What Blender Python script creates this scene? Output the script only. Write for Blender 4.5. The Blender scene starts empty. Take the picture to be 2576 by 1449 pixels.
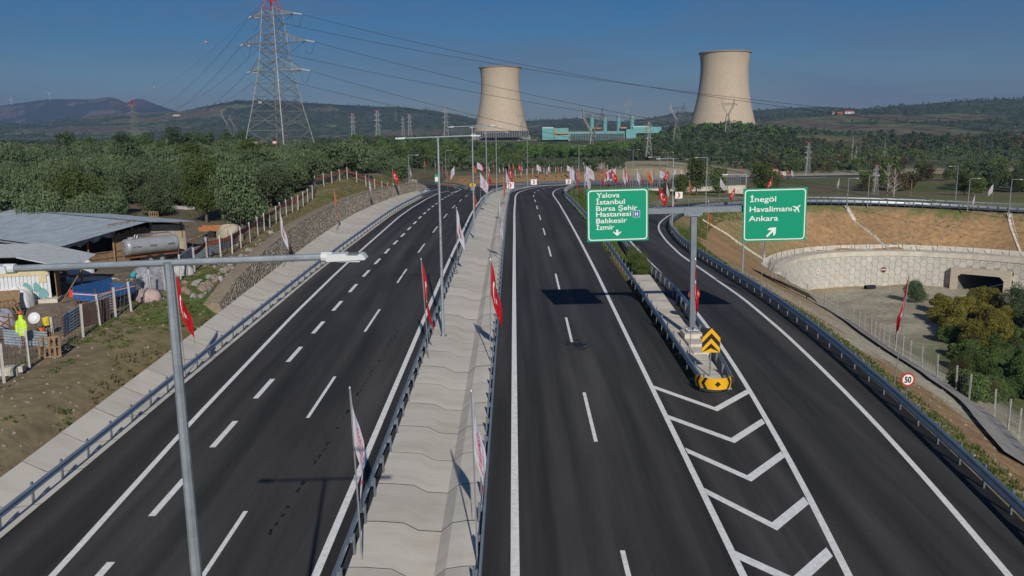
import bpy, math, random
import numpy as np
from mathutils import Vector, Matrix
random.seed(7); np.random.seed(7)
R = math.radians
SC = bpy.context.scene
COL = SC.collection

# ------------------------------------------------------------------ camera
FPX, CX, CY = 2050.0, 1288.0, 724.5          # focal length in pixels of a 2576 px wide picture
PITCH, ROLL, CAMH = R(10.66), R(0.65), 14.07
_f = np.array([0, math.cos(PITCH), -math.sin(PITCH)])
_u0 = np.array([0, math.sin(PITCH), math.cos(PITCH)]); _r0 = np.array([1.0, 0, 0])
_r = _r0 * math.cos(ROLL) - _u0 * math.sin(ROLL); _u = _u0 * math.cos(ROLL) + _r0 * math.sin(ROLL)
CAM = np.array([0, 0, CAMH])
cam = bpy.data.cameras.new('camera'); cam.sensor_width = 36; cam.lens = FPX / 2576 * 36
cam.clip_start = 0.3; cam.clip_end = 30000
camo = bpy.data.objects.new('camera', cam); COL.objects.link(camo)
camo.matrix_world = Matrix(((_r[0], _u[0], -_f[0], 0), (_r[1], _u[1], -_f[1], 0), (_r[2], _u[2], -_f[2], CAMH), (0, 0, 0, 1)))
SC.camera = camo

# ------------------------------------------------------------------ light
HAZE = 0.00010
SUN_AZ, SUN_EL = 171.5, 30.5
w = bpy.data.worlds.new('World'); SC.world = w; w.use_nodes = True
nt = w.node_tree; nt.nodes.clear()
sky = nt.nodes.new('ShaderNodeTexSky'); sky.sky_type = 'NISHITA'; sky.sun_disc = False
sky.sun_elevation = R(SUN_EL); sky.sun_rotation = R(SUN_AZ); sky.altitude = 300; sky.air_density = 1.25; sky.dust_density = 0.25; sky.ozone_density = 4.5
tc = nt.nodes.new('ShaderNodeTexCoord'); mp = nt.nodes.new('ShaderNodeMapping'); mp.inputs['Scale'].default_value = (1.2, 1.2, 7.0)
mp.inputs['Rotation'].default_value = (0, R(7), 0)
ns = nt.nodes.new('ShaderNodeTexNoise'); ns.inputs['Scale'].default_value = 2.6; ns.inputs['Detail'].default_value = 9; ns.inputs['Roughness'].default_value = 0.62
ns.inputs['Distortion'].default_value = 0.5
rm = nt.nodes.new('ShaderNodeMapRange'); rm.inputs[1].default_value = 0.42; rm.inputs[2].default_value = 0.74; rm.inputs[3].default_value = 0.0; rm.inputs[4].default_value = 0.6
mx = nt.nodes.new('ShaderNodeMix'); mx.data_type = 'RGBA'; mx.inputs[7].default_value = (1.5, 2.0, 3.1, 1)
bg = nt.nodes.new('ShaderNodeBackground'); bg.inputs[1].default_value = 0.068
ow = nt.nodes.new('ShaderNodeOutputWorld')
L = nt.links.new
L(tc.outputs['Generated'], mp.inputs[0]); L(mp.outputs[0], ns.inputs['Vector']); L(ns.outputs[0], rm.inputs[0]); L(rm.outputs[0], mx.inputs[0])
sx = nt.nodes.new('ShaderNodeSeparateXYZ'); L(tc.outputs['Generated'], sx.inputs[0]); rp = nt.nodes.new('ShaderNodeValToRGB'); L(sx.outputs[2], rp.inputs[0])
cr = rp.color_ramp; cr.elements[0].position = 0.0; cr.elements[0].color = (.47, .54, .64, 1); cr.elements[1].position = 1.0; cr.elements[1].color = (.12, .36, .58, 1)
for _p, _c in ((.045, (.35, .47, .62)), (.11, (.15, .38, .61)), (.17, (.095, .35, .60))):
    _e = cr.elements.new(_p); _e.color = (*_c, 1)
tm = nt.nodes.new('ShaderNodeMix'); tm.data_type = 'RGBA'; tm.blend_type = 'MULTIPLY'; tm.inputs[0].default_value = 1.0; L(sky.outputs[0], tm.inputs[6]); L(rp.outputs[0], tm.inputs[7])
L(tm.outputs[2], mx.inputs[6]); L(mx.outputs[2], bg.inputs[0]); L(bg.outputs[0], ow.inputs[0])
sun = bpy.data.lights.new('sun', 'SUN'); sun.energy = 3.4; sun.angle = R(0.53); sun.color = (1.0, 0.93, 0.83)
suno = bpy.data.objects.new('sun', sun); COL.objects.link(suno)
_sd = Vector((math.sin(R(SUN_AZ)) * math.cos(R(SUN_EL)), math.cos(R(SUN_AZ)) * math.cos(R(SUN_EL)), math.sin(R(SUN_EL))))
suno.rotation_euler = _sd.to_track_quat('Z', 'Y').to_euler(); suno.location = (60, -80, 120)
SC.view_settings.view_transform = 'Standard'; SC.view_settings.look = 'None'
SC.view_settings.exposure = 0.12; SC.view_settings.gamma = 1.0; SC.view_settings.use_curve_mapping = False
SC.cycles.volume_bounces = 0; SC.cycles.max_bounces = 6; SC.cycles.transparent_max_bounces = 24

# ------------------------------------------------------------------ helpers
def ray(x, y):
    d = _f + (x - CX) / FPX * _r - (y - CY) / FPX * _u
    return d / d[1]
def at(x, y, D): return CAM + ray(x, y) * D
_DD = np.concatenate([np.arange(4, 60, .05), np.arange(60, 400, .2), np.arange(400, 4000, 2.0)])
def hit(x, y, zf, dz=0.0):
    d = ray(x, y); P = CAM[None] + _DD[:, None] * d
    e = P[:, 2] - zf(P[:, 0], P[:, 1]) - dz
    i = np.where(e < 0)[0]
    if not len(i): return P[-1]
    k = max(1, i[0]); u = e[k - 1] / (e[k - 1] - e[k] + 1e-12); return P[k - 1] + (P[k] - P[k - 1]) * np.clip(u, 0, 1)

def _hash(ix, iy, seed):
    n = (ix * 374761393 + iy * 668265263 + seed * 974711) & 0x7fffffff
    n = ((n ^ (n >> 13)) * 1274126177) & 0x7fffffff
    return ((n ^ (n >> 16)) & 0xffff) / 65535.0
def vnoise(x, y, seed=0):
    x = np.asarray(x, float); y = np.asarray(y, float)
    ix = np.floor(x).astype(np.int64); iy = np.floor(y).astype(np.int64); fx = x - ix; fy = y - iy
    fx = fx * fx * (3 - 2 * fx); fy = fy * fy * (3 - 2 * fy)
    a = _hash(ix, iy, seed); b = _hash(ix + 1, iy, seed); c = _hash(ix, iy + 1, seed); d = _hash(ix + 1, iy + 1, seed)
    return (a + (b - a) * fx) * (1 - fy) + (c + (d - c) * fx) * fy
def fbm(x, y, sc, oct=4, seed=0):
    s = 0; a = 1; t = 0; x = np.asarray(x, float) / sc; y = np.asarray(y, float) / sc
    for k in range(oct):
        s = s + a * vnoise(x, y, seed + k); t += a; a *= .5; x = x * 2.03 + 11.3; y = y * 2.03 + 5.1
    return s / t

# ---- materials
MATS = {}
def mat(name, col, rough=.7, metal=0.0, var=0.0, vscale=3.0, bump=0.0, bscale=20.0, spec=.4, col2=None, obj_var=0.0, stretch=None, attr=None, trans=0.0, contrast=(0.35, 0.65), detail=6):
    if name in MATS: return MATS[name]
    m = bpy.data.materials.new(name); m.use_nodes = True; t = m.node_tree; b = t.nodes['Principled BSDF']
    b.inputs['Roughness'].default_value = rough; b.inputs['Metallic'].default_value = metal
    b.inputs['Specular IOR Level'].default_value = spec
    b.inputs['Base Color'].default_value = (*col, 1)
    last = None
    tcn = t.nodes.new('ShaderNodeTexCoord'); src = tcn.outputs['Object']
    if stretch:
        mpn = t.nodes.new('ShaderNodeMapping'); mpn.inputs['Scale'].default_value = stretch; t.links.new(src, mpn.inputs[0]); src = mpn.outputs[0]
    if attr:
        an = t.nodes.new('ShaderNodeAttribute'); an.attribute_name = attr; last = an.outputs['Color']
    if var > 0 or col2:
        n = t.nodes.new('ShaderNodeTexNoise'); n.inputs['Scale'].default_value = vscale; n.inputs['Detail'].default_value = detail; n.inputs['Roughness'].default_value = .65
        t.links.new(src, n.inputs['Vector'])
        mr = t.nodes.new('ShaderNodeMapRange'); mr.inputs[1].default_value = contrast[0]; mr.inputs[2].default_value = contrast[1]; t.links.new(n.outputs[0], mr.inputs[0])
        mixn = t.nodes.new('ShaderNodeMix'); mixn.data_type = 'RGBA'; t.links.new(mr.outputs[0], mixn.inputs[0])
        if last is not None:
            mixn.blend_type = 'MIX'
            d1 = t.nodes.new('ShaderNodeVectorMath'); d1.operation = 'SCALE'; d1.inputs[3].default_value = 1 - var; t.links.new(last, d1.inputs[0])
            d2 = t.nodes.new('ShaderNodeVectorMath'); d2.operation = 'SCALE'; d2.inputs[3].default_value = 1 + var; t.links.new(last, d2.inputs[0])
            t.links.new(d1.outputs[0], mixn.inputs[6]); t.links.new(d2.outputs[0], mixn.inputs[7])
        else:
            c2 = col2 or tuple(min(1, c * (1 + var)) for c in col); c1 = col if col2 else tuple(c * (1 - var) for c in col)
            mixn.inputs[6].default_value = (*c1, 1); mixn.inputs[7].default_value = (*c2, 1)
        last = mixn.outputs[2]
    if obj_var > 0:
        oi = t.nodes.new('ShaderNodeObjectInfo'); mr2 = t.nodes.new('ShaderNodeMapRange'); mr2.inputs[3].default_value = 1 - obj_var; mr2.inputs[4].default_value = 1 + obj_var
        t.links.new(oi.outputs['Random'], mr2.inputs[0])
        vm = t.nodes.new('ShaderNodeVectorMath'); vm.operation = 'SCALE'; t.links.new(mr2.outputs[0], vm.inputs[3])
        if last is None: vm.inputs[0].default_value = col
        else: t.links.new(last, vm.inputs[0])
        last = vm.outputs[0]
    if last is not None: t.links.new(last, b.inputs['Base Color'])
    if bump > 0:
        n2 = t.nodes.new('ShaderNodeTexNoise'); n2.inputs['Scale'].default_value = bscale; n2.inputs['Detail'].default_value = 5; t.links.new(src, n2.inputs['Vector'])
        bp = t.nodes.new('ShaderNodeBump'); bp.inputs['Strength'].default_value = bump; bp.inputs['Distance'].default_value = .05; t.links.new(n2.outputs[0], bp.inputs['Height']); t.links.new(bp.outputs[0], b.inputs['Normal'])
    if trans > 0:
        tr = t.nodes.new('ShaderNodeBsdfTranslucent'); ms = t.nodes.new('ShaderNodeMixShader'); ms.inputs[0].default_value = trans
        if last is not None: t.links.new(last, tr.inputs[0])
        else: tr.inputs[0].default_value = (*col, 1)
        t.links.new(b.outputs[0], ms.inputs[1]); t.links.new(tr.outputs[0], ms.inputs[2]); t.links.new(ms.outputs[0], t.nodes['Material Output'].inputs[0])
    MATS[name] = m; return m

# ---- mesh builder
class MB:
    def __init__(s): s.v = []; s.f = []; s.m = []
    def add(s, vs, fs, mi=0):
        o = len(s.v); s.v.extend([tuple(map(float, v)) for v in vs]); s.f.extend([tuple(i + o for i in f) for f in fs]); s.m.extend([mi] * len(fs)); return s
    def box(s, c, d, rz=0, mi=0, ax=None):
        hx, hy, hz = d[0] / 2, d[1] / 2, d[2] / 2
        M = ax if ax is not None else Matrix.Rotation(rz, 3, 'Z')
        vs = [Vector(c) + M @ Vector((x * hx, y * hy, z * hz)) for x, y, z in ((-1,-1,-1),(1,-1,-1),(1,1,-1),(-1,1,-1),(-1,-1,1),(1,-1,1),(1,1,1),(-1,1,1))]
        return s.add(vs, [(3,2,1,0),(4,5,6,7),(0,1,5,4),(1,2,6,5),(2,3,7,6),(3,0,4,7)], mi)
    def bar(s, a, b, r, n=4, r2=None, mi=0, caps=False):
        a = Vector(a); b = Vector(b); d = b - a
        if d.length < 1e-6: return s
        q = d.to_track_quat('Z', 'Y').to_matrix(); r2 = r if r2 is None else r2
        vs = []
        for k in range(n):
            t = 2 * math.pi * (k + .5) / n; vs.append(a + q @ Vector((math.cos(t) * r, math.sin(t) * r, 0)))
        for k in range(n):
            t = 2 * math.pi * (k + .5) / n; vs.append(b + q @ Vector((math.cos(t) * r2, math.sin(t) * r2, 0)))
        fs = [(k, (k + 1) % n, n + (k + 1) % n, n + k) for k in range(n)]
        if caps: fs += [tuple(range(n))[::-1], tuple(range(n, 2 * n))]
        return s.add(vs, fs, mi)
    def tube(s, pts, r, n=6, mi=0):
        for a, b in zip(pts[:-1], pts[1:]): s.bar(a, b, r, n, mi=mi)
        return s
    def lathe(s, prof, n=16, c=(0, 0, 0), mi=0, cap=True, sx=1, sy=1):
        vs = []; fs = []
        for r, z in prof:
            for k in range(n):
                t = 2 * math.pi * k / n; vs.append((c[0] + r * math.cos(t) * sx, c[1] + r * math.sin(t) * sy, c[2] + z))
        m = len(prof)
        for j in range(m - 1):
            for k in range(n): fs.append((j * n + k, j * n + (k + 1) % n, (j + 1) * n + (k + 1) % n, (j + 1) * n + k))
        if cap: fs += [tuple(range(n))[::-1], tuple((m - 1) * n + k for k in range(n))]
        return s.add(vs, fs, mi)
    def poly(s, pts, mi=0): return s.add(pts, [tuple(range(len(pts)))], mi)
    def prism(s, pts2, y0, y1, mi=0):      # polygon in XZ extruded along Y
        n = len(pts2); vs = [(x, y0, z) for x, z in pts2] + [(x, y1, z) for x, z in pts2]
        return s.add(vs, [tuple(range(n)), tuple(range(n, 2 * n))[::-1]] + [(k, k + n, (k + 1) % n + n, (k + 1) % n) for k in range(n)], mi)
    def mesh(s, name, mats, smooth=False):
        me = bpy.data.meshes.new(name); me.from_pydata(s.v, [], s.f)
        for m in (mats if isinstance(mats, (list, tuple)) else [mats]): me.materials.append(m)
        if any(s.m): me.polygons.foreach_set('material_index', s.m)
        if smooth: me.polygons.foreach_set('use_smooth', [True] * len(s.f))
        me.update(); return me
    def build(s, name, mats, parent=None, smooth=False, **kw): return obj(name, s.mesh(name, mats, smooth), parent, **kw)

def obj(name, me, parent=None, loc=None, rot=None, scale=None, label=None, cat=None, group=None, kind=None):
    o = bpy.data.objects.new(name, me); COL.objects.link(o)
    if parent is not None: o.parent = parent
    if loc is not None: o.location = loc
    if rot is not None: o.rotation_euler = rot
    if scale is not None: o.scale = scale if hasattr(scale, '__len__') else (scale,) * 3
    return tag(o, label, cat, group, kind)
def tag(o, label=None, cat=None, group=None, kind=None):
    if label: o['label'] = label
    if cat: o['category'] = cat
    if group: o['group'] = group
    if kind: o['kind'] = kind
    return o
def thing(name, label, cat, loc=(0, 0, 0), rz=0, group=None): return obj(name, None, None, loc, (0, 0, rz), None, label, cat, group)
def struct(o): o['kind'] = 'structure'; return o
def npmesh(name, V, Fq, mats, smooth=False, mi=None):
    V = np.asarray(V, np.float32); Fq = np.asarray(Fq, np.int32); me = bpy.data.meshes.new(name); k = Fq.shape[1]
    me.vertices.add(len(V)); me.vertices.foreach_set('co', V.ravel()); me.loops.add(Fq.size); me.loops.foreach_set('vertex_index', Fq.ravel())
    me.polygons.add(len(Fq)); me.polygons.foreach_set('loop_start', np.arange(0, Fq.size, k, dtype=np.int32)); me.polygons.foreach_set('loop_total', np.full(len(Fq), k, np.int32))
    for m in (mats if isinstance(mats, (list, tuple)) else [mats]): me.materials.append(m)
    if mi is not None: me.polygons.foreach_set('material_index', np.asarray(mi, np.int32))
    if smooth: me.polygons.foreach_set('use_smooth', [True] * len(Fq))
    me.update(calc_edges=True); me.validate(); return me
_cnt = {}
def text_polys(s, bold=0.0):
    """verts (x, y) and faces of a string set in the built-in font"""
    cu = bpy.data.curves.new('lettering', 'FONT'); cu.body = s; cu.offset = bold; cu.fill_mode = 'FRONT'; cu.resolution_u = 4
    o = bpy.data.objects.new('lettering', cu); COL.objects.link(o)
    dg = bpy.context.evaluated_depsgraph_get(); me = o.evaluated_get(dg).to_mesh()
    V = [(v.co.x, v.co.y) for v in me.vertices]; Fs = [tuple(p.vertices) for p in me.polygons]
    o.evaluated_get(dg).to_mesh_clear(); bpy.data.objects.remove(o); bpy.data.curves.remove(cu)
    return V, Fs
def text_fit(s, x0, x1, zbase, cap=None, bold=0.02):
    V, Fs = text_polys(s, bold); V = np.array(V); w0, w1 = V[:, 0].min(), V[:, 0].max()
    k = (x1 - x0) / (w1 - w0); ky = k if cap is None else cap / 0.70
    return [(x0 + (x - w0) * k, zbase + y * ky) for x, y in V], Fs

# ------------------------------------------------------------------ road lines (real plan geometry, metres)
def zr(x, y): return np.interp(y, [-60, 0, 70, 84, 99, 114, 129, 150, 171, 222, 267, 309, 399, 440, 520], [-1.9, 0, 2.24, 2.55, 2.77, 2.97, 2.95, 2.65, 2.15, .2, -2.1, -4.4, -8.8, -10.2, -11])
class Line:
    def __init__(s, pts, zf, step=2.0):
        p = np.array(pts, float); d = np.r_[0, np.cumsum(np.hypot(*np.diff(p, axis=0).T))]
        n = max(2, int(d[-1] / step) + 1); t = np.linspace(0, d[-1], n)
        # smooth (Catmull-Rom like) through cubic interpolation of the coordinates
        def cub(v):
            m = np.gradient(v, d); i = np.clip(np.searchsorted(d, t) - 1, 0, len(d) - 2); h = d[i + 1] - d[i]; u = (t - d[i]) / h
            return (2*u**3-3*u**2+1)*v[i] + (u**3-2*u**2+u)*h*m[i] + (-2*u**3+3*u**2)*v[i+1] + (u**3-u**2)*h*m[i+1]
        s.p = np.c_[cub(p[:, 0]), cub(p[:, 1])]; s.z = zf(s.p, t) ; s.t = t
        tg = np.gradient(s.p, axis=0); tg /= np.hypot(tg[:, 0], tg[:, 1])[:, None]; s.n = np.c_[tg[:, 1], -tg[:, 0]]; s.tg = tg
    def at(s, t, off=0.0):
        x = np.interp(t, s.t, s.p[:, 0]); y = np.interp(t, s.t, s.p[:, 1]); z = np.interp(t, s.t, s.z)
        nx = np.interp(t, s.t, s.n[:, 0]); ny = np.interp(t, s.t, s.n[:, 1])
        return np.array([x + nx * off, y + ny * off, z])
    def s_of_y(s, y): return np.interp(y, s.p[:, 1], s.t)
    def dist(s, X, Y):
        """signed offset (right positive) and z of the nearest point"""
        X = np.asarray(X, float); Y = np.asarray(Y, float)
        best = np.full(X.shape, 1e18); off = np.zeros(X.shape); zz = np.zeros(X.shape); tt = np.zeros(X.shape)
        P = s.p[::3]; Z = s.z[::3]; T = s.t[::3]
        if T[-1] != s.t[-1]: P = np.vstack([P, s.p[-1]]); Z = np.r_[Z, s.z[-1]]; T = np.r_[T, s.t[-1]]
        for k in range(len(P) - 1):
            ax, ay = P[k]; dx, dy = P[k + 1] - P[k]; l2 = dx * dx + dy * dy
            u = np.clip(((X - ax) * dx + (Y - ay) * dy) / l2, 0, 1); qx = X - ax - u * dx; qy = Y - ay - u * dy; d2 = qx * qx + qy * qy
            m = d2 < best; best = np.where(m, d2, best)
            sg = np.sign(qx * dy - qy * dx); off = np.where(m, np.sqrt(d2) * np.where(sg == 0, 1, sg), off)
            zz = np.where(m, Z[k] + u * (Z[k + 1] - Z[k]), zz); tt = np.where(m, T[k] + u * (T[k + 1] - T[k]), tt)
        return off, zz, tt
HW = Line([(-3.35, -25), (-3.2, 0), (-3.1, 30), (-2.8, 90), (-2.5, 132), (-1.6, 171), (1.4, 200), (5.4, 222), (12.8, 245), (22.8, 267), (46.8, 309), (66, 348), (92, 396), (118, 420), (160, 438), (230, 450)], lambda p, t: zr(p[:, 0], p[:, 1]))
_zq = ([-60, 0, 50, 60, 73, 90, 114, 135, 158, 175], [-1.9, 0, 1.6, 1.75, 1.7, 1.4, .85, .4, -.15, -.5])
def _zramp(p, t): return np.interp(p[:, 1], *_zq) - np.clip((p[:, 0] - 30) / 60, 0, 2.2) * 1.9 * np.clip((p[:, 1] - 110) / 20, 0, 1)
RP = Line([(8.2, -25), (9.7, 0), (12.3, 20), (13.5, 30), (14.4, 40), (15.0, 50), (15.4, 60), (15.6, 72), (16.2, 88), (17.3, 103), (19.0, 117), (22.0, 131), (27.0, 147.5), (34.0, 161.5), (43.5, 172.5), (54, 180.5), (66, 185), (80, 186), (94, 183), (108, 175.5), (120, 164), (130, 149), (137, 132), (141, 112)], _zramp)
LB = Line([(-13.0, 160), (-14.5, 185), (-19, 215), (-28, 245), (-42, 280), (-62, 315), (-90, 345)], lambda p, t: zr(p[:, 0], p[:, 1]) + np.clip((p[:, 1] - 180) / 100, 0, 1) * 1.0)

# ------------------------------------------------------------------ terrain height
PXC = np.array([-900, 0, 400, 800, 1100, 1300, 1500, 1600, 1700, 1800, 1900, 2150, 2400, 2800, 3600], float)
def _yh(px): return 338.6 - (px - 1288) * .01134
_rows = {
 200: [440, 437, 434, 432, 442, 468, 475, 480, 486, 494, 501, 505, 506, 508, 508],
 250: [414, 412, 410, 408, 436, 455, 462, 468, 474, 478, 482, 487, 488, 490, 490],
 300: [402, 400, 398, 398, 428, 434, 438, 460, 467, 471, 474, 478, 477, 476, 476],
 400: [390, 388, 386, 385, 408, 424, 421, 419, 425, 450, 452, 446, 440, 436, 436],
 550: [380, 378, 376, 374, 386, 402, 402, 400, 398, 410, 424, 422, 416, 412, 412],
 750: [372, 371, 369, 366, 366, 385, 384, 376, 362, 352, 356, 396, 390, 385, 385],
 900: [367, 367, 366, 364, 360, 366, 362, 354, 342, 334, 336, 378, 374, 366, 362],
 1100:[363, 363, 363, 361, 352, 353, 349, 345, 338, 332, 331, 352, 356, 350, 345],
 1500:[359, 359, 359, 357, 350, 348, 344, 340, 334, 330, 326, 330, 332, 326, 322],
 2000:[358, 356, 357, 353, 346, 344, 340, 334, 326, 318, 306, 296, 290, 280, 275],
 2600:[352, 347, 348, 343, 336, 334, 330, 326, 318, 306, 290, 274, 258, 245, 240]}
_ridge = {
 3100:([-900, 0, 200, 400, 600, 800, 1000, 1300, 1600, 1900, 2150, 2400, 3600], [340, 330, 326, 320, 312, 310, 314, 322, 318, 305, 290, 278, 262]),
 4000:([-900, 0, 120, 200, 300, 400, 480, 560, 620, 700, 740, 790, 860, 960, 1000, 1050, 1150, 1200, 1260, 1350, 1400, 1480, 1560, 1620, 1700, 1740, 1800, 1880, 1930, 2080, 2150, 2300, 3600],
       [322, 314, 310, 302, 290, 287, 285, 270, 259, 257, 259, 262, 266, 271, 273, 277, 289, 300, 305, 301, 299, 298, 309, 301, 286, 283, 281, 279, 279, 272, 276, 282, 282]),
 4600:([-900, 3600], [335, 310]), 6200:([-900, 0, 480, 3600], [325, 318, 322, 310]),
 7600:([-900, -300, 0, 100, 150, 260, 285, 300, 322, 345, 358, 372, 390, 415, 450, 482, 560, 700, 1300, 2300, 3600], [300, 285, 272, 262, 254, 252, 249, 247, 249, 261, 259, 251, 253, 264, 276, 287, 300, 300, 310, 300, 300]),
 9500:([-900, 3600], [320, 320])}
_RD = []; _RZ = []
for D in sorted(list(_rows) + list(_ridge)):
    y = np.array(_rows[D], float) if D in _rows else np.interp(np.linspace(-900, 3600, 901), *_ridge[D])
    px = PXC if D in _rows else np.linspace(-900, 3600, 901)
    pg = np.linspace(-900, 3600, 901); yy = np.interp(pg, px, y)
    if D in _rows:
        k = np.ones(31) / 31; yy = np.convolve(np.pad(yy, 15, mode='edge'), k, 'valid')
    _RD.append(D); _RZ.append(CAMH - (yy - _yh(pg)) * D / FPX)
_RD = np.array(_RD, float); _RZ = np.array(_RZ)
def far_z(X, Y):
    px = np.clip(CX + FPX * X / np.maximum(Y, 1), -900, 3600); c = (px + 900) / 5.0; ci = np.clip(c.astype(int), 0, 899); cf = c - ci
    ri = np.clip(np.searchsorted(_RD, Y) - 1, 0, len(_RD) - 2); u = np.clip((Y - _RD[ri]) / (_RD[ri + 1] - _RD[ri]), 0, 1); u = np.where(Y > 2300, u * u * (3 - 2 * u), u)
    z0 = _RZ[ri, ci] * (1 - cf) + _RZ[ri, ci + 1] * cf; z1 = _RZ[ri + 1, ci] * (1 - cf) + _RZ[ri + 1, ci + 1] * cf
    return z0 * (1 - u) + z1 * u
def sstep(a, b, v): t = np.clip((v - a) / (b - a), 0, 1); return t * t * (3 - 2 * t)
# retaining wall curve (plan) and the culvert through it
WALLP = Line([(47.5, 142), (51.0, 150.5), (56.0, 157.8), (62.0, 163.0), (70.5, 165.8), (79.5, 165.6), (88.0, 162.3), (96.0, 156.0), (102.5, 147.5), (106.5, 138)], lambda p, t: t * 0 - 10.4, 1.0)
CULV = (92.9, 158.6)
def natural(X, Y):
    zl = np.interp(Y, [-60, 0, 45, 60, 75, 100, 150, 190, 200], [-1.2, .7, 2.1, 2.8, 3.35, 3.9, 5.2, 6.0, 6.3])
    zl = zl + 1.9 * np.exp(-((X + 27) / 9) ** 2 - ((Y - 143) / 26) ** 2)
    zc = zr(X, Y) - .1
    zrt = -18.0 + 1.4 * fbm(X, Y, 14, 3, 5) + 17 * sstep(40, -40, Y) * 0.3
    a = sstep(-10, -22, X); n = zc * (1 - a) + zl * a
    b = sstep(17, 26, X - np.interp(Y, [0, 100, 150, 180], [-3, 0, 8, 12])); n = n * (1 - b) + zrt * b
    fz = far_z(X, np.maximum(Y, 200)); g = sstep(176, 205, Y)
    n = n * (1 - g) + fz * g
    amp = np.clip((Y - 350) / 3000, 0, 1) * 30 + .25
    n = n + (fbm(X, Y, 60 + 0 * X, 4, 3) - .5) * np.clip((Y - 350) / 500, 0, 1) * 5 + (fbm(X, Y, 420, 4, 9) - .5) * np.clip((Y - 900) / 2500, 0, 1) * 34
    return n + (fbm(X, Y, 7, 3, 21) - .5) * .5
def ground(X, Y, raw=False):
    X = np.asarray(X, float); Y = np.asarray(Y, float); shp = X.shape; X = X.ravel(); Y = Y.ravel()
    h = natural(X, Y)
    near = (Y < 520) & (np.abs(X) < 320)
    x, y = X[near], Y[near]; hh = h[near]
    def clamp(hh, line, wl, wr, sl_cut, sl_fill, drop=.3):
        off, z, t = line.dist(x, y); d = np.where(off < 0, -off - (wl(t) if callable(wl) else wl), off - (wr(t) if callable(wr) else wr)); d0 = np.maximum(d, 0)
        lo = z - drop - sl_fill * d0; hi = z - drop + sl_cut * d0
        return np.clip(hh, lo, hi), off, z, d
    hh, offH, zH, dH = clamp(hh, HW, lambda t: np.interp(t, [0, 55, 85, 117, 133, 175, 210], [16.5, 16.7, 17.4, 18.9, 19.4, 19.3, 18.3]), 12.6, .75, .5, .8)
    hh, _, _, _ = clamp(hh, LB, 5.5, 5.5, .5, .5)
    # loop embankment: wall, floor
    offR, zR, tR = RP.dist(x, y); hw = np.interp(tR, [0, 150, 190, 400], [4.6, 4.6, 6.6, 6.6])
    d = np.where(offR < 0, -offR - hw, offR - hw); d0 = np.maximum(d, 0)
    offW, _, tW = WALLP.dist(x, y)                          # right of the wall line = hollow side
    sl = np.where(offR > 0, np.interp(tR, [120, 150, 175], [.5, .5, .70]), .45)
    lo = zR - .3 - sl * d0
    hollow = (offR > 0) & (y < 185) & (x > 18)
    inwall = hollow & (offW > -1.3) & (tW > .5) & (tW < WALLP.t[-1] - .5)
    lo = np.where(inwall & (tR > 140), np.minimum(lo, -17.6 + np.clip((10 - tW), 0, 10) * .55), lo)
    hh = np.clip(hh, lo, zR - .3 + .6 * d0)
    hh = np.where(hollow & (offW < 0) & (offW > -16) & (d > 1.5), np.minimum(hh, -10.65 + .95 * np.maximum(0, -offW - 2.6)), hh)
    h[near] = hh
    return h.reshape(shp)
def gz(x, y): return float(ground(np.array([x]), np.array([y]))[0])
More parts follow.
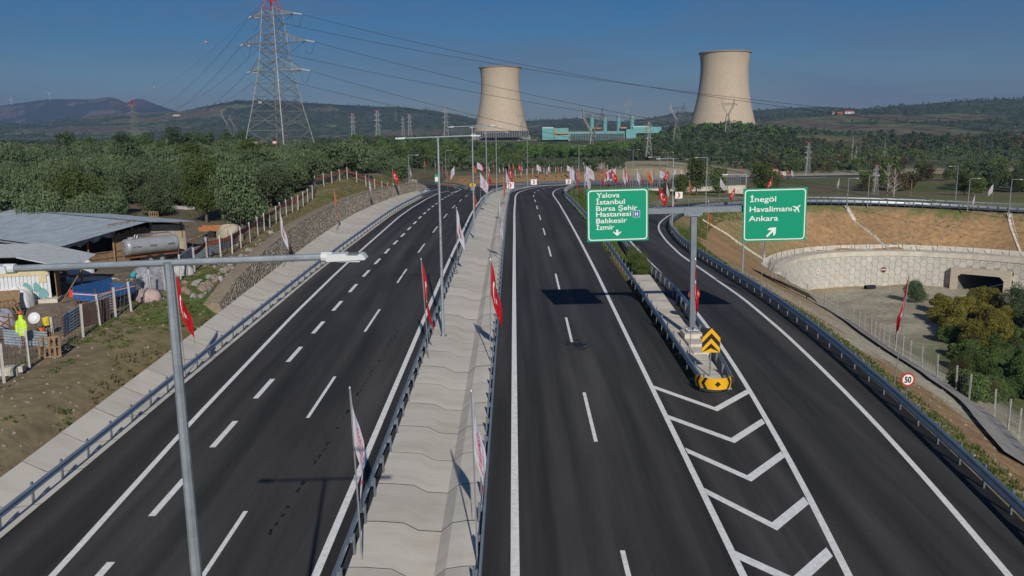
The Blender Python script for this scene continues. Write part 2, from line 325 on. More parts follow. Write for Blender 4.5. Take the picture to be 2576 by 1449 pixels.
# ------------------------------------------------------------------ ground sheet
ys = [-14.0]
while ys[-1] < 9600: ys.append(ys[-1] + max(.62, .0085 * (ys[-1] + 6)) if ys[-1] < 420 else ys[-1] * 1.0115)
ys = np.array(ys); ua = np.linspace(-1, 1, 521); ua = np.sign(ua) * (0.62 * np.abs(ua) + .38 * np.abs(ua) ** 2) * 1.05
GX = ua[None, :] * (ys[:, None] + 26) ; GY = np.repeat(ys[:, None], len(ua), 1)
GZ = ground(GX, GY)
nr, nc = GX.shape
def col_field(X, Y, Z):
    n1 = fbm(X, Y, 6, 4, 31)[..., None]; n2 = fbm(X, Y, 25, 4, 41)[..., None]; n3 = fbm(X, Y, 1.6, 3, 51)[..., None]
    def c(*a): return np.array(a)
    def mixc(a, b, t): return a * (1 - t) + b * t
    def th(n, a, b): return np.clip((n - a) / (b - a), 0, 1)
    dirt = mixc(c(.20, .155, .105), c(.30, .24, .16), n1); dry = mixc(c(.27, .21, .105), c(.16, .145, .07), n3); green = mixc(c(.08, .12, .032), c(.13, .17, .055), n3)
    yard = mixc(c(.13, .105, .082), c(.24, .195, .15), th(n1 * .5 + n3 * .5, .3, .7))
    emb = mixc(c(.38, .24, .12), c(.27, .175, .095), th(n1, .3, .75)); emb = mixc(emb, c(.23, .21, .10), th(n2, .55, .75) * .6)
    pale = mixc(c(.40, .375, .285), c(.31, .28, .21), th(n1, .35, .7)); olv = mixc(c(.17, .13, .09), c(.09, .10, .045), th(n2, .4, .6))
    offR, zR, tR = RP.dist(np.where(Y < 260, X, 0), np.where(Y < 260, Y, -500)); offR = offR[..., None]; tR = tR[..., None]; aR = np.abs(offR)
    offH, _, tH = HW.dist(np.where(Y < 520, X, 0), np.where(Y < 520, Y, 5000)); offH = offH[..., None]
    X1, Y1, Z1 = X[..., None], Y[..., None], Z[..., None]
    # default by region
    base = mixc(olv, green, th(n1, .45, .7) * .5)
    left = th(-X1, 14, 17)
    bank = mixc(dirt, dry, th(n2 + (Y1 - 40) / 160, .45, .7)); bank = mixc(bank, green, th(n1 - np.abs(-offH - 21.5) / 14 + np.exp(-((Y1 - 57) / 9) ** 2) * np.exp(-((offH + 19) / 2.5) ** 2) * .6, .55, .7))
    o = mixc(base, bank, left * (Y1 < 215))
    yardm = left * th(-X1, 24, 29) * (Y1 < 215); o = mixc(o, mixc(yard, olv, th(Y1, 85, 120)), yardm)
    gl = np.exp(-((X1 + 25) / 7) ** 2 - ((Y1 - 140) / 35) ** 2); o = mixc(o, mixc(dry, green, th(n1, .4, .7)), np.clip(gl * 1.6, 0, 1) * .8)
    # between highway and ramp
    isl = (X1 > 9) * (offR < 0) * (Y1 < 230) * (X1 < 60); o = mixc(o, mixc(green, c(.17, .12, .07), th(n1, .35, .7)), isl)
    # far banks of the highway curve
    bankf = (offH < -12) * (Y1 > 225) * (offH > -32) * (Y1 < 520); o = mixc(o, mixc(c(.33, .20, .095), c(.26, .19, .09), n1), bankf * .95)
    pl2 = (offH < -13) * (offH > -150) * (X1 > 42) * (Y1 > 300) * (Y1 < 560) * th(n2, .12, .4); o = mixc(o, mixc(c(.40, .365, .25), c(.30, .26, .15), n1), pl2 * .9)
    # ramp slopes
    hol = (offR > 0) * (Y1 < 190) * (X1 > 14) * (X1 < 140)
    slope = mixc(pale, emb, th(tR, 95, 130) * th(-offR, -24, -17)); o = mixc(o, slope, hol)
    o = mixc(o, c(.27, .18, .10), hol * (offR < 11) * (tR < 120) * th(n1, .3, .5)); o = mixc(o, mixc(dry, green, th(n1, .4, .65)), hol * (offR < np.where(tR > 120, 8.4, 6.5)) * .85)
    veg = hol * th(X1 - 30 - (Y1 - 60) * .25, 6, 18) * th(128 - Y1, 0, 20); o = mixc(o, mixc(green, c(.12, .10, .06), n1), veg)
    out = (aR > 6) * (Y1 > 186) * (Y1 < 260) * (X1 > 40) * (offR < 0); o = mixc(o, mixc(green, dry, n1), out * .8)
    # right hand fields and hills
    far = th(Y1, 210, 330) * (1 - bankf) * (1 - pl2)
    f1 = fbm(X / 1.6 + .25 * Y, Y / 1.0, 75, 2, 61)[..., None]; fld = np.where(f1 > .62, c(.16, .13, .08), np.where(f1 > .47, c(.10, .14, .045), np.where(f1 > .40, c(.15, .14, .08), c(.075, .085, .045))))
    o = mixc(o, mixc(fld, base, .25), far)
    mt = th(Y1, 1000, 1700); fst = fbm(X, Y * .8, 260, 5, 71)[..., None]; fs2 = fbm(X, Y * .7, 90, 3, 77)[..., None]
    hill = np.where(fst > .64, c(.13, .105, .075), np.where(fst > .56, c(.12, .145, .07), c(.055, .078, .045))) * (.75 + .5 * fs2)
    hill = mixc(hill, c(.03, .045, .025), th(Z1 - 95, 0, 60) * (fst < .6)); hill = mixc(hill, c(.16, .09, .07), (Y1 > 5600) * th(Z1, 240, 330) * (X1 > -3400) * (fst > .42) * .45)
    return mixc(o, hill, mt)
GC = col_field(GX, GY, GZ)
idx = np.arange(nr * nc).reshape(nr, nc)
Q = np.stack([idx[:-1, :-1], idx[:-1, 1:], idx[1:, 1:], idx[1:, :-1]], -1)
V = np.stack([GX, GY, GZ], -1).reshape(-1, 3); CV = np.concatenate([GC, np.ones(GC.shape[:2] + (1,))], -1).reshape(-1, 4)
# leave the culvert mouth open
cx = (GX[:-1, :-1] + GX[1:, 1:]) / 2; cy = (GY[:-1, :-1] + GY[1:, 1:]) / 2
_ow, _, _tw = WALLP.dist(cx, cy); _zmin = np.minimum.reduce([GZ[:-1, :-1], GZ[1:, 1:], GZ[:-1, 1:], GZ[1:, :-1]])
_tc = WALLP.dist(np.array([CULV[0]]), np.array([CULV[1]]))[2][0]
keep = ~((np.abs(_tw - _tc) < 6.2) & (_ow < 0.2) & (_ow > -4.5) & (_zmin < -11.6))
def sheet(name, r0, r1, m):
    q = Q[r0:r1][keep[r0:r1]].reshape(-1, 4); used, inv = np.unique(q, return_inverse=True)
    me = npmesh(name, V[used], inv.reshape(-1, 4), m, smooth=True)
    a = me.color_attributes.new('cover', 'FLOAT_COLOR', 'POINT'); a.data.foreach_set('color', CV[used].astype(np.float32).ravel())
    return struct(obj(name, me))
M_ground = mat('earth', (.2, .15, .1), .95, attr='cover', var=.34, vscale=1.1, bump=.9, bscale=2.2, spec=.1, detail=10, contrast=(.3, .7))
M_hill = mat('hillside', (.1, .1, .06), .95, attr='cover', var=.5, vscale=.035, bump=0, spec=.05, detail=12, contrast=(.38, .62))
rsplit = int(np.searchsorted(ys, 900))
sheet('ground', 0, rsplit, M_ground); sheet('hills', rsplit, nr - 1, M_hill)

# ------------------------------------------------------------------ materials
def asphalt_mat():
    m = mat('asphalt', (.0325, .0315, .030), .82, var=.16, vscale=.7, bump=.25, bscale=45, spec=.35, stretch=(1, .12, 1), detail=9)
    t = m.node_tree; b = t.nodes['Principled BSDF']; old = b.inputs['Base Color'].links[0].from_socket
    tcn = t.nodes.new('ShaderNodeTexCoord')
    def layer(old, scale, nscale, lo, hi, a, b_, det=4):
        mp_ = t.nodes.new('ShaderNodeMapping'); mp_.inputs['Scale'].default_value = scale; t.links.new(tcn.outputs['Object'], mp_.inputs[0]); n = t.nodes.new('ShaderNodeTexNoise'); n.inputs['Scale'].default_value = nscale; n.inputs['Detail'].default_value = det
        t.links.new(mp_.outputs[0], n.inputs['Vector']); mr = t.nodes.new('ShaderNodeMapRange'); mr.inputs[1].default_value = lo; mr.inputs[2].default_value = hi; mr.inputs[3].default_value = a; mr.inputs[4].default_value = b_; t.links.new(n.outputs[0], mr.inputs[0])
        vm = t.nodes.new('ShaderNodeVectorMath'); vm.operation = 'SCALE'; t.links.new(old, vm.inputs[0]); t.links.new(mr.outputs[0], vm.inputs[3]); return vm.outputs[0]
    o = layer(old, (1, .008, 1), 1.1, .35, .68, .74, 1.75); o = layer(o, (1, .35, 1), .09, .35, .65, .9, 1.16); o = layer(o, (1, 1, 1), 9.0, .62, .78, 1.0, 1.5, 2)
    t.links.new(o, b.inputs['Base Color']); return m
A = asphalt_mat()
A.node_tree.nodes['Principled BSDF'].inputs['Base Color'].default_value = (.028, .028, .029, 1)
edge_strip = None
M_line = mat('road_paint', (.72, .72, .71), .55, var=.17, vscale=5, contrast=(.25, .6), detail=10); M_conc = mat('concrete', (.57, .54, .48), .9, var=.05, vscale=.55, bump=.12, bscale=14, spec=.2, obj_var=.08, col2=(.44, .40, .33), stretch=(.5, 1.6, 1), contrast=(.45, .78), detail=8)
M_conc2 = mat('pale_concrete', (.56, .52, .44), .9, var=.14, vscale=.7, bump=.2, bscale=8, spec=.2, obj_var=.05)
M_galv = mat('galvanised_steel', (.34, .38, .43), .36, .75, var=.12, vscale=2.5, spec=.5); M_galvd = mat('weathered_galvanised_steel', (.30, .31, .31), .5, .6, var=.15, vscale=5)
M_rail = mat('rail_steel', (.36, .42, .48), .4, .6, var=.1, vscale=1.2)
M_pole = mat('lamp_pole_steel', (.40, .45, .49), .42, .55, var=.14, vscale=4, bump=.05, bscale=30)
M_lamp = mat('lamp_head_paint', (.62, .65, .66), .4); M_glass = mat('lamp_glass', (.75, .78, .8), .1, spec=.8); M_grey = mat('grey_plastic', (.25, .27, .28), .5)
M_dark = mat('dark_void', (.01, .01, .01), .9); M_steel = mat('lattice_steel', (.27, .27, .25), .55, .35, var=.2, vscale=.6); M_redp = mat('red_paint', (.45, .04, .03), .5)
M_cpost = mat('concrete_post', (.50, .48, .45), .9, var=.12, vscale=8); M_soil = mat('loose_soil', (.20, .15, .10), .95, var=.3, vscale=3, bump=.8, bscale=6)

# ------------------------------------------------------------------ pavements, drains, kerbs
def ribbon(name, line, t0, t1, offs, zs, m, step=2.0, parent=None, kind='structure', smooth=False):
    """offs / zs: lists of functions of t (or numbers) across the strip"""
    n = max(2, int((t1 - t0) / step) + 1); t = np.linspace(t0, t1, n); rows = []
    for o, z in zip(offs, zs):
        oo = o(t) if callable(o) else np.full(n, float(o)); zz = z(t) if callable(z) else np.full(n, float(z))
        p = line.at(t, oo); rows.append(np.stack([p[0], p[1], p[2] + zz], -1))
    Vv = np.stack(rows, 1); k = len(offs); ii = np.arange(n * k).reshape(n, k)
    q = np.stack([ii[:-1, :-1], ii[:-1, 1:], ii[1:, 1:], ii[1:, :-1]], -1).reshape(-1, 4)
    return obj(name, npmesh(name, Vv.reshape(-1, 3), q, m, smooth), parent, kind=kind)
T0, T1 = 5.0, HW.t[-1]
fl = lambda xs, vs: (lambda t: np.interp(t, xs, vs))
t_of = HW.s_of_y
road_l = ribbon('left_carriageway', HW, T0, T1, [fl([0, t_of(150), t_of(185)], [-14.3, -14.5, -15.6]), -8, -2.1], [0, 0, 0], A)
branch = ribbon('exit_road', LB, 0.5, LB.t[-1], [-4.6, 0, 4.6], [-.012] * 3, A)
tg = t_of(39.5)
_xg = lambda t: np.where(t < tg, 12.45, 12.3)
road_r = ribbon('right_carriageway', HW, T0, T1, [1.95, 7, _xg], [0, 0, 0], A)
# ramp: left edge meets the carriageway at x = 9.35 up to the nose of the gore
rt = np.arange(4, RP.t[-1], 2.0)
def ramp_left(t):
    p = RP.at(t, 0.0); c = HW.at(t_of(p[1]), 12.45)
    return np.where(p[1] < 39.5, c[0] - p[0] - .12, np.interp(t, [60, 170, 205, 400], [-3.7, -3.9, -6.2, -6.2]))
ramp = ribbon('ramp', RP, 4, RP.t[-1], [ramp_left, fl([0, 60, 110, 150, 190], [4.6, 4.3, 3.9, 4.2, 6.0])], [-.004, 0], A)
# markings
def lane(name, line, t0, t1, off, wdt, parent, step=2.5, z=.006):
    o = off if callable(off) else (lambda t: t * 0 + off)
    return ribbon(name, line, t0, t1, [lambda t: o(t) - wdt / 2, lambda t: o(t) + wdt / 2], [z, z], M_line, step, parent, kind=None)
e_l = fl([0, t_of(23), t_of(36), t_of(56), t_of(112), t_of(160), t_of(170)], [-11.1, -11.25, -11.85, -12.4, -12.95, -13.2, -13.6])
lane('edge_line', HW, T0, t_of(185), e_l, .24, road_l); lane('edge_line', HW, T0, T1, -3.05, .26, road_l)
lane('edge_line', HW, t_of(196), T1, -13.0, .2, road_l); lane('edge_line', LB, 32, LB.t[-1], 3.6, .18, branch); lane('edge_line', LB, 20, LB.t[-1], -3.8, .18, branch)
lane('edge_line', HW, T0, T1, 3.12, .28, road_r); lane('edge_line', HW, T0, T1, fl([0, t_of(23), t_of(68), 200], [10.0, 10.1, 10.25, 10.4]), .24, road_r)
for k in range(-1, 14):
    y = 24.4 + 15 * k
    if y > -6: lane('lane_dash', HW, t_of(y - 6.2) if y > 5 else T0, t_of(y), fl([0, t_of(24), t_of(70), t_of(150)], [6.55, 6.6, 6.7, 6.55]), .16, road_r, 1.5)
for k in range(-1, 20):
    y = 27.3 + 15 * k; ta = t_of(y) - 6.0
    if ta > T0: lane('lane_dash', HW, ta, ta + 6, -6.55, .16, road_l, 1.5)
for k in range(0, 26):
    y = 21.0 + 6.0 * k
    if y < 168: lane('short_dash', HW, t_of(y), t_of(y) + 3.0, fl([0, t_of(60), t_of(110), t_of(170)], [-9.75, -9.85, -9.9, -10.2]), .26, road_l, 1.5)
for k in range(0, 9): lane('lane_dash', HW, t_of(210) + 15 * k, t_of(210) + 15 * k + 6, 6.6, .16, road_r, 1.5)
def rl_off(t): return np.interp(t, [0, 22, 30, 36, 42, 60, 90, 110, 150, 200], [-2.6, -2.35, -2.4, -2.42, -2.45, -2.45, -2.3, -2.2, -3.0, -4.4])
lane('edge_line', RP, 8, RP.t[-1], rl_off, .24, ramp)
lane('edge_line', RP, 4, RP.t[-1], fl([0, 22, 30, 45, 60, 80, 110, 150, 200], [1.6, 1.75, 2.1, 2.35, 2.3, 2.05, 1.7, 2.3, 4.2]), .24, ramp)
# gore chevrons
ch = [((1645, 978), (1805, 1035), (1885, 990)), ((1685, 1055), (1848, 1115), (1925, 1065)), ((1730, 1140), (1890, 1212), (1975, 1150)), ((1780, 1245), (1955, 1335), (2035, 1268)), ((1858, 1408), (2010, 1478), (2095, 1400))]
for a, b, c in ch:
    pa, pb, pc = [hit(*q, zr) for q in (a, b, c)]; m = MB(); up = np.array([0, 0, .009]); wv = np.array([0, .55, .0176])
    m.add([pa + up, pb + up, pb + up + wv, pa + up + wv], [(0, 1, 2, 3)]); m.add([pb + up, pc + up, pc + up + wv, pb + up + wv], [(0, 1, 2, 3)])
    m.build('chevron_marking', M_line, road_r)
m = MB(); g0 = HW.at(t_of(172), -10.5); g1 = HW.at(t_of(172), -11.2); g2 = HW.at(t_of(192), -12.6)
for a, b in ((g0, HW.at(t_of(192), -12.3)), (g1, LB.at(32, 3.6))):
    d = (b - a); nrm = np.array([-d[1], d[0], 0]) / np.hypot(d[0], d[1]) * .12; m.add([a - nrm + [0, 0, .012], a + nrm + [0, 0, .012], b + nrm + [0, 0, .012], b - nrm + [0, 0, .012]], [(0, 1, 2, 3)])
m.build('gore_line', M_line, road_l)
# tar strip and stains
M_tar = mat('fresh_tar', (.008, .008, .008), .5)
m = MB(); rnd = random.Random(3)
for k in range(46):
    y = 25 + k * .62; t = t_of(y); 
    if rnd.random() < .3: continue
    p = HW.at(t, -5.2 + .018 * k + rnd.uniform(-.05, .05)); l = rnd.uniform(.15, .5); wd = rnd.uniform(.03, .06)
    m.add([p + [-wd, 0, .007], p + [wd, 0, .007], p + [wd + rnd.uniform(-.06, .06), l, .007 + l * .033], p + [-wd + rnd.uniform(-.06, .06), l, .007 + l * .033]], [(0, 1, 2, 3)])
m.build('tar_drips', M_tar, road_l, kind=None)
m = MB()
for k in range(60):
    ang = rnd.uniform(0, 6.28); rr = rnd.random() ** .6; x = 3.9 + math.cos(ang) * rr * 1.1; y = 47.9 + math.sin(ang) * rr * 1.3 - x * .25 + .9; s = rnd.uniform(.05, .22) * (1.2 - rr)
    z = float(zr(0, y)) + .0075; m.add([(x + s * math.cos(a) * 1.2, y + s * math.sin(a), z + s * math.sin(a) * .032 + k * .00002) for a in np.linspace(0, 5.4, 7)], [tuple(range(7))])
m.build('water_stain', mat('wet_asphalt', (.016, .016, .016), .5), road_r)

def slabs(name, partname, line, t0, t1, L_, offs, zs, m, seed=1, hump=0.0, label=None):
    """cast sections laid end to end, each a part of its own"""
    base = struct(obj(name, None)); rnd = random.Random(seed); t = t0; k = 0
    if label: base['label'] = label
    while t < t1:
        te = min(t + L_ - .04, t1); oo = np.array([o(t) if callable(o) else o for o in offs], float); oe = np.array([o(te) if callable(o) else o for o in offs], float)
        z = np.array(zs, float); j0 = rnd.uniform(-.004, .004)
        st = [0, .18, .5, .82, 1.0] if hump else [0, 1.0]; R_ = []
        for u in st:
            tt = t + (te - t) * u; o = oo + (oe - oo) * u; h = hump * (1.0 if 0 < u < 1 else 0.0) * (1 if u != .5 else 1.15)
            R_.append([line.at(tt, o[i]) + [0, 0, z[i] + j0 + (h if 0 < i < len(o) - 1 else 0)] for i in range(len(o))])
        n = len(oo); vs = [p for r in R_ for p in r]; fs = [(a * n + i, a * n + i + 1, (a + 1) * n + i + 1, (a + 1) * n + i) for a in range(len(st) - 1) for i in range(n - 1)]
        mb = MB(); mb.add(vs, fs); mb.build(partname, m, base); t += L_; k += 1
    return base
slabs('median_channel', 'channel_slab', HW, T0, t_of(330), 2.9, [-2.1, -1.55, -.75, -.25, .55, .95, 1.45, 1.93], [.06, .05, -.02, -.30, -.36, -.03, .05, .06], M_conc, 3, hump=.012)
# stained low strip of the channel and the damp patches near the crest
_drain = slabs('roadside_drain', 'drain_slab', HW, T0, t_of(183), 3.0, [fl([0, t_of(30), t_of(44), t_of(68), t_of(92), t_of(108), t_of(150), 210], [-16.6, -16.7, -17.0, -17.9, -19.0, -19.5, -19.4, -18.6]), fl([0, t_of(30), t_of(44), t_of(68), t_of(92), t_of(108), t_of(150), 210], [-15.7, -15.8, -16.0, -16.7, -17.7, -18.2, -18.1, -17.3]), -15.3, -14.28], [.36, -.10, -.12, .03], M_conc, 5)
# gore island paving
gi = slabs('gore_paving', 'paving_slab', HW, t_of(39.3), t_of(68), 2.4, [fl([t_of(39), t_of(68)], [12.72, 12.78]), fl([t_of(39), t_of(57), t_of(68)], [14.05, 14.4, 14.6])], [.12, .12], M_conc2, 9)
# verge strip of the ramp: thin painted rail shadow, concrete chute
# ------------------------------------------------------------------ guardrails
W_PROF = [(0, -.155), (.045, -.125), (.075, -.10), (.075, -.06), (.0, -.02), (.0, .02), (.075, .06), (.075, .10), (.045, .125), (0, .155)]
def guardrail(label, line, t0, t1, off, side, step=2.0, z0=0.0, group=None, hr=.62, two=False, ph=.78, wz=1.0):
    """side +1: the rail bulges towards positive offsets; posts behind it"""
    o = off if callable(off) else (lambda t: t * 0 + off)
    root = thing('guardrail', label, 'guardrail', tuple(line.at(t0, float(o(np.array(t0))))), group=group); org = np.array(root.location)
    n = max(2, int((t1 - t0) / 2) + 1); t = np.linspace(t0, t1, n); oo = o(t)
    def strip(h, pn):
        rows = []
        for w_, zz in W_PROF: p = line.at(t, oo + side * w_); rows.append(np.stack([p[0], p[1], p[2] + z0 + h + zz * wz], -1) - org)
        Vv = np.stack(rows, 1); kk = len(W_PROF); ii = np.arange(n * kk).reshape(n, kk)
        q = np.stack([ii[:-1, :-1], ii[:-1, 1:], ii[1:, 1:], ii[1:, :-1]], -1).reshape(-1, 4)
        obj(pn, npmesh(pn, Vv.reshape(-1, 3), q, M_rail), root)
    strip(hr, 'rail')
    if two: strip(hr - .34, 'rail')
    pm = MB(); pm.box((0, 0, ph / 2 - .1), (.012, .11, ph + .2)); pm.box((-.03, .05, ph / 2 - .1), (.06, .01, ph + .2)); pm.box((-.03, -.05, ph / 2 - .1), (.06, .01, ph + .2)); pm.box((.05, 0, hr - .02), (.10, .09, .22))
    pme = pm.mesh('post', M_galv); k = 0; tt = t0 + .2
    while tt < t1 and k < 295:
        p = line.at(tt, float(o(np.array(tt))) - side * .13); tg_ = line.at(tt + .5, 0) - line.at(tt - .5, 0)
        ang = math.atan2(tg_[1], tg_[0]) - math.pi / 2 + (0 if side > 0 else math.pi)
        obj('post', pme, root, Vector(p - org) + Vector((0, 0, z0)), (0, 0, ang)); tt += step; k += 1
    return root
guardrail('steel guardrail along the left outer edge beside the concrete drain and stone wall', HW, T0, t_of(176), -14.55, 1, 2.0)
guardrail('steel guardrail on the left side of the concrete median, below the double lamps', HW, T0, t_of(300), -2.2, -1, 2.0)
guardrail('steel guardrail on the right side of the concrete median', HW, T0, t_of(300), 2.05, 1, 2.0)
tn = t_of(39.3)
guardrail('guardrail on the left side of the gore, running back from the yellow nose', HW, tn, t_of(215), fl([tn, t_of(60), t_of(105), t_of(150), t_of(180)], [12.5, 12.55, 12.6, 12.3, 12.9]), -1, 2.0, hr=.66, ph=.9, wz=1.45)
t39 = float(RP.s_of_y(39.0)) if False else float(np.interp(39.0, RP.p[:120, 1], RP.t[:120]))
guardrail('guardrail on the right side of the gore, curving with the inner edge of the ramp', RP, t39, RP.t[-1], fl([t39, 60, 90, 110, 170, 205], [-3.55, -3.4, -2.9, -3.3, -4.1, -6.0]), 1, 2.0)
guardrail('long blue grey guardrail on the outer edge of the ramp above the embankment', RP, 12, RP.t[-1], fl([0, 25, 37, 50, 70, 84, 103, 117, 150, 190], [3.7, 3.9, 4.15, 4.05, 3.75, 3.45, 3.15, 3.1, 3.9, 5.7]), -1, 2.0, hr=.68, ph=.95, wz=1.7)
guardrail('guardrail round the outside of the far highway bend behind the arrow signs', HW, t_of(196), T1, -14.2, 1, 3.0)
guardrail('guardrail beyond the left exit at the end of the stone wall', LB, 6, LB.t[-1], -5.2, 1, 3.0)
guardrail('guardrail on the inner side of the exit road behind the yellow cushion', LB, 34, LB.t[-1], 5.0, -1, 3.0)
guardrail('guardrail on the inside of the far highway bend', HW, t_of(226), T1, 12.6, -1, 3.0)
# red delineators on the ramp rails are reflectors of the rail (tiny)

ribbon('painted_rail_shadow', RP, 12, RP.t[-1], [fl([0, 25, 37, 50, 70, 84, 103, 117, 150, 190], [3.35, 3.5, 3.75, 3.65, 3.35, 3.05, 2.75, 2.7, 3.5, 5.3]), fl([0, 60, 110, 150, 190], [4.62, 4.32, 3.92, 4.22, 6.02])], [.006, .006], mat('rail_shadow_colour', (.012, .012, .012), .8, var=.1, vscale=3), 2.0, ramp, None)  # near-black strip: shadow of the outer ramp rail painted onto the asphalt
# ------------------------------------------------------------------ yellow nose of the gore
M_yel = mat('yellow_sheeting', (.80, .42, .01), .45); M_blk = mat('black_sheeting', (.015, .015, .015), .5)
nose = thing('impact_nose', 'curved yellow guardrail nose with black arrows and a diamond at the gore tip', 'barrier', (10.1, 39.4, float(zr(0, 39.4))))
m = MB(); N = 18; rad = .92; zc0, zc1 = .30, .88
def nose_pt(u, v):   # u along 0..1, v height
    a = math.pi * (1 + u); s = 1.15
    return Vector((math.cos(a) * rad, math.sin(a) * rad * s + .25, zc0 + (zc1 - zc0) * v))
for k in range(N):
    u0, u1 = k / N, (k + 1) / N; m.add([nose_pt(u0, 0), nose_pt(u1, 0), nose_pt(u1, 1), nose_pt(u0, 1)], [(0, 1, 2, 3)])
m.build('nose_plate', M_yel, nose)
def nose_patch(uv):
    c = Vector((0, .25, 0)); out = []
    for u, v in uv: p = nose_pt(u, v); d = Vector((p.x - c.x, p.y - c.y, 0)).normalized() * .022; out.append(p + d)
    return out
m = MB(); h = .035
m.poly(nose_patch([(.5 - h * 1.5, .5), (.5, .25), (.5 + h * 1.5, .5), (.5, .75)]))
for s in (-1, 1):
    for a in (.17, .30, .43):
        for (v0, v1) in ((0, .5), (.5, 1)):
            tip = lambda v: .055 * (1 - abs(v - .5) * 2)
            q = [(.5 + s * (a + tip(v0)), v0), (.5 + s * (a + .055 + tip(v0)), v0), (.5 + s * (a + .055 + tip(v1)), v1), (.5 + s * (a + tip(v1)), v1)]
            q = [(min(1, max(0, u)), v) for u, v in q]; m.poly(nose_patch(q))
m.build('arrow_marking', M_blk, nose, kind='stuff')
for x in (-.62, .55):
    m = MB(); m.box((x, .1, .38), (.12, .06, .8)); m.build('post', M_galv, nose)
m = MB(); m.lathe([(.62, 0), (.6, .1)], 14, (0, .35, 0)); m.build('concrete_base', M_conc2, nose)
# chevron board
cb = thing('chevron_board', 'tall yellow and black chevron board on a post above the gore nose', 'road sign', (10.35, 41.2, float(zr(0, 41.2)) + .1))
w_, z0_, z1_ = .47, 1.35, 2.65
m = MB(); m.box((0, .02, (z0_ + z1_) / 2), (w_ * 2, .03, z1_ - z0_)); m.build('panel', M_blk, cb)
m = MB(); hgt = z1_ - z0_
for zt in (1.0, .58, .17):
    for s in (-1, 1):
        a = z0_ + hgt * zt; th_ = hgt * .2; dz = hgt * .40
        P_ = [(0, a), (s * w_, a - dz), (s * w_, a - dz - th_), (0, a - th_)]
        P_ = [(x, max(z0_ + .0, z)) for x, z in P_]; P_ = [(x, -.004, z) for x, z in P_]
        if s < 0: P_ = P_[::-1]
        m.poly(P_[::-1])
m.build('chevron_marking', M_yel, cb); m = MB(); m.box((0, .07, 1.1), (.07, .05, 2.6)); m.build('post', M_galv, cb)
# ------------------------------------------------------------------ lamp posts
def on_ground(px, py, dz=0.0): return hit(px, py, ground_s, dz)
def ground_s(X, Y): return ground(np.asarray(X), np.asarray(Y))
_cache = {}
def place_top(px, py, h, near=20.0):
    """foot of a pole of height h whose top is seen at (px, py)"""
    d = ray(px, py); D = np.concatenate([np.arange(near, 120, .25), np.arange(120, 700, 1.0)]); P = CAM[None] + D[:, None] * d
    e = P[:, 2] - h - ground(P[:, 0], P[:, 1]); i = np.where(e < 0)[0]
    p = P[i[0]] if len(i) else P[-1]
    return np.array([p[0], p[1], gz(p[0], p[1])])
def lamp_head_parts(root, x, z, s, K=.44):
    """lamp head beyond the arm end; s = +1 / -1 direction"""
    c = Vector((x, 0, z))
    m = MB(); m.lathe([(.066, 0), (.066, .14)], 10, (0, 0, 0)); m.v = [(c.x + s * v[2], v[0], c.z + v[1]) for v in m.v]
    m.build('lamp_collar', M_lamp, root)
    pr = [(.16, -.075), (.20, .075), (.72, .095), (.80, .045), (1.10, .04), (1.14, .085), (1.24, .075), (1.34, -.03), (1.30, -.06), (.2, -.095)]
    m = MB(); m.prism([(c.x + s * a * K, c.z + b * K * 1.25) for a, b in (pr if s > 0 else pr[::-1])], -.10, .10); h = m.build('lamp_head', M_lamp, root)
    m = MB(); 
    for k in range(5): m.box((c.x + s * (.82 + .06 * k) * K, 0, c.z + .036), (.01, .16, .03))
    m.build('cooling_fins', M_grey, h, kind='stuff'); m = MB(); m.box((c.x + s * .8 * K, 0, c.z - .054), (.7 * K, .16, .012)); m.build('lamp_lens', M_glass, h)
def lamp_post(name, label, loc, h, arms, rz=0.0, group=None, detail=True, lean=(0, 0), roll=0.0):
    r = thing(name, label, 'street lamp', loc, rz, group); r.rotation_euler = (lean[0], lean[1], rz)
    m = MB(); m.bar((0, 0, 0), (0, 0, h), .105, 8 if detail else 6, .058); m.build('pole', M_pole, r, smooth=False)
    if detail:
        m = MB(); m.box((0, 0, .02), (.42, .42, .04)); 
        m.build('base_plate', M_galv, r)
        m = MB(); m.bar((0, 0, h * .5), (0, 0, h * .5 + .12), .098, 8); m.build('joint_sleeve', M_galvd, r)
    for s, l in arms:
        dz = l * .055 * s * roll
        m = MB(); m.bar((-s * .05, 0, h - roll * .0027 * s), (s * l, 0, h + dz), .046, 10); m.build('arm', M_pole, r)
        if detail: lamp_head_parts(r, s * l, h + dz, s)
        else: m = MB(); m.box((s * (l + .28), 0, h + dz), (.6, .22, .09)); m.build('lamp_head', M_lamp, r)
    return r
dbl = [(10.5, None), (50.0, None), (90.5, None), (131.5, None), (171, None), (222, None), (267.5, None), (309, None), (352, None), (398, None)]
names = ['closest double lamp post, its long arm crossing in front of the farmyard and barn', 'second double lamp post in the concrete median, beside a red flag',
         'third double arm lamp post in the concrete median', 'fourth double arm lamp post in the median, just before the bend', 'double lamp post where the median starts to bend right', 'double lamp post past the bend, in front of the brown bank',
         'double lamp post behind the green direction sign, first right of the bend', 'double lamp post on the far bend above the flag row', 'small double lamp post on the far highway before the bridge fence', 'farthest double lamp post on the highway near the far curve']
for k, (y, _) in enumerate(dbl):
    t = t_of(y); p = HW.at(t, -1.35 if y < 180 else -.9); p2 = HW.at(t + 1, 0) - HW.at(t - 1, 0); rz = math.atan2(p2[1], p2[0]) - math.pi / 2
    if k == 0: q0 = at(420, 661, 10.5); p = np.array([q0[0] + .02, 10.5, q0[2] - 12.2])
    lamp_post('lamp_post', names[k], (p[0], p[1], p[2] + .03), 12.35 if k else 12.17, [(-1, 2.0), (1, 2.0)], rz, 'double arm lamp posts along the concrete median', k < 5, roll=.5)
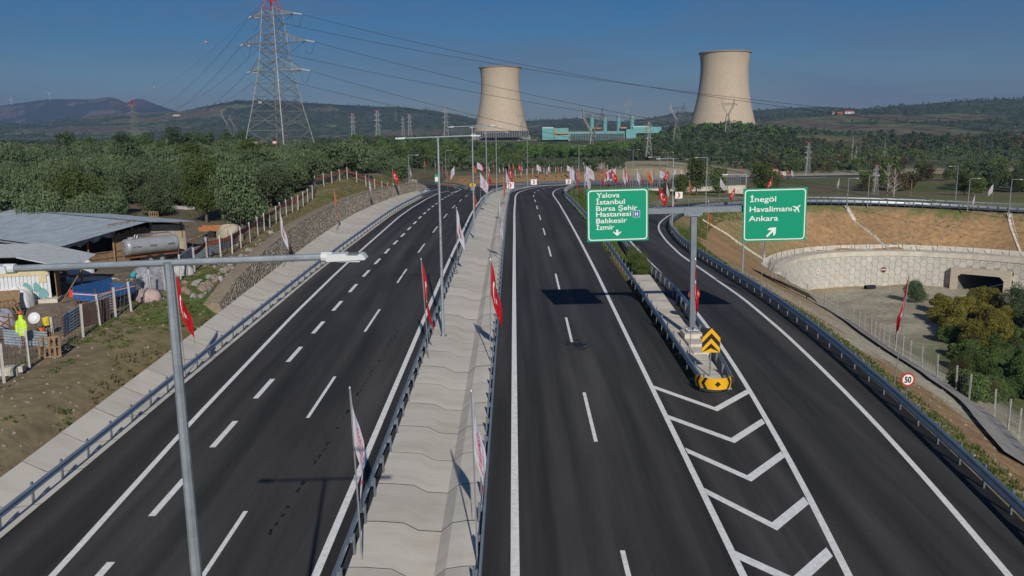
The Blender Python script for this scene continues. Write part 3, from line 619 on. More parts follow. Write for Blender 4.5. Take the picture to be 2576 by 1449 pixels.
sg = [((1867, 690), 10.0, 'single arm lamp post beside the ramp rail under the right direction sign', -1), ((1690, 577), 10.0, 'single arm lamp post where the ramp begins its loop', -1), ((1775, 523), 10.0, 'single arm lamp post on the inside of the ramp loop', -1)]
for (px, py), h, lb, s in sg:
    p = on_ground(px, py); lamp_post('lamp_post', lb, tuple(p), h + (.3 if px == 1867 else 0), [(s, 1.9)], 0, 'single arm lamp posts along the ramp')
for px, py, h, lb, s, nr_ in [(2411, 418, 9.0, 'tall lamp post on the far embankment rail above the retaining wall', -1, 150), (1660, 395, 10, 'thin lamp post behind the left direction sign', -1, 150), (2032, 397, 10, 'tall thin pole by the small shed on the far field', -1, 200), (2135, 453, 7, 'slim pole behind the far embankment rail', 1, 190), (2187, 451, 7, 'second slim pole behind the far embankment rail', 1, 190), (2440, 458, 7, 'slim pole beside the dark trees at the far right', 1, 190), (2546, 453, 8, 'slim pole at the far right in front of the dark trees', 1, 190), (1027, 391, 8, 'single arm lamp post at the end of the hillside fence', 1, 160), (1120, 379, 8, 'small single arm lamp behind the second median lamp', 1, 200), (2500, 398, 7, 'slim pole in the green field', -1, 250)]:
    p = place_top(px, py, h, nr_); lamp_post('lamp_post', lb, tuple(p), h, [(s, 1.6)], 0, 'distant single lamp posts', False)

# ------------------------------------------------------------------ flags
M_fr = mat('red_cloth', (.55, .012, .02), .65, var=.12, vscale=2, trans=.35); M_fw = mat('white_cloth', (.70, .69, .78), .65, var=.05, vscale=2, trans=.35)
M_fo = mat('orange_cloth', (.72, .17, .035), .65, var=.08, vscale=2, trans=.35); M_w = mat('white_print', (.82, .82, .82), .6, trans=.2); M_rp = mat('red_print', (.60, .02, .05), .6, trans=.2)
M_op = mat('orange_print', (.78, .13, .02), .6, trans=.2); M_bp = mat('dark_print', (.03, .025, .03), .6); M_fpole = mat('flagpole_steel', (.42, .44, .46), .4, .6)
def star_pts(cx, cy, r, rot=0):
    return [(cx + (r if k % 2 == 0 else r * .382) * math.cos(rot + k * math.pi / 5), cy + (r if k % 2 == 0 else r * .382) * math.sin(rot + k * math.pi / 5)) for k in range(10)]
def crescent(cx, cy, r, r2, dx, n=20):
    """closed outline of a crescent opening towards +x"""
    xi = (r * r - r2 * r2 + dx * dx) / (2 * dx); a1 = math.acos(max(-1, min(1, xi / r))); a2 = math.acos(max(-1, min(1, (xi - dx) / r2)))
    out = [(cx + r * math.cos(t), cy + r * math.sin(t)) for t in np.linspace(a1, 2 * math.pi - a1, n)]
    inn = [(cx + dx + r2 * math.cos(t), cy + r2 * math.sin(t)) for t in np.linspace(a2, 2 * math.pi - a2, n)]
    return out, inn
def flag_mesh(kind, W, Hh, droop, seed, fold):
    """limp cloth: fly edge hangs; returns mapping"""
    rn = random.Random(seed); ph = rn.uniform(0, 6); am = rn.uniform(.06, .12)
    def f(u, v):    # u: 0 hoist..W fly, v: 0 top..H bottom
        uu = u / W; x = u * math.cos(droop) * fold * (1 - .25 * uu); z = -v * (1 - .12 * uu) - u * math.sin(droop) * 1.0
        y = am * math.sin(3.1 * u + ph + v * 1.1) * (.2 + uu) * 1.4 + am * .6 * math.sin(7.3 * u + ph * 2 - v * .8) * uu
        x += .10 * math.sin(5 * uu + v * 1.4 + ph) * uu
        return Vector((x, y, z))
    return f
def decal(m, f, poly, mi, off=.012, sub=None):
    """flat print on the cloth, on both faces"""
    for s in (1, -1):
        vs = []
        for (u, v) in poly:
            p = f(u, v); du = f(u + .02, v) - p; dv = f(u, v + .02) - p; n = du.cross(dv).normalized(); vs.append(p + n * off * s)
        m.add(vs, [tuple(range(len(vs)))] if s < 0 else [tuple(range(len(vs)))[::-1]], mi)
FM = {}
def flag_assets(kind, var):
    k = (kind, var)
    if k in FM: return FM[k]
    W = {'red': 2.1, 'white': 1.9, 'orange': 1.9, 'oval': 1.9}[kind]; Hh = {'red': 1.5, 'white': 1.6, 'orange': 1.6, 'oval': 1.6}[kind]
    droop, fold = [(1.12, .62), (.80, .85), (1.38, .62), (.98, .75), (1.28, .5), (.45, .95)][var % 6]
    f = flag_mesh(kind, W, Hh, droop, var * 7 + len(kind), fold)
    m = MB(); NU, NV = 16, 12
    vs = [f(W * i / NU, Hh * j / NV) for j in range(NV + 1) for i in range(NU + 1)]
    m.add(vs, [(j * (NU + 1) + i, (j + 1) * (NU + 1) + i, (j + 1) * (NU + 1) + i + 1, j * (NU + 1) + i + 1) for j in range(NV) for i in range(NU)])
    cloth = m.mesh('cloth', {'red': M_fr, 'white': M_fw, 'orange': M_fo, 'oval': M_fw}[kind], smooth=True); pr = []
    if kind == 'red':
        out, inn = crescent(W * .37, Hh * .5, .38, .30, .095); d = MB()
        for a in range(len(out) - 1): decal(d, f, [out[a], out[a + 1], inn[a + 1], inn[a]], 0, .012)
        pr.append(('crescent', d.mesh('crescent', M_w))); d = MB(); st = star_pts(W * .60, Hh * .5, .19, math.pi)
        for a in range(0, 10, 2): decal(d, f, [st[a], st[(a + 1) % 10], (W * .60, Hh * .5), st[a - 1]], 0)
        pr.append(('star', d.mesh('star', M_w)))
    elif kind == 'white':
        cx, cy, r = W * .5, Hh * .40, .37; d = MB()
        for a in range(28):
            a0, a1 = a * 2 * math.pi / 28, (a + 1) * 2 * math.pi / 28
            for ra, rb in ((r, r * .93), (r * .55, r * .47)): decal(d, f, [(cx + ra * math.cos(a0), cy + ra * math.sin(a0)), (cx + ra * math.cos(a1), cy + ra * math.sin(a1)), (cx + rb * math.cos(a1), cy + rb * math.sin(a1)), (cx + rb * math.cos(a0), cy + rb * math.sin(a0))], 0)
        for a in range(16): t = a * math.pi / 8; decal(d, f, star_pts(cx + r * .75 * math.cos(t), cy + r * .75 * math.sin(t), r * .11, t), 0)
        o2, i2 = crescent(cx, cy, r * .36, r * .29, r * .1, 10)
        for a in range(9): decal(d, f, [o2[a], o2[a + 1], i2[a + 1], i2[a]], 0)
        pr.append(('emblem', d.mesh('emblem', M_rp)))
        if var < 6:
            d = MB()
            for s_, yb, hh_ in (('ULAŞTIRMA VE ALTYAPI', .66, .12), ('BAKANLIĞI', .80, .12)):
                wd = .078 * len(s_); P, Fs = text_fit(s_, cx - wd / 2, cx + wd / 2, 0, hh_, .015)
                for q in Fs: decal(d, f, [(P[i][0], Hh * yb + .1 - P[i][1]) for i in q], 0)
            pr.append(('lettering', d.mesh('lettering', M_rp)))
    elif kind in ('orange', 'oval'):
        cx, cy = W * .5, Hh * .5; d = MB(); R1 = .40
        ring = [(cx + R1 * math.cos(a), cy + R1 * .92 * math.sin(a)) for a in np.linspace(0, 2 * math.pi, 25)[:-1]]
        for a in range(24): decal(d, f, [ring[a], ring[(a + 1) % 24], (cx, cy)], 0, .010)
        pr.append(('emblem', d.mesh('emblem', M_op if kind == 'oval' else M_bp))); d = MB()
        for tri in ([(cx - .26, cy + .26), (cx - .06, cy - .3), (cx - .02, cy - .3), (cx - .04, cy + .26)], [(cx + .04, cy + .26), (cx + .02, cy - .3), (cx + .06, cy - .3), (cx + .26, cy + .26)]): decal(d, f, tri, 0, .018)
        pr.append(('road_mark', d.mesh('road_mark', M_bp if kind == 'oval' else M_fo)))
    FM[k] = (cloth, pr); return FM[k]
pole_me = None
def flag(label, loc, kind, h=5.8, var=0, side=1, group='flags on steel poles along the new road', lean=(0, 0), sc=1.0):
    global pole_me
    if pole_me is None: m = MB(); m.bar((0, 0, 0), (0, 0, 1), 1, 6); m.lathe([(1.5, 1.0), (.8, 1.01)], 6); pole_me = m.mesh('pole', M_fpole)
    r = thing('flag_on_pole', label, 'flag', loc, 0, group); r.rotation_euler = (lean[0], lean[1], 0)
    obj('pole', pole_me, r, (0, 0, 0), None, (.028, .028, h)); cl, pr = flag_assets(kind, var)
    c = obj('flag_cloth', cl, r, (.03 * side, 0, h - .06), (0, 0, 0 if side > 0 else math.pi), sc)
    for n_, me in pr: obj(n_, me, c)
    return r
def F(label, px, py, kind, base=None, h=5.8, var=0, side=1, near=20, lean=(0, 0), x=None, sc=1.0):
    if base is not None:
        p = on_ground(*base) if x is None else None
    else: p = place_top(px, py, h, near)
    if x is not None: t = t_of(base); q = HW.at(t, x); p = np.array([q[0], q[1], q[2] - .05])
    return flag(label, tuple(p), kind, h, var, side, lean=lean, sc=sc)
F('white ministry flag with red ring emblem and red lettering on the near left median rail', 0, 0, 'white', 23.9, 5.8, 2, 1, x=-1.75, lean=(0, -.02), sc=1.2)
F('white flag hanging almost closed on the near right median rail', 0, 0, 'white', 23.5, 5.8, 4, 1, x=1.95, lean=(0, -.015), sc=1.2)
F('red crescent flag hanging limp before the second median lamp post', 0, 0, 'red', 45.0, 5.9, 4, 1, x=-1.75, lean=(0, -.045), sc=1.25)
F('red flag on the right median rail, casting its shadow into the concrete channel', 0, 0, 'red', 44.6, 5.9, 0, 1, x=1.75, lean=(0, .02), sc=1.25)
F('red flag behind the closest lamp post, at the edge of the grass bank', 0, 0, 'red', 42.9, 5.7, 0, 1, x=-14.85, lean=(0, -.02), sc=1.25)
F('white flag with an orange oval at the stone wall, lower on the left', 705, 538, 'oval', (714, 700), 5.9, 0, 1, sc=1.1)
F('orange flag hanging straight down before the stone wall', 844, 477, 'orange', (847, 600), 5.9, 2, 1, sc=1.15)
F('white flag hanging narrow above the middle of the stone wall', 930, 439, 'white', (932, 540), 5.9, 2, 1, sc=1.1)
F('red crescent flag above the stone wall near its far end', 991, 417, 'red', (990, 505), 5.9, 1, 1, sc=1.1)
F('white flag at the far end of the hillside fence', 1034, 407, 'white', (1033, 488), 5.9, 4, 1)
F('orange flag left of the second median lamp post, high on the bend', 1067, 402, 'orange', None, 5.8, 0, 1, 180)
F('slim white flag just left of the second median lamp post', 1094, 404, 'white', None, 5.8, 2, 1, 180)
F('white flag with an orange oval on the left median rail beyond the second lamp', 0, 0, 'oval', 69.5, 5.8, 0, 1, x=-1.75, sc=1.25)
F('orange flag hanging limp by the third median lamp post', 0, 0, 'orange', 97, 5.8, 4, 1, x=-1.75, sc=1.2)
F('white flag right of the third median lamp post', 0, 0, 'white', 118, 5.8, 1, 1, x=-1.75, sc=1.2)
F('red flag on the median rail by the fourth lamp post', 0, 0, 'red', 147, 5.8, 0, 1, x=-1.75, sc=1.2)
F('white and orange oval flag on the right median rail in the middle distance', 0, 0, 'oval', 76, 5.8, 2, 1, x=1.75, sc=1.2)
F('orange flag on the right median rail in the middle distance', 0, 0, 'orange', 106, 5.8, 2, 1, x=1.75, sc=1.2)
F('white flag on the right median rail before the bend', 0, 0, 'white', 131, 5.8, 0, 1, x=1.75, sc=1.2)
F('red crescent flag on the right median rail at the bend', 0, 0, 'red', 160, 5.8, 3, 1, x=1.75, sc=1.2)
F('red crescent flag beside the gantry post of the direction signs', 1741, 655, 'red', None, 6.0, 2, 1, 44, lean=(0, .03), sc=1.1)
F('red flag on a tall pole behind the ramp rail at the far right', 2270, 712, 'red', None, 6.2, 2, -1, 44, lean=(0, .055), sc=1.1)
F('large red crescent flag standing behind the left direction sign', 1658, 469, 'red', None, 5.9, 1, 1, 100, sc=1.2)
F('white flag just right of the large red flag behind the signs', 1677, 460, 'white', None, 5.9, 0, 1, 110)
F('white flag hanging slim above the gantry beam', 1692, 480, 'white', None, 5.9, 2, 1, 100)
F('orange flag left of the right direction sign', 1734, 455, 'orange', None, 5.9, 0, 1, 130)
F('orange flag hanging behind the gantry beam', 1782, 507, 'orange', None, 5.9, 4, 1, 75)
F('white flag by the bridge fence near the right direction sign', 1812, 448, 'white', None, 5.9, 1, 1, 150)
F('white and orange flag peeking out under the right direction sign', 1921, 590, 'oval', None, 5.9, 2, 1, 60)
F('white ministry flag behind the top of the left direction sign', 1477, 443, 'white', None, 5.9, 0, 1, 120, sc=1.1)
F('red flag above the shrubs at the gore of the far bend', 1452, 428, 'red', None, 5.9, 4, 1, 120, sc=1.1)
F('white flag on the far embankment, left of the orange one', 2112, 447, 'white', None, 5.9, 0, -1, 150)
F('orange flag on the far embankment rail', 2294, 455, 'orange', None, 5.9, 2, 1, 150)
F('lilac white flag flying left on the far embankment before the dark trees', 2499, 465, 'white', None, 5.9, 1, -1, 150)
F('small white flag half hidden behind the far embankment rail', 2453, 491, 'white', None, 5.9, 0, -1, 160)
F('red flag leaning low by the bridge abutment', 1849, 473, 'red', None, 5.6, 1, -1, 150)
small = [(1113, 407, 'r'), (1124, 419, 'r'), (1143, 418, 'w'), (1188, 412, 'o'), (1200, 409, 'w'), (1207, 410, 'r'), (1229, 412, 'w'), (1242, 409, 'o'), (1255, 414, 'w'), (1265, 410, 'w'), (1282, 413, 'w'), (1290, 410, 'o'), (1304, 413, 'r'), (1312, 412, 'w'), (1341, 413, 'r'), (1350, 415, 'w'),
         (1374, 420, 'w'), (1382, 416, 'w'), (1403, 418, 'o'), (1418, 417, 'o'), (1427, 416, 'w'), (1433, 421, 'w'), (1438, 422, 'w'), (1449, 419, 'r'), (1470, 421, 'w'), (1474, 418, 'w'), (1480, 421, 'w'), (1511, 422, 'r'), (1521, 420, 'o'), (1537, 423, 'r'), (1541, 424, 'w'), (1549, 423, 'w'), (1567, 424, 'w'),
         (1573, 423, 'r'), (1575, 424, 'w'), (1602, 427, 'w'), (1614, 425, 'r'), (1629, 430, 'o'), (1638, 426, 'w'), (1647, 424, 'r'), (1659, 427, 'w'), (1671, 425, 'r'), (1677, 426, 'w'), (1682, 428, 'r'), (1692, 428, 'o'), (1700, 427, 'w'), (1712, 427, 'w'), (1728, 427, 'w'), (1742, 430, 'r'), (1751, 429, 'r'), (1772, 430, 'r'), (1796, 430, 'o'),
         (1804, 431, 'o'), (1811, 425, 'r'), (1821, 430, 'w'), (1838, 432, 'r'), (1766, 421, 'w'), (1864, 422, 'r'), (1871, 427, 'w'), (1905, 431, 'o'), (1911, 433, 'w'), (1923, 433, 'w'), (1938, 426, 'w'), (1964, 431, 'r'), (1980, 426, 'o'), (1991, 428, 'w'), (1943, 446, 'r')]
gl = {'r': ('tiny red flag in the far row of flags along the highway bend', 'red'), 'w': ('tiny white flag in the far row of flags along the highway bend', 'white'), 'o': ('tiny orange flag in the far row of flags along the highway bend', 'orange')}
rn = random.Random(11)
for px, py, c in small:
    lb, kd = gl[c]; p = place_top(px, py, 5.8, 175); flag(lb, tuple(p), kd, 5.8, rn.choice([6, 7, 9, 11, 8]) if kd == 'white' else rn.choice([0, 1, 3, 2]), rn.choice([1, 1, 1, -1]), {'r': 'tiny red flags of the far row', 'w': 'tiny white flags of the far row', 'o': 'tiny orange flags of the far row'}[c], sc=1.15)

# ------------------------------------------------------------------ direction sign gantry
M_green = mat('green_sheeting', (.0, .30, .165), .4, var=.05, vscale=1.5, stretch=(.3, 1, 14)); M_lett = mat('reflective_white', (.80, .82, .80), .5); M_blue = mat('blue_sheeting', (.01, .09, .33), .4)
gb = np.array([11.05, 48.75, float(zr(0, 48.75)) + .55]); ga = thing('sign_gantry', 'galvanised T shaped gantry post carrying the two green direction signs', 'sign gantry', tuple(gb)); ga.rotation_euler = (0, R(-1.0), 0)
m = MB(); m.box((0, 0, 3.65), (.33, .32, 7.3)); m.build('column', M_galv, ga); m = MB(); m.box((0, 0, .03), (.72, .7, .06)); m.build('base_plate', M_galv, ga)
for s in (-1, 1):
    for k in (-.25, 0, .25): m = MB(); m.box((s * .24, k, .16), (.16, .02, .24)) if k else m.box((0, -.26, .16), (.02, .18, .24)); m.build('stiffener', M_galv, ga)
m = MB(); m.box((-.15, 0, 7.42), (6.1, .34, .34)); m.build('beam', M_galv, ga); m = MB(); m.box((-.15, 0, 7.6), (6.1, .40, .03)); m.build('beam_flange', M_galv, ga)
m = MB(); m.box((-.05, 0, 7.36), (1.1, .42, .5)); m.build('beam_saddle', M_galv, ga); m = MB(); m.box((0, 0, 7.08), (.72, .46, .06)); m.build('head_plate', M_galv, ga)
for k, (yy, zz, hh) in enumerate(((48.65, .30, .30), (47.3, .14, .16), (45.95, .04, .08))):
    m = MB(); m.box((0, 0, 0), (1.12 - k * .05, 1.35, hh + .3)); b_ = m.build('concrete_block', M_conc2, None, loc=(11.0 - .05 * k, yy, float(zr(0, yy)) + hh - .1)); tag(b_, ['concrete footing directly under the gantry post', 'second concrete block in front of the gantry footing', 'lowest concrete block at the tip of the gore paving'][k], 'concrete block')
def rounded(w, h, r, n=5):
    out = []
    for cx_, cz_, a0 in ((w/2 - r, h/2 - r, 0), (-w/2 + r, h/2 - r, 90), (-w/2 + r, -h/2 + r, 180), (w/2 - r, -h/2 + r, 270)):
        for k in range(n + 1): a = R(a0 + 90 * k / n); out.append((cx_ + r * math.cos(a), cz_ + r * math.sin(a)))
    return out
def flat(m, P, y, mi=0): m.add([(x, y, z) for x, z in P], [tuple(range(len(P)))[::-1]], mi)
def sign_panel(label, c, w, h, rz):
    s = thing('direction_sign', label, 'road sign', c, rz, 'green direction signs on the gantry'); s.rotation_euler = (0, R(-1.0), rz)
    m = MB(); m.prism([(-w/2, -h/2), (w/2, -h/2), (w/2, h/2), (-w/2, h/2)], 0, .06); m.build('panel', M_green, s)
    o = rounded(w - .14, h - .14, .2); i = rounded(w - .26, h - .26, .15); m = MB(); n = len(o)
    m.add([(x, -.004, z) for x, z in o] + [(x, -.004, z) for x, z in i], [(k, n + k, n + (k + 1) % n, (k + 1) % n) for k in range(n)]); m.build('white_border', M_lett, s)
    m = MB(); m.box((0, .10, .6), (w * .9, .06, .1)); m.box((0, .10, -.6), (w * .9, .06, .1)); m.build('back_rail', M_galv, s, kind='stuff')
    return s
def letter(s, txt, x0, x1, zb, cap, bold=.012):
    P, Fs = text_fit(txt, x0, x1, zb, cap, bold); m = MB(); m.add([(x, -.006, z) for x, z in P], [q for q in Fs]); m.build('lettering', M_lett, s)
w1, h1 = 3.66, 3.12; c1 = at(1554, 541, 48.3); s1 = sign_panel('green sign reading Yalova İstanbul Bursa Şehir Hastanesi Balıkesir İzmir', tuple(c1), w1, h1, R(1.5))
for txt, f0, f1, zb in (('Yalova', .155, .53, .162), ('İstanbul', .148, .615, .288), ('Bursa Şehir', .148, .82, .411), ('Hastanesi', .148, .715, .522), ('Balıkesir', .148, .65, .645), ('İzmir', .148, .44, .77)):
    letter(s1, txt, -w1/2 + f0 * w1, -w1/2 + f1 * w1, h1/2 - zb * h1, .285)
m = MB(); x0, x1, z0, z1 = [(-w1/2 + .755 * w1), (-w1/2 + .855 * w1), h1/2 - .545 * h1, h1/2 - .43 * h1]; flat(m, [(x0 - .02, z0 - .02), (x1 + .02, z0 - .02), (x1 + .02, z1 + .02), (x0 - .02, z1 + .02)], -.004); m.build('hospital_badge_edge', M_lett, s1)
m = MB(); flat(m, [(x0, z0), (x1, z0), (x1, z1), (x0, z1)], -.006); hb = m.build('hospital_badge', M_blue, s1)
P, Fs = text_fit('H', x0 + .09, x1 - .09, z0 + .06, .24, .03); m = MB(); m.add([(x, -.009, z) for x, z in P], Fs); m.build('lettering', M_lett, hb)
ax_, az_ = -w1/2 + .49 * w1, h1/2 - .90 * h1
m = MB(); flat(m, [(ax_, az_), (ax_ + .26, az_ + .24), (ax_ + .24, az_ + .27), (ax_ + .06, az_ + .19), (ax_ + .06, az_ + .38), (ax_ - .06, az_ + .38), (ax_ - .06, az_ + .19), (ax_ - .24, az_ + .27), (ax_ - .26, az_ + .24)], -.006); m.build('arrow_marking', M_lett, s1)
w2, h2 = 3.72, 3.14; c2 = at(1949, 540, 48.3); s2 = sign_panel('green sign reading İnegöl Havalimanı Ankara with an aeroplane symbol', tuple(c2), w2, h2, R(-2))
for txt, f0, f1, zb in (('İnegöl', .106, .514, .25), ('Havalimanı', .10, .765, .438), ('Ankara', .09, .555, .612)): letter(s2, txt, -w2/2 + f0 * w2, -w2/2 + f1 * w2, h2/2 - zb * h2, .31)
def rot(P, a, c, k=1): return [(c[0] + k * (x * math.cos(a) - z * math.sin(a)), c[1] + k * (x * math.sin(a) + z * math.cos(a))) for x, z in P]
m = MB(); aw = [(-.06, -.42), (.06, -.42), (.06, .05), (.27, -.12), (.27, .06), (0, .36), (-.27, .06), (-.27, -.12), (-.06, .05)]
q = rot(aw, -math.pi / 4, (-w2/2 + .46 * w2, h2/2 - .82 * h2), .98); m.add([(x, -.006, z) for x, z in q], [(0, 1, 2, 8), (2, 3, 4, 5), (5, 6, 7, 8), (2, 5, 8)]); m.build('arrow_marking', M_lett, s2)
m = MB(); c_ = (-w2/2 + .85 * w2, h2/2 - .385 * h2)
for P_ in ([(-.03, -.24), (.03, -.24), (.035, .2), (0, .27), (-.035, .2)], [(-.03, .06), (-.03, -.06), (-.26, -.12), (-.26, -.07)], [(.03, -.06), (.03, .06), (.26, -.07), (.26, -.12)], [(-.03, -.16), (-.03, -.22), (-.12, -.26), (-.12, -.22)], [(.03, -.22), (.03, -.16), (.12, -.22), (.12, -.26)]):
    flat(m, rot(P_, -math.pi / 4, c_), -.006)
m.build('aeroplane_symbol', M_lett, s2, kind='stuff')
# speed limit signs
def speed_sign(label, loc, h, d=.37, rz=0.0):
    s = thing('speed_sign', label, 'road sign', loc, rz); m = MB(); m.bar((0, .05, -.2), (0, .05, h + .3), .035, 8); m.build('post', M_galv, s)
    for nm, r_, y, mm in (('backing', d, 0, M_redp), ('white_disc', d * .74, -.006, M_lett)):
        m = MB(); P_ = [(r_ * math.cos(a), h + r_ * math.sin(a)) for a in np.linspace(0, 2 * math.pi, 29)[:-1]]; m.prism(P_, y, .04); m.build(nm, mm, s)
    m = MB(); Pp, Fs = text_fit('50', -d * .48, d * .48, h - .15, .30, .04); m.add([(x, -.012, z) for x, z in Pp], Fs); m.build('lettering', M_blk, s)
p = hit(2283, 1035, lambda X, Y: RP.dist(X, Y)[1] - .5); speed_sign('round 50 speed limit sign behind the ramp rail', tuple(at(2284, 955, 39.2) - np.array([0, 0, 2.25])), 2.25, .36)
speed_sign('round 50 speed limit sign half hidden behind the gantry post', (11.75, 51.6, float(zr(0, 51.6)) - .1), 2.25, .375)
# arrow boards of the far bend
M_white = mat('white_sheeting', (.78, .78, .78), .5)
def arrow_board(label, loc, w=.9, h=.75, zc=1.3):
    s = thing('arrow_board', label, 'road sign', loc, 0, 'red and white arrow boards on the bend'); m = MB(); m.box((0, .03, zc), (w, .04, h)); m.build('panel', M_white, s); m = MB(); m.bar((0, .06, 0), (0, .06, zc), .04, 6); m.build('post', M_galv, s)
    m = MB(); a, b = w * .22, h * .38
    m.add([(-a, 0, zc + b), (0, 0, zc + b), (a, 0, zc), (0, 0, zc - b), (-a, 0, zc - b), (0, 0, zc)], [(5, 2, 1, 0), (4, 3, 2, 5)]); m.build('arrow_marking', M_redp, s)
for k, (px, py) in enumerate(((1284, 466), (1343, 459), (1430, 457))):
    p = hit(px, py + 6, lambda X, Y: ground(X, Y)); t = HW.dist(np.array([p[0]]), np.array([p[1]]))[2][0]
for lb, px, py, y0 in (('arrow board behind the end of the median, first in the row', 1284, 466, 176), ('second arrow board along the bend rail', 1343, 458, 208), ('third arrow board along the bend rail, by the tall flags', 1430, 457, 232), ('arrow board beside the shrubs of the ramp loop', 1708, 491, 168)):
    q = at(px, py, y0); g_ = gz(q[0], q[1]); arrow_board(lb, (q[0], q[1], g_), 1.5, 1.35, float(q[2] - g_))
q = at(1100, 449, 186); g_ = gz(q[0], q[1]); s = thing('exit_sign', 'small green and white road sign at the end of the stone wall', 'road sign', (q[0], q[1], g_)); zc = float(q[2] - g_)
m = MB(); m.box((0, .03, zc), (1.2, .05, 1.9)); m.build('panel', M_green, s); m = MB(); m.box((0, -.005, zc - .15), (1.0, .02, 1.0)); m.build('white_field', M_white, s); m = MB(); m.bar((0, .08, 0), (0, .08, zc), .05, 6); m.build('post', M_galv, s)
q = at(1189, 466, 190); g_ = gz(q[0], q[1]); s = thing('crash_cushion', 'yellow crash cushion with a dark disc where the roads part', 'crash cushion', (q[0], q[1], g_))
zc = float(q[2] - g_); m = MB(); m.prism([(.75 * math.cos(a), zc + .42 * math.sin(a)) for a in np.linspace(0, 2 * math.pi, 17)[:-1]], 0, 1.2); m.build('yellow_nose', M_yel, s); m = MB(); m.prism([(.3 * math.cos(a), zc + .26 * math.sin(a)) for a in np.linspace(0, 2 * math.pi, 13)[:-1]], -.02, .02); m.build('dark_disc', M_blk, s); m = MB(); m.box((0, .6, zc * .5 - .2), (1.0, 1.0, zc - .1)); m.build('foot', M_galv, s)
# ------------------------------------------------------------------ retaining wall with hexagonal panels and the culvert
M_hex = mat('precast_panel', (.50, .48, .43), .88, var=.10, vscale=.8, bump=.15, bscale=10, obj_var=.05); M_joint = mat('panel_joint', (.36, .345, .31), .9)
M_wood_form = mat('board_marked_concrete', (.48, .42, .33), .9, var=.15, vscale=1.0, stretch=(.4, .4, 6))
rw = thing('retaining_wall', 'curved pale retaining wall of hexagonal concrete panels below the embankment', 'retaining wall', (75, 165.8, -18))
ORG = np.array([75, 165.8, -18.0])
TW = WALLP.t[-1]; tcv = float(WALLP.dist(np.array([CULV[0]]), np.array([CULV[1]]))[2][0])
ztop = lambda t: -10.4 + 0 * t
zbot = lambda t: -19.0 + np.clip(11 - t, 0, 11) * .62
def wall_pt(t, off, z): p = WALLP.at(t, off); return np.array([p[0], p[1], z]) - ORG
def wall_strip(t0, t1, off0, off1, z0, z1, name, m, step=1.0):
    n = max(2, int((t1 - t0) / step) + 1); tt = np.linspace(t0, t1, n); mb = MB()
    for a, b in zip(tt[:-1], tt[1:]):
        za0 = z0(a) if callable(z0) else z0; zb0 = z0(b) if callable(z0) else z0
        A0 = [wall_pt(a, off1, za0), wall_pt(b, off1, zb0), wall_pt(b, off1, z1), wall_pt(a, off1, z1)]; B0 = [wall_pt(a, off0, za0), wall_pt(b, off0, zb0), wall_pt(b, off0, z1), wall_pt(a, off0, z1)]
        mb.add(A0 + B0, [(0, 1, 2, 3), (7, 6, 5, 4), (3, 2, 6, 7), (0, 4, 5, 1)])
    mb.add([wall_pt(t0, off0, z0(t0) if callable(z0) else z0), wall_pt(t0, off1, z0(t0) if callable(z0) else z0), wall_pt(t0, off1, z1), wall_pt(t0, off0, z1)], [(0, 1, 2, 3)])
    return mb.build(name, m, rw)
CW = 4.9
wall_strip(.2, tcv - CW - .6, -.3, -.06, zbot, -11.2, 'wall_backing', M_joint); wall_strip(tcv + CW + .6, TW, -.3, -.06, zbot, -11.2, 'wall_backing', M_joint)
wall_strip(tcv - CW - .6, tcv + CW + .6, -.3, -.06, -13.0, -11.2, 'wall_backing', M_joint)
wall_strip(0, TW, -1.6, .16, -11.3, -10.35, 'coping', M_conc2)
# panels
HWD, HHT = 1.46, 1.62     # pitch across and height of a panel
def hexa(w, h, sh):       # elongated hexagon outline
    return [(-w / 2, 0), (-w / 2 + w * .22, h / 2), (w / 2 - w * .22, h / 2), (w / 2, 0), (w / 2 - w * .22, -h / 2), (-w / 2 + w * .22, -h / 2)]
wpit = HWD * .80; col = 0; t = .8
while t < TW - .8:
    zc = -11.25 - HHT / 2 + (HHT / 2 if col % 2 else 0) + .15
    while zc > -19.2:
        inside = abs(t - tcv) < CW + .75 and zc < -12.9
        if not inside and zc > zbot(t) + .2:
            out = []; inn = []
            for (a, b) in hexa(HWD * .985, HHT * .965, 0):
                zz = min(zc + b, -11.22)
                out.append(wall_pt(t + a, -.06, zz)); inn.append(wall_pt(t + a * .93, .03, min(zc + b * .93, -11.22)))
            m = MB(); m.add(out + inn, [tuple(range(6, 12))[::-1]] + [(k, (k + 1) % 6, 6 + (k + 1) % 6, 6 + k)[::-1] for k in range(6)]); 
            m.build('wall_panel', M_hex, rw)
        zc -= HHT
    t += wpit; col += 1
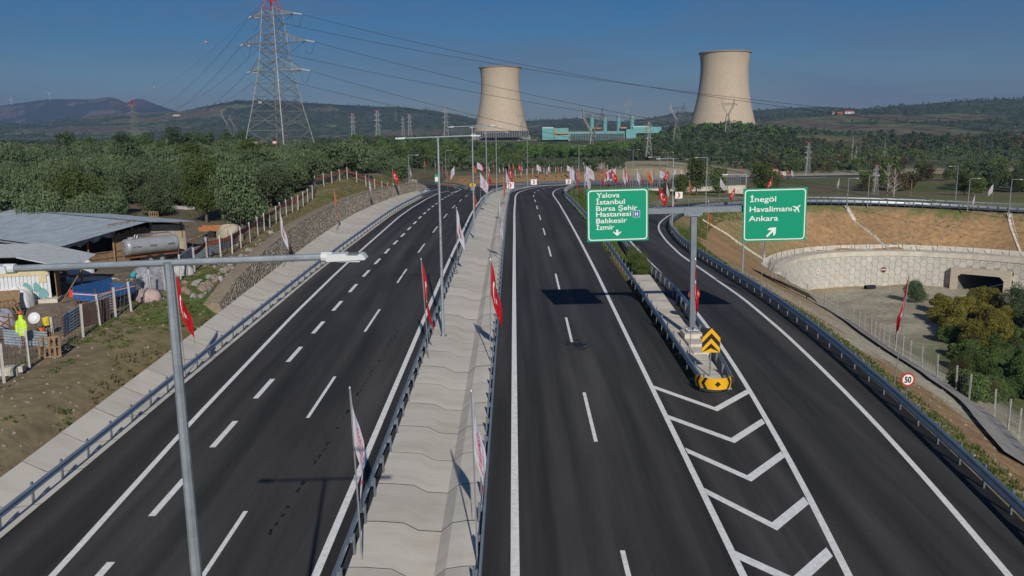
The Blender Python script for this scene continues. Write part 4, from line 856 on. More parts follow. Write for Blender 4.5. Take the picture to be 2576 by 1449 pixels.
# emblems on the wall (round plates)
for (px, py, c1_, r_) in ((2252, 678, M_bp, .62), (2095, 682, M_w, .66)):
    d = ray(px, py); D = 160.0; P_ = CAM + d * D; o_, _, tt = WALLP.dist(np.array([P_[0]]), np.array([P_[1]])); tt = float(tt[0])
    D2 = WALLP.at(tt, 0)[1]; z_ = float((CAM + d * D2)[2]); em = thing('wall_emblem', 'round dark red and black emblem plate on the retaining wall' if c1_ is M_bp else 'faint red ring emblem on the left part of the retaining wall', 'emblem', tuple(wall_pt(tt, .1, z_) + ORG))
    p1 = WALLP.at(tt - .5, .08); p2 = WALLP.at(tt + .5, .08); em.rotation_euler = (0, 0, math.atan2(p2[1] - p1[1], p2[0] - p1[0]))
    m = MB(); P_ = [(r_ * math.cos(a), r_ * 1.1 * math.sin(a)) for a in np.linspace(0, 2 * math.pi, 25)[:-1]]; m.prism(P_, -.04, 0); m.build('disc', M_w if c1_ is M_w else mat('emblem_rim', (.6, .35, .25), .5), em)
    m = MB(); 
    if c1_ is M_bp:
        m.prism([(x * .82, z * .82) for x, z in P_], -.05, -.03); m.build('dark_field', M_bp, em); m = MB(); flat(m, [(-.5, -.09), (.5, -.09), (.42, .12), (-.42, .12)], -.06); m.build('white_band', M_w, em); m = MB(); flat(m, [(-.2, .12), (.2, .12), (.06, .5), (-.06, .5)], -.06); m.build('red_field', M_redp, em)
    else:
        n = 24; o_ = [(x * .98, z * .98) for x, z in P_]; i_ = [(x * .86, z * .86) for x, z in P_]; m.add([(x, -.05, z) for x, z in o_ + i_], [(k, (k + 1) % n, n + (k + 1) % n, n + k) for k in range(n)])
        m.add([(x * .4, -.05, z * .4) for x, z in P_], [tuple(range(24))[::-1]]); m.build('red_ring', mat('faded_red', (.5, .25, .22), .7), em, kind='stuff')
# culvert: portal frame and barrel
cl = WALLP.at(tcv, 0); pa = WALLP.at(tcv - 1, 0); pb = WALLP.at(tcv + 1, 0); ang = math.atan2(pb[1] - pa[1], pb[0] - pa[0])
cv = thing('culvert', 'concrete box underpass opening in the retaining wall with chamfered corners', 'culvert', (cl[0], cl[1], -18.6), ang)
def frame(y0, y1, W, Hh, w, h, ch, name, m):
    outer = [(-W, 0), (-W, Hh), (W, Hh), (W, 0)]; mb = MB()
    inner = [(-w, 0), (-w, h - ch), (-w + ch, h), (w - ch, h), (w, h - ch), (w, 0)]
    for P_ in ([(-W, 0), (-w, 0), (-w, h - ch), (-w + ch, h), (-w + ch, Hh), (-W, Hh)], [(W, 0), (W, Hh), (w - ch, Hh), (w - ch, h), (w, h - ch), (w, 0)], [(-w + ch, h), (w - ch, h), (w - ch, Hh), (-w + ch, Hh)]):
        mb.prism(P_ if P_[0][0] < 0 else P_[::-1] if False else P_, y0, y1)
    return mb.build(name, m, cv)
frame(-1.9, -.2, 5.2, 5.6, 4.1, 4.5, .75, 'portal', M_wood_form)
mb = MB(); prof = [(-4.1, 0), (-4.1, 3.75), (-3.35, 4.5), (3.35, 4.5), (4.1, 3.75), (4.1, 0)]
for a, b in zip(prof[:-1], prof[1:]): mb.add([(a[0], -.2, a[1]), (b[0], -.2, b[1]), (b[0] + 9, 32, b[1]), (a[0] + 9, 32, a[1])], [(0, 1, 2, 3)])
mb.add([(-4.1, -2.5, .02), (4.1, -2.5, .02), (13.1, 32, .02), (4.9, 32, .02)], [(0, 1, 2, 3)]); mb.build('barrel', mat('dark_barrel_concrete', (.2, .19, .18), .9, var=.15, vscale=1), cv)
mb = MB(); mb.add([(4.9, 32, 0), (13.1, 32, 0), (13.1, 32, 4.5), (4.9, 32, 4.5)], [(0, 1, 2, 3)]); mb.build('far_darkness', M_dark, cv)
pv = [(tcv - CW - .3)]
# pipes lying at the wall foot
m = MB(); m.bar((0, 0, .45), (2.2, .6, .42), .42, 12); po = m.build('drain_pipe', mat('black_plastic', (.02, .02, .02), .5), loc=tuple(on_ground(2176, 728))); tag(po, 'black corrugated drain pipe lying at the foot of the retaining wall', 'pipe')

# ------------------------------------------------------------------ chain fences
def fence(label, pts, h, pm, wire_m, wires=6, mesh_n=None, lean=.0, top=None, post_r=.06, seed=1, mesh_ok=True):
    root = thing('wire_fence', label, 'fence', tuple(pts[0])); o = Vector(pts[0]); rnd = random.Random(seed)
    pme = MB(); pme.box((0, 0, h / 2 - .15), (post_r * 2, post_r * 2, h + .3)); pme = pme.mesh('fence_post', pm)
    tops = []
    for p in pts:
        l = (rnd.uniform(-.03, .03), rnd.uniform(-.03, .03), rnd.uniform(0, 1)); obj('fence_post', pme, root, Vector(p) - o, l); tops.append(Vector(p) - o)
    m = MB()
    for a, b in zip(tops[:-1], tops[1:]):
        for k in range(wires): z = h * (.04 + .92 * k / (wires - 1)); m.bar(a + Vector((0, .05, z)), b + Vector((0, .05, z)), .006, 3)
        if mesh_n:
            n = max(2, int((b - a).length / mesh_n))
            for k in range(n):
                u0, u1 = k / n, (k + 1) / n
                m.bar(a.lerp(b, u0) + Vector((0, .05, .04)), a.lerp(b, u1) + Vector((0, .05, h * .96)), .005, 3); m.bar(a.lerp(b, u1) + Vector((0, .055, .04)), a.lerp(b, u0) + Vector((0, .055, h * .96)), .005, 3)
    m.build('wire_mesh', wire_m, root, kind='stuff')
    if top is not None:
        m = MB()
        for a, b in zip(tops[:-1], tops[1:]): 
            z0, z1 = h * .80, h * .98; sg_ = rnd.uniform(-.08, .03); md = a.lerp(b, .5)
            m.add([a + Vector((0, .08, z0)), md + Vector((0, .1, z0 + sg_)), b + Vector((0, .08, z0)), b + Vector((0, .08, z1)), md + Vector((0, .1, z1 + sg_)), a + Vector((0, .08, z1))], [(0, 1, 4, 5), (1, 2, 3, 4)])
        m.build('warning_net', top, root)
    return root
def resample(P, step):
    P = np.array(P, float); d = np.r_[0, np.cumsum(np.hypot(*np.diff(P[:, :2], axis=0).T))]; n = max(2, int(round(d[-1] / step)) + 1); t = np.linspace(0, d[-1], n)
    x = np.interp(t, d, P[:, 0]); y = np.interp(t, d, P[:, 1]); return [np.array([a, b, gz(a, b)]) for a, b in zip(x, y)]
M_wire = mat('fence_wire', (.16, .16, .16), .5, .5); M_net = mat('orange_net', (.30, .06, .03), .8, var=.3, vscale=3)
lf = [(-40, 36), (-30.5, 44.5), (-28.4, 50), (-27.6, 56), (-27.4, 62), (-27.6, 70), (-27.8, 80), (-28.6, 92), (-30.2, 104), (-31.6, 116), (-31.0, 130), (-28.2, 142), (-24.4, 152), (-21.8, 165), (-21.8, 180), (-22.5, 196)]
_lpx = [(-120, 1040), (-60, 1000), (10, 963), (75, 927), (140, 886), (209, 848), (252, 819), (291, 800), (330, 783), (380, 748), (415, 730), (455, 704), (489, 684), (521, 655), (556, 647), (585, 638), (606, 623), (629, 609), (649, 593), (665, 582), (679, 572), (695, 561), (706, 550), (721, 542), (736, 534), (750, 530), (763, 520), (774, 511), (786, 502)]
_lh = [hit(*q, lambda X, Y: ground(X, Y)) for q in _lpx]; _le = resample([q for q in lf if q[1] > _lh[-1][1] + 4], 3.0)
lfp = _lh + _le; print('fence join', _lh[0], _lh[5], _lh[-1], _le[0])
fence('wire fence on white concrete posts running along the farmyard and up the grassy hill', lfp, 2.05, M_cpost, M_wire, 7, .35, top=None, post_r=.062, seed=4)
root_f = thing('warning_net', 'faded red warning net hanging along the hillside fence', 'netting', tuple(lfp[12]))
m = MB(); o_ = Vector(lfp[12]); rn = random.Random(2)
for a, b in zip(lfp[12:-1], lfp[13:]):
    a = Vector(a) - o_; b = Vector(b) - o_; n = 4
    for k in range(n):
        u0, u1 = k / n, (k + 1) / n; s0 = -.12 * math.sin(math.pi * u0); s1 = -.12 * math.sin(math.pi * u1); p, q_ = a.lerp(b, u0), a.lerp(b, u1)
        m.add([p + Vector((0, .12, 1.35 + s0)), q_ + Vector((0, .12, 1.35 + s1)), q_ + Vector((0, .12, 1.75 + s1)), p + Vector((0, .12, 1.75 + s0))], [(0, 1, 2, 3)])
m.build('net', M_net, root_f)
rf_px = [(1942, 700), (1960, 715), (1990, 730), (2036, 755), (2068, 770), (2102, 790), (2145, 814), (2190, 844), (2240, 880), (2300, 920), (2366, 961), (2411, 989), (2454, 1023), (2509, 1056), (2545, 1090), (2600, 1150), (2680, 1230)]
rfp = [on_ground(*p) for p in rf_px]; rfp = resample([tuple(p) for p in rfp], 3.2); M_cpost2 = mat('grey_concrete_post', (.36, .35, .33), .9, var=.12, vscale=8)
fence('wire fence on thin concrete posts running down beside the dark ditch below the ramp', rfp, 2.0, M_cpost2, M_wire, 5, .6, post_r=.05, seed=6)
wt = [WALLP.at(t, -2.1) for t in np.arange(-3 + 3, TW, 3.0)]; wt = [np.array([44.5, 136.5, 0])] + [np.array([p[0], p[1], 0]) for p in wt]
wtp = []
for p in wt: wtp.append(np.array([p[0], p[1], max(gz(p[0], p[1]), -10.6)]))
fence('wire fence standing on top of the curved retaining wall', wtp, 1.9, M_galvd, M_wire, 5, .9, post_r=.045, seed=8)
# dark concrete ditch beside the fence, in sections
class PL:   # polyline helper with the same interface as Line.at
    def __init__(s, P): s.P = np.array(P, float); d = np.r_[0, np.cumsum(np.hypot(*np.diff(s.P[:, :2], axis=0).T))]; s.t = d; tg_ = np.gradient(s.P[:, :2], axis=0); tg_ /= np.hypot(tg_[:, 0], tg_[:, 1])[:, None]; s.n = np.c_[tg_[:, 1], -tg_[:, 0]]
    def at(s, t, off=0.0):
        x = np.interp(t, s.t, s.P[:, 0]) + np.interp(t, s.t, s.n[:, 0]) * off; y = np.interp(t, s.t, s.P[:, 1]) + np.interp(t, s.t, s.n[:, 1]) * off
        return np.array([x, y, np.interp(t, s.t, s.P[:, 2])])
ditch = PL(rfp[::-1] if rfp[0][1] < rfp[-1][1] else rfp)     # heads towards the viewer
sgn = 1
M_ditch = mat('damp_concrete', (.27, .26, .245), .85, var=.2, vscale=1.2)
db = slabs('slope_ditch', 'ditch_slab', ditch, .1, ditch.t[-1], 2.4, [.5, 1.05, 1.7, 2.7], [.50, .60, .98, 1.58], M_ditch, 12)
# ditch behind the fence on top of the wall and the two chutes down the embankment
slabs('wall_top_drain', 'drain_slab', WALLP, .2, TW, 2.5, [-3.6, -3.0, -2.5, -1.7], [.95, .15, .05, .06], M_conc2, 13)
def chute(lbl, pxs):
    P_ = [hit(px, py, ground_s) for px, py in pxs]; P_ = np.array(P_); base = thing('slope_chute', lbl, 'drain chute', tuple(P_[0])); n = int(np.linalg.norm(P_[-1] - P_[0]) / .9); o = P_[0]
    for k in range(n):
        u0, u1 = k / n * (len(P_) - 1), (k + .93) / n * (len(P_) - 1); f_ = lambda u: np.array([np.interp(u, range(len(P_)), P_[:, j]) for j in range(3)]); a, b = f_(u0), f_(u1)
        a[2] = gz(a[0], a[1]) + .12; b[2] = gz(b[0], b[1]) + .10; d = b - a; s = np.array([-d[1], d[0], 0]); s /= np.hypot(s[0], s[1]) + 1e-9
        m = MB()
        for e in (-.42, .34): m.add([a + s * e - o, a + s * (e + .12) - o, b + s * (e + .12) - o, b + s * e - o, a + s * e - o - [0, 0, .4], b + s * e - o - [0, 0, .4], a + s * (e + .12) - o - [0, 0, .4], b + s * (e + .12) - o - [0, 0, .4]], [(0, 1, 2, 3), (0, 3, 5, 4), (1, 6, 7, 2), (0, 4, 6, 1)])
        m.add([a + s * -.34 - o - [0, 0, .09], a + s * .34 - o - [0, 0, .09], b + s * .34 - o - [0, 0, .09], b + s * -.34 - o - [0, 0, .09]], [(0, 1, 2, 3)])
        m.build('chute_piece', M_conc2, base)
chute('stepped concrete chute down the middle of the brown embankment', [(2092, 512), (2150, 555), (2240, 628)]); chute('concrete chute at the right end of the brown embankment', [(2518, 527), (2545, 570), (2572, 640)])
chute('concrete chute on the slope behind the gantry', [(1765, 552), (1850, 606), (1925, 655)])
# ------------------------------------------------------------------ dry stone wall
M_stone = mat('wall_stone', (.27, .25, .215), .9, var=.32, vscale=3.0, bump=.4, bscale=8, obj_var=.35, col2=None); M_mort = mat('mortar', (.26, .21, .15), .95, var=.2, vscale=3)
sw = thing('stone_wall', 'rough stone retaining wall with a pale mortar cap along the left roadside drain', 'stone wall', tuple(HW.at(t_of(60), -20)))
so = np.array(sw.location); ts0, ts1 = t_of(57), t_of(186)
wo = fl([0, t_of(30), t_of(44), t_of(68), t_of(92), t_of(108), t_of(150), 210], [-16.75, -16.85, -17.15, -18.05, -19.15, -19.65, -19.55, -18.75])
wh = lambda t: np.interp(t, [ts0, ts0 + 5, ts0 + 14, 110, 150, ts1 - 8, ts1], [.3, 1.2, 2.0, 2.5, 2.3, 1.7, .9])
m = MB(); tt = np.arange(ts0, ts1, 1.2); rows = []
for t in tt:
    o_ = float(wo(t)); H_ = float(wh(t)); rows.append([HW.at(t, o_ - .02) + [0, 0, -.1] - so, HW.at(t, o_ - .35) + [0, 0, .3 + H_] - so, HW.at(t, o_ - .9) + [0, 0, .36 + H_] - so, HW.at(t, o_ - 1.5) + [0, 0, .25 + H_] - so, HW.at(t, o_ - 1.6) + [0, 0, -.1] - so])
n = 5; m.add([p for r_ in rows for p in r_], [((a + 1) * n + i, (a + 1) * n + i + 1, a * n + i + 1, a * n + i) for a in range(len(rows) - 1) for i in range(n - 1)])
for e_ in (0, len(rows) - 1): m.add(rows[e_], [tuple(range(5))])
m.build('mortar_body', M_mort, sw)
rn = random.Random(21); protos = []
for k in range(10):
    mb = MB(); r_ = [(rn.uniform(.8, 1.1), rn.uniform(-.2, .2)) for _ in range(8)]; ring = [(math.cos(a) * q[0] * .5, math.sin(a) * q[0] * .5) for a, q in zip(np.linspace(0, 2 * math.pi, 8)[:-1], r_)]
    nn = len(ring); mb.add([(x, 0, z) for x, z in ring] + [(x * .72, -.5 + rn.uniform(-.15, .15), z * .72) for x, z in ring], [tuple(range(nn, 2 * nn))] + [(i, (i + 1) % nn, nn + (i + 1) % nn, nn + i) for i in range(nn)]); protos.append(mb)
pmesh = [p.mesh('stone', M_stone) for p in protos]; cnt = 0; rest = MB(); t = ts0 + .3
M_st2 = [mat('wall_stone_pale', (.36, .335, .29), .9, var=.3, vscale=4), mat('wall_stone_brown', (.26, .20, .15), .9, var=.3, vscale=4), mat('wall_stone_grey', (.26, .26, .25), .9, var=.3, vscale=4)]
while t < ts1 - .3:
    H_ = float(wh(t)); z = .05; 
    while z < H_ + .1:
        s = rn.uniform(.26, .44) * (1.0 if t < 150 else 1.25); hh_ = s * rn.uniform(.7, 1.15); tj = t + rn.uniform(-.1, .1); u = z / (H_ + .3)
        p = HW.at(tj, float(wo(tj)) - .33 * u) + [0, 0, z + .12] - so; a0 = HW.at(tj + .4, 0) - HW.at(tj - .4, 0); rz = math.atan2(a0[1], a0[0]) + math.pi 
        if cnt < 297: obj('stone', rn.choice(pmesh), sw, p, (rn.uniform(-.15, .15) , rn.uniform(0, 6.28), rz + math.pi * 0), (s * 1.0, rn.uniform(.14, .3), hh_)); cnt += 1
        else:
            pr = rn.choice(protos); a2 = rn.uniform(0, 6.28); ca, sa = math.cos(a2), math.sin(a2); cz, sz = math.cos(rz), math.sin(rz); dp = rn.uniform(.14, .3)
            vs = [((x * ca - zz * sa) * s, y * dp, (x * sa + zz * ca) * hh_) for x, y, zz in pr.v]; vs = [(p[0] + x * cz - y * sz, p[1] + x * sz + y * cz, p[2] + zz) for x, y, zz in vs]; rest.add(vs, pr.f, rn.randrange(4))
        z += hh_ * .86
    t += (.34 if t < 150 else .42)
rest.build('stonework', [M_stone] + M_st2, sw, kind='stuff')
# rubble heap behind the wall: countable boulders
rub = []
rockp = []
for k in range(6):
    mb = MB(); rr = random.Random(k + 50); mb.lathe([(.25, -.4), (.55, -.15), (.5, .2), (.22, .42)], 6); mb.v = [(x * rr.uniform(.75, 1.25), y * rr.uniform(.75, 1.25), z * rr.uniform(.7, 1.1)) for x, y, z in mb.v]; rockp.append(mb.mesh('boulder', [M_stone, M_st2[1], M_st2[2]][k % 3]))
rr = random.Random(9); 
for k in range(110):
    t = t_of(58) + (rr.random() ** 1.2) * 34; off = float(wo(t)) - 1.9 - abs(rr.gauss(0, 1.3)); p = HW.at(t, off); s = rr.uniform(.22, .7)
    b_ = obj('boulder', rockp[k % 6], None, (p[0], p[1], gz(p[0], p[1]) + s * .22), (rr.uniform(-.4, .4), rr.uniform(-.4, .4), rr.uniform(0, 6)), s); tag(b_, 'loose grey brown boulder in the rubble heap behind the stone wall', 'rock', 'boulders in the rubble behind the stone wall')
for k in range(70):
    px, py = rr.choice([(rr.gauss(2285, 14), rr.uniform(560, 625)), (rr.gauss(2375, 22), rr.uniform(555, 618)), (rr.uniform(2180, 2330), rr.uniform(590, 622))]); p = on_ground(px, py); s = rr.uniform(.15, .5)
    b_ = obj('boulder', rockp[k % 6], None, tuple(p + [0, 0, s * .15]), (rr.uniform(-.4, .4), 0, rr.uniform(0, 6)), s); tag(b_, 'pale stone lying on the brown embankment above the retaining wall', 'rock', 'stones on the brown embankment')

# ------------------------------------------------------------------ lattice pylons
def lat_tower(levels, sub, arms, red_above=1e9, th=1.0, nb=4):
    """levels: [(z, half width)]; returns mesh builder (material 0 steel, 1 red)"""
    m = MB(); 
    def L(a, b, r): m.bar(a, b, r * th * 1.25, nb, mi=1 if (a[2] + b[2]) / 2 > red_above else 0)
    def cs(z, w): return [(-w, -w, z), (w, -w, z), (w, w, z), (-w, w, z)]
    for (z0, w0), (z1, w1) in zip(levels[:-1], levels[1:]):
        a, b = cs(z0, w0), cs(z1, w1)
        for k in range(4):
            k2 = (k + 1) % 4; L(a[k], b[k], .13 if z0 < levels[-1][0] * .5 else .10); L(b[k], b[k2], .065)
            L(a[k], b[k2], .065); L(a[k2], b[k], .065)
            if sub and (z1 - z0) > 3.5:
                c = tuple((a[k][i] + a[k2][i] + b[k][i] + b[k2][i]) / 4 for i in range(3)); ma = tuple((a[k][i] + b[k][i]) / 2 for i in range(3)); mb_ = tuple((a[k2][i] + b[k2][i]) / 2 for i in range(3))
                L(ma, mb_, .045)
                for q in (a[k], b[k], a[k2], b[k2]):
                    e = tuple((q[i] + c[i]) / 2 for i in range(3)); L(e, ma if q in (a[k], b[k]) else mb_, .04)
    wz = lambda z: np.interp(z, [l[0] for l in levels], [l[1] for l in levels])
    tips = []
    for z, ln, hh in arms:
        w = float(wz(z)); w2 = float(wz(z + hh))
        for s in (-1, 1):
            tip = (s * ln, 0, z + .2); tips.append(tip)
            for y in (-1, 1):
                L((s * w, y * w, z), tip, .07); L((s * w2, y * w2, z + hh), tip, .07)
                n = 5
                for k in range(1, n):
                    u = k / n; p = tuple((s * w, y * w, z)[i] * (1 - u) + tip[i] * u for i in range(3)); q = tuple((s * w2, y * w2, z + hh)[i] * (1 - u) + tip[i] * u for i in range(3)); u2 = (k - 1) / n
                    q2 = tuple((s * w2, y * w2, z + hh)[i] * (1 - u2) + tip[i] * u2 for i in range(3)); L(p, q, .035); L(p, q2, .035)
                    p_ = (p[0], -p[1], p[2]); 
                    if y < 0: L(p, p_, .035)
    return m, tips
big_lv = [(0, 7.7), (4.0, 7.2), (10.0, 6.2), (15.4, 5.2), (19.6, 4.5), (23.2, 3.95), (26.5, 3.4), (29.4, 3.1), (32.0, 2.85), (34.2, 2.65), (36.8, 2.45), (39.3, 2.25), (41.7, 2.05), (43.8, 1.9), (47.5, .25)]
big_arm = [(26.5, 9.3, 3.6), (34.2, 11.3, 3.2), (41.7, 7.6, 2.1)]
_pp = at(689, 109, 240.0); PX, PY = float(_pp[0]), 240.0
bz = float(_pp[2]) - 34.2; print('pylon base', PX, bz, gz(PX, PY))
mb, tips = lat_tower(big_lv, True, big_arm, 43.6)
KS = .985
PAN = R(-24)
pyl = thing('lattice_pylon', 'huge grey lattice pylon with a red tip rising from the olive grove', 'pylon', (PX, PY, bz), PAN)
mb.build('lattice', [M_steel, M_redp], pyl, kind='stuff')
def insul(a, b, root, r=.19):
    m = MB(); a = Vector(a); b = Vector(b); n = 9
    for k in range(n): p, q_ = a.lerp(b, (k + .1) / n), a.lerp(b, (k + .62) / n); m.bar(p, q_, r, 6, caps=True)
    m.bar(a, b, .05, 4); m.build('insulator_string', mat('porcelain', (.62, .62, .58), .3) , root, kind='stuff')
RM = Matrix.Rotation(PAN, 3, 'Z')
def wpos(t_): v = RM @ Vector(t_); return Vector((PX + v.x, PY + v.y, bz + v.z))
def local(p): v = RM.transposed() @ (Vector(p) - Vector((PX, PY, bz))); return v
M_cable = mat('cable', (.07, .065, .065), .5, .3); M_cab2 = mat('pale_cable', (.16, .15, .15), .5, .4)
def cable(label, a, b, sag, r=.045, n=30, m=None, group='power lines strung from the big pylon'):
    a = Vector(a); b = Vector(b); mb = MB(); P_ = [a.lerp(b, k / n) + Vector((0, 0, -sag * 4 * (k / n) * (1 - k / n))) for k in range(n + 1)]
    mb.tube([p - a for p in P_], r, 3); o = mb.build('power_line', m or M_cable, loc=tuple(a)); tag(o, label, 'power line', group); return o
nextR = [at(2980, 352, 250), at(2980, 300, 250)]; lvl = ['lowest', 'middle', 'highest']
LP = Vector(at(340, 358, 560)); LP.z = gz(LP.x, LP.y)
for k, tp in enumerate(tips):
    s = 1 if tp[0] > 0 else -1; W_ = wpos(tp); lv = k // 2
    tgtR = Vector(at(3000, {0: 615, 1: 495, 2: 372}[lv] + (-30 if s < 0 else 0), 150.0 + (14 if s < 0 else 0)))
    dR = (tgtR - W_).normalized(); eR = W_ + dR * 2.9; insul(tp, local(eR), pyl)
    side_ = ('the tip side', 'the mast side')[0 if s > 0 else 1]
    cable(f'{lvl[lv]} {"outer" if s > 0 else "inner"} power line running right from the big pylon', eR, tgtR, [4.0, 4.0, 4.6][lv], .05)
    tgtL = LP + Vector((s * 5, 0, {0: 16.5, 1: 22, 2: 27.5}[lv])); dL = (tgtL - W_).normalized(); eL = W_ + dL * 2.9
    insul(tp, local(eL), pyl, .24); cable(f'{lvl[lv]} {"right" if s > 0 else "left"} power line running back from the big pylon to the small red tipped one', eL, tgtL, 11, .05)
    m = MB(); P_ = []; a, b = local(eL), local(eR)
    for q in range(11): u = q / 10; P_.append(a.lerp(b, u) + Vector((0, 0, -4 * 3.4 * u * (1 - u))))
    m.tube(P_, .05, 3); m.build('jumper_loop', M_cable, pyl)
peak = wpos((0, 0, 47.5)); tl = LP + Vector((0, 0, 32)); ew = cable('thin earth wire from the pylon peak carrying round marker balls', peak, tl, 5, .03)
for k, (u, px, py) in enumerate(((.25, 518, 106), (.5, 388, 220))):
    D = 240 + (560 - 240) * (.25 if k == 0 else .5); c = at(px, py, D); m = MB(); m.lathe([(.02, -.45), (.32, -.32), (.45, 0), (.32, .32), (.02, .45)], 10); b_ = m.build('marker_ball', mat('marker_orange', (.7, .3, .2), .5), loc=tuple(c)); tag(b_, ['upper pale orange marker ball on the earth wire left of the pylon', 'lower pale orange marker ball on the earth wire'][k], 'marker ball')
for k, (x, z) in enumerate(((-3.0, 6.6), (3.6, 6.6))):
    m = MB(); m.box((x, -6.7, z), (1.5, .06, 1.1)); sp = m.build('warning_plate', M_redp, pyl); m = MB(); m.box((x, -6.74, z), (1.2, .06, .5)); m.build('white_field', M_white, sp)
for k, (x, z) in enumerate(((-4.6, 4.2), (2.0, 4.2), (-7.0, 4.2))): m = MB(); m.box((x, -6.9, z), (.9, .06, .7)); m.build('number_plate', mat('pale_plate', (.6, .6, .55), .6), pyl)
# other pylons
sm_lv = [(0, 4.6), (8, 3.7), (15, 2.9), (21, 2.2), (26, 1.75), (31, 1.5), (36, 1.3), (41, 1.1), (46, .9), (51, .3)]
mA, _ = lat_tower(sm_lv, False, [(26, 7.8, 2.2), (35, 9.2, 2.4), (44, 7.0, 2.2)], 45, 1.5, 3); meA = mA.mesh('lattice', [M_steel, M_redp])
M_steel2 = mat('pale_lattice_steel', (.42, .43, .43), .6, .2)
mB, _ = lat_tower([(0, 4.2), (10, 3.2), (18, 2.4), (25, 1.9), (31, 1.7), (37, 1.6), (43, 1.5), (48, 1.4)], False, [(25, 5.5, 2), (33, 6.2, 2), (41, 5.5, 2), (47, 6.0, 1)], 46.5, 1.5, 3); meB = mB.mesh('lattice', [M_steel2, M_redp])
def delta():
    m, _ = lat_tower([(0, 3.6), (9, 2.5), (17, 1.5), (21, 1.0)], False, [], 1e9, 1.5, 3)
    L = lambda a, b, r=.09: m.bar(a, b, r * 1.5, 3)
    for s in (-1, 1):
        for y in (-.7, .7):
            L((0, y, 20), (s * 5.0, y, 29)); L((s * 1.2, y, 20.5), (s * 6.2, y, 29)); 
            for k in range(4): u, v_ = k / 4, (k + 1) / 4; L((s * 5 * u, y, 20 + 9 * u), (s * (1.2 + 5 * v_), y, 20.5 + 8.5 * v_), .05)
            L((s * 5.0, y, 29), (s * 6.6, y, 36)); L((s * 6.2, y, 29), (s * 6.6, y, 36)); L((s * 5.1, y, 29), (s * 9.5, y, 30.2)); L((s * 5.6, y, 31.5), (s * 9.5, y, 30.2))
        L((s * 9.5, 0, 30.2), (s * 9.5, 0, 27.8), .06)
    for y in (-.7, .7):
        L((-5.2, y, 31.4), (5.2, y, 31.4)); L((-5, y, 29.6), (5, y, 29.6))
        for k in range(10): L((-5 + k, y, 29.6 if k % 2 else 31.4), (-4 + k, y, 31.4 if k % 2 else 29.6), .05)
    return m.mesh('lattice', [M_steel])
meC = delta()
def pylon(me, label, px, ytop, ybase, h, group=None, rz=0.0, D=None):
    if D is None:
        best = None
        for D_ in np.arange(150, 4200, 10):
            P_ = at(px, ybase, D_); q = P_ + [0, 0, h] - CAM; yt = CY - FPX * (q @ _u) / (q @ _f); e = abs(yt - ytop)
            if best is None or e < best[0]: best = (e, D_)
        D = best[1]
    P_ = at(px, ybase, D); g = gz(P_[0], P_[1]); base = min(P_[2], g + 3); 
    r = thing('distant_pylon', label, 'pylon', (P_[0], P_[1], base), rz, group); hh = max([v.co.z for v in me.vertices]); o = obj('lattice', me, r, scale=h / hh, kind='stuff'); return r, Vector((P_[0], P_[1], base))
pylon(meA, 'small lattice pylon with a red tip standing behind the olive grove', 342, 248, 362, 32, D=590)
pylon(meC, 'lattice pylon pair member left of the big pylon, slightly taller', 576, 272, 350, 44); pylon(meC, 'lattice pylon pair member left of the big pylon, red marked and nearer the big one', 594, 281, 350, 40)
pylon(meB, 'faint pylon with a red top left of the first cooling tower, first of three', 890, 304, 358, 48, D=1400); pylon(meB, 'faint tall pylon with a red top on the hillside, second of three', 952, 291, 362, 50, D=1250); pylon(meB, 'faint pylon on the hillside without red, behind the second one', 1032, 299, 352, 46, D=1500); pylon(meB, 'faint pylon just left of the cooling tower columns with a red top', 1123, 286, 352, 50, D=1300); pylon(meB, 'faintest pylon between two others on the hillside', 1015, 308, 345, 46, D=1900)
pylon(meC, 'brown lattice pylon with a wide head standing before the turquoise plant', 1490, 292, 415, 44, rz=.2, D=640); pylon(meC, 'grey wide headed pylon between the plant and the right cooling tower', 1702, 277, 350, 34, D=760); pylon(meC, 'wide headed pylon silhouetted against the right cooling tower', 1829, 270, 335, 34, rz=.1, D=800)
pylon(meC, 'wide headed pylon at the foot of the left cooling tower', 1312, 298, 350, 36, D=1100)
pylon(meA, 'tiny pylon on the ridge to the left of the first cooling tower', 995, 245, 275, 45, D=3000); pylon(meB, 'slim white lattice mast on the slope below the plant', 1632, 345, 395, 22, D=520); pylon(meB, 'small lattice mast with a fork top behind the far embankment', 2201, 450, 495, 10, D=260); pylon(meB, 'small lattice mast by the shed on the far field', 2031, 398, 442, 16, D=400)
for k, (x, y0, y1) in enumerate(((30, 240, 270), (127, 236, 256))):
    P_ = at(x, y1 + 4, 7400); m = MB(); m.bar((0, 0, 0), (0, 0, 85), 2.2, 6, 1.3); r = thing('wind_turbine', ['leftmost tiny wind turbine on the far ridge', 'second tiny wind turbine on the far ridge'][k], 'wind turbine', tuple(P_)); m.build('tower', M_white, r)
    for q in range(3): a = R(20 + 40 * k + 120 * q); m = MB(); m.bar((0, -3, 85), (45 * math.sin(a), -3, 85 + 45 * math.cos(a)), 1.6, 4, .5); m.build('blade', M_white, r)
for k, x in enumerate((288, 300, 308, 318, 327, 334)):
    P_ = at(x, 251, 7500); m = MB(); m.bar((0, 0, -10), (0, 0, 45 + 8 * (k % 3)), 1.5, 4, .7); o = m.build('antenna_mast', M_galvd, loc=tuple(P_)); tag(o, 'hair thin antenna mast on the rocky summit at the far left', 'antenna', 'antenna masts on the rocky summit')

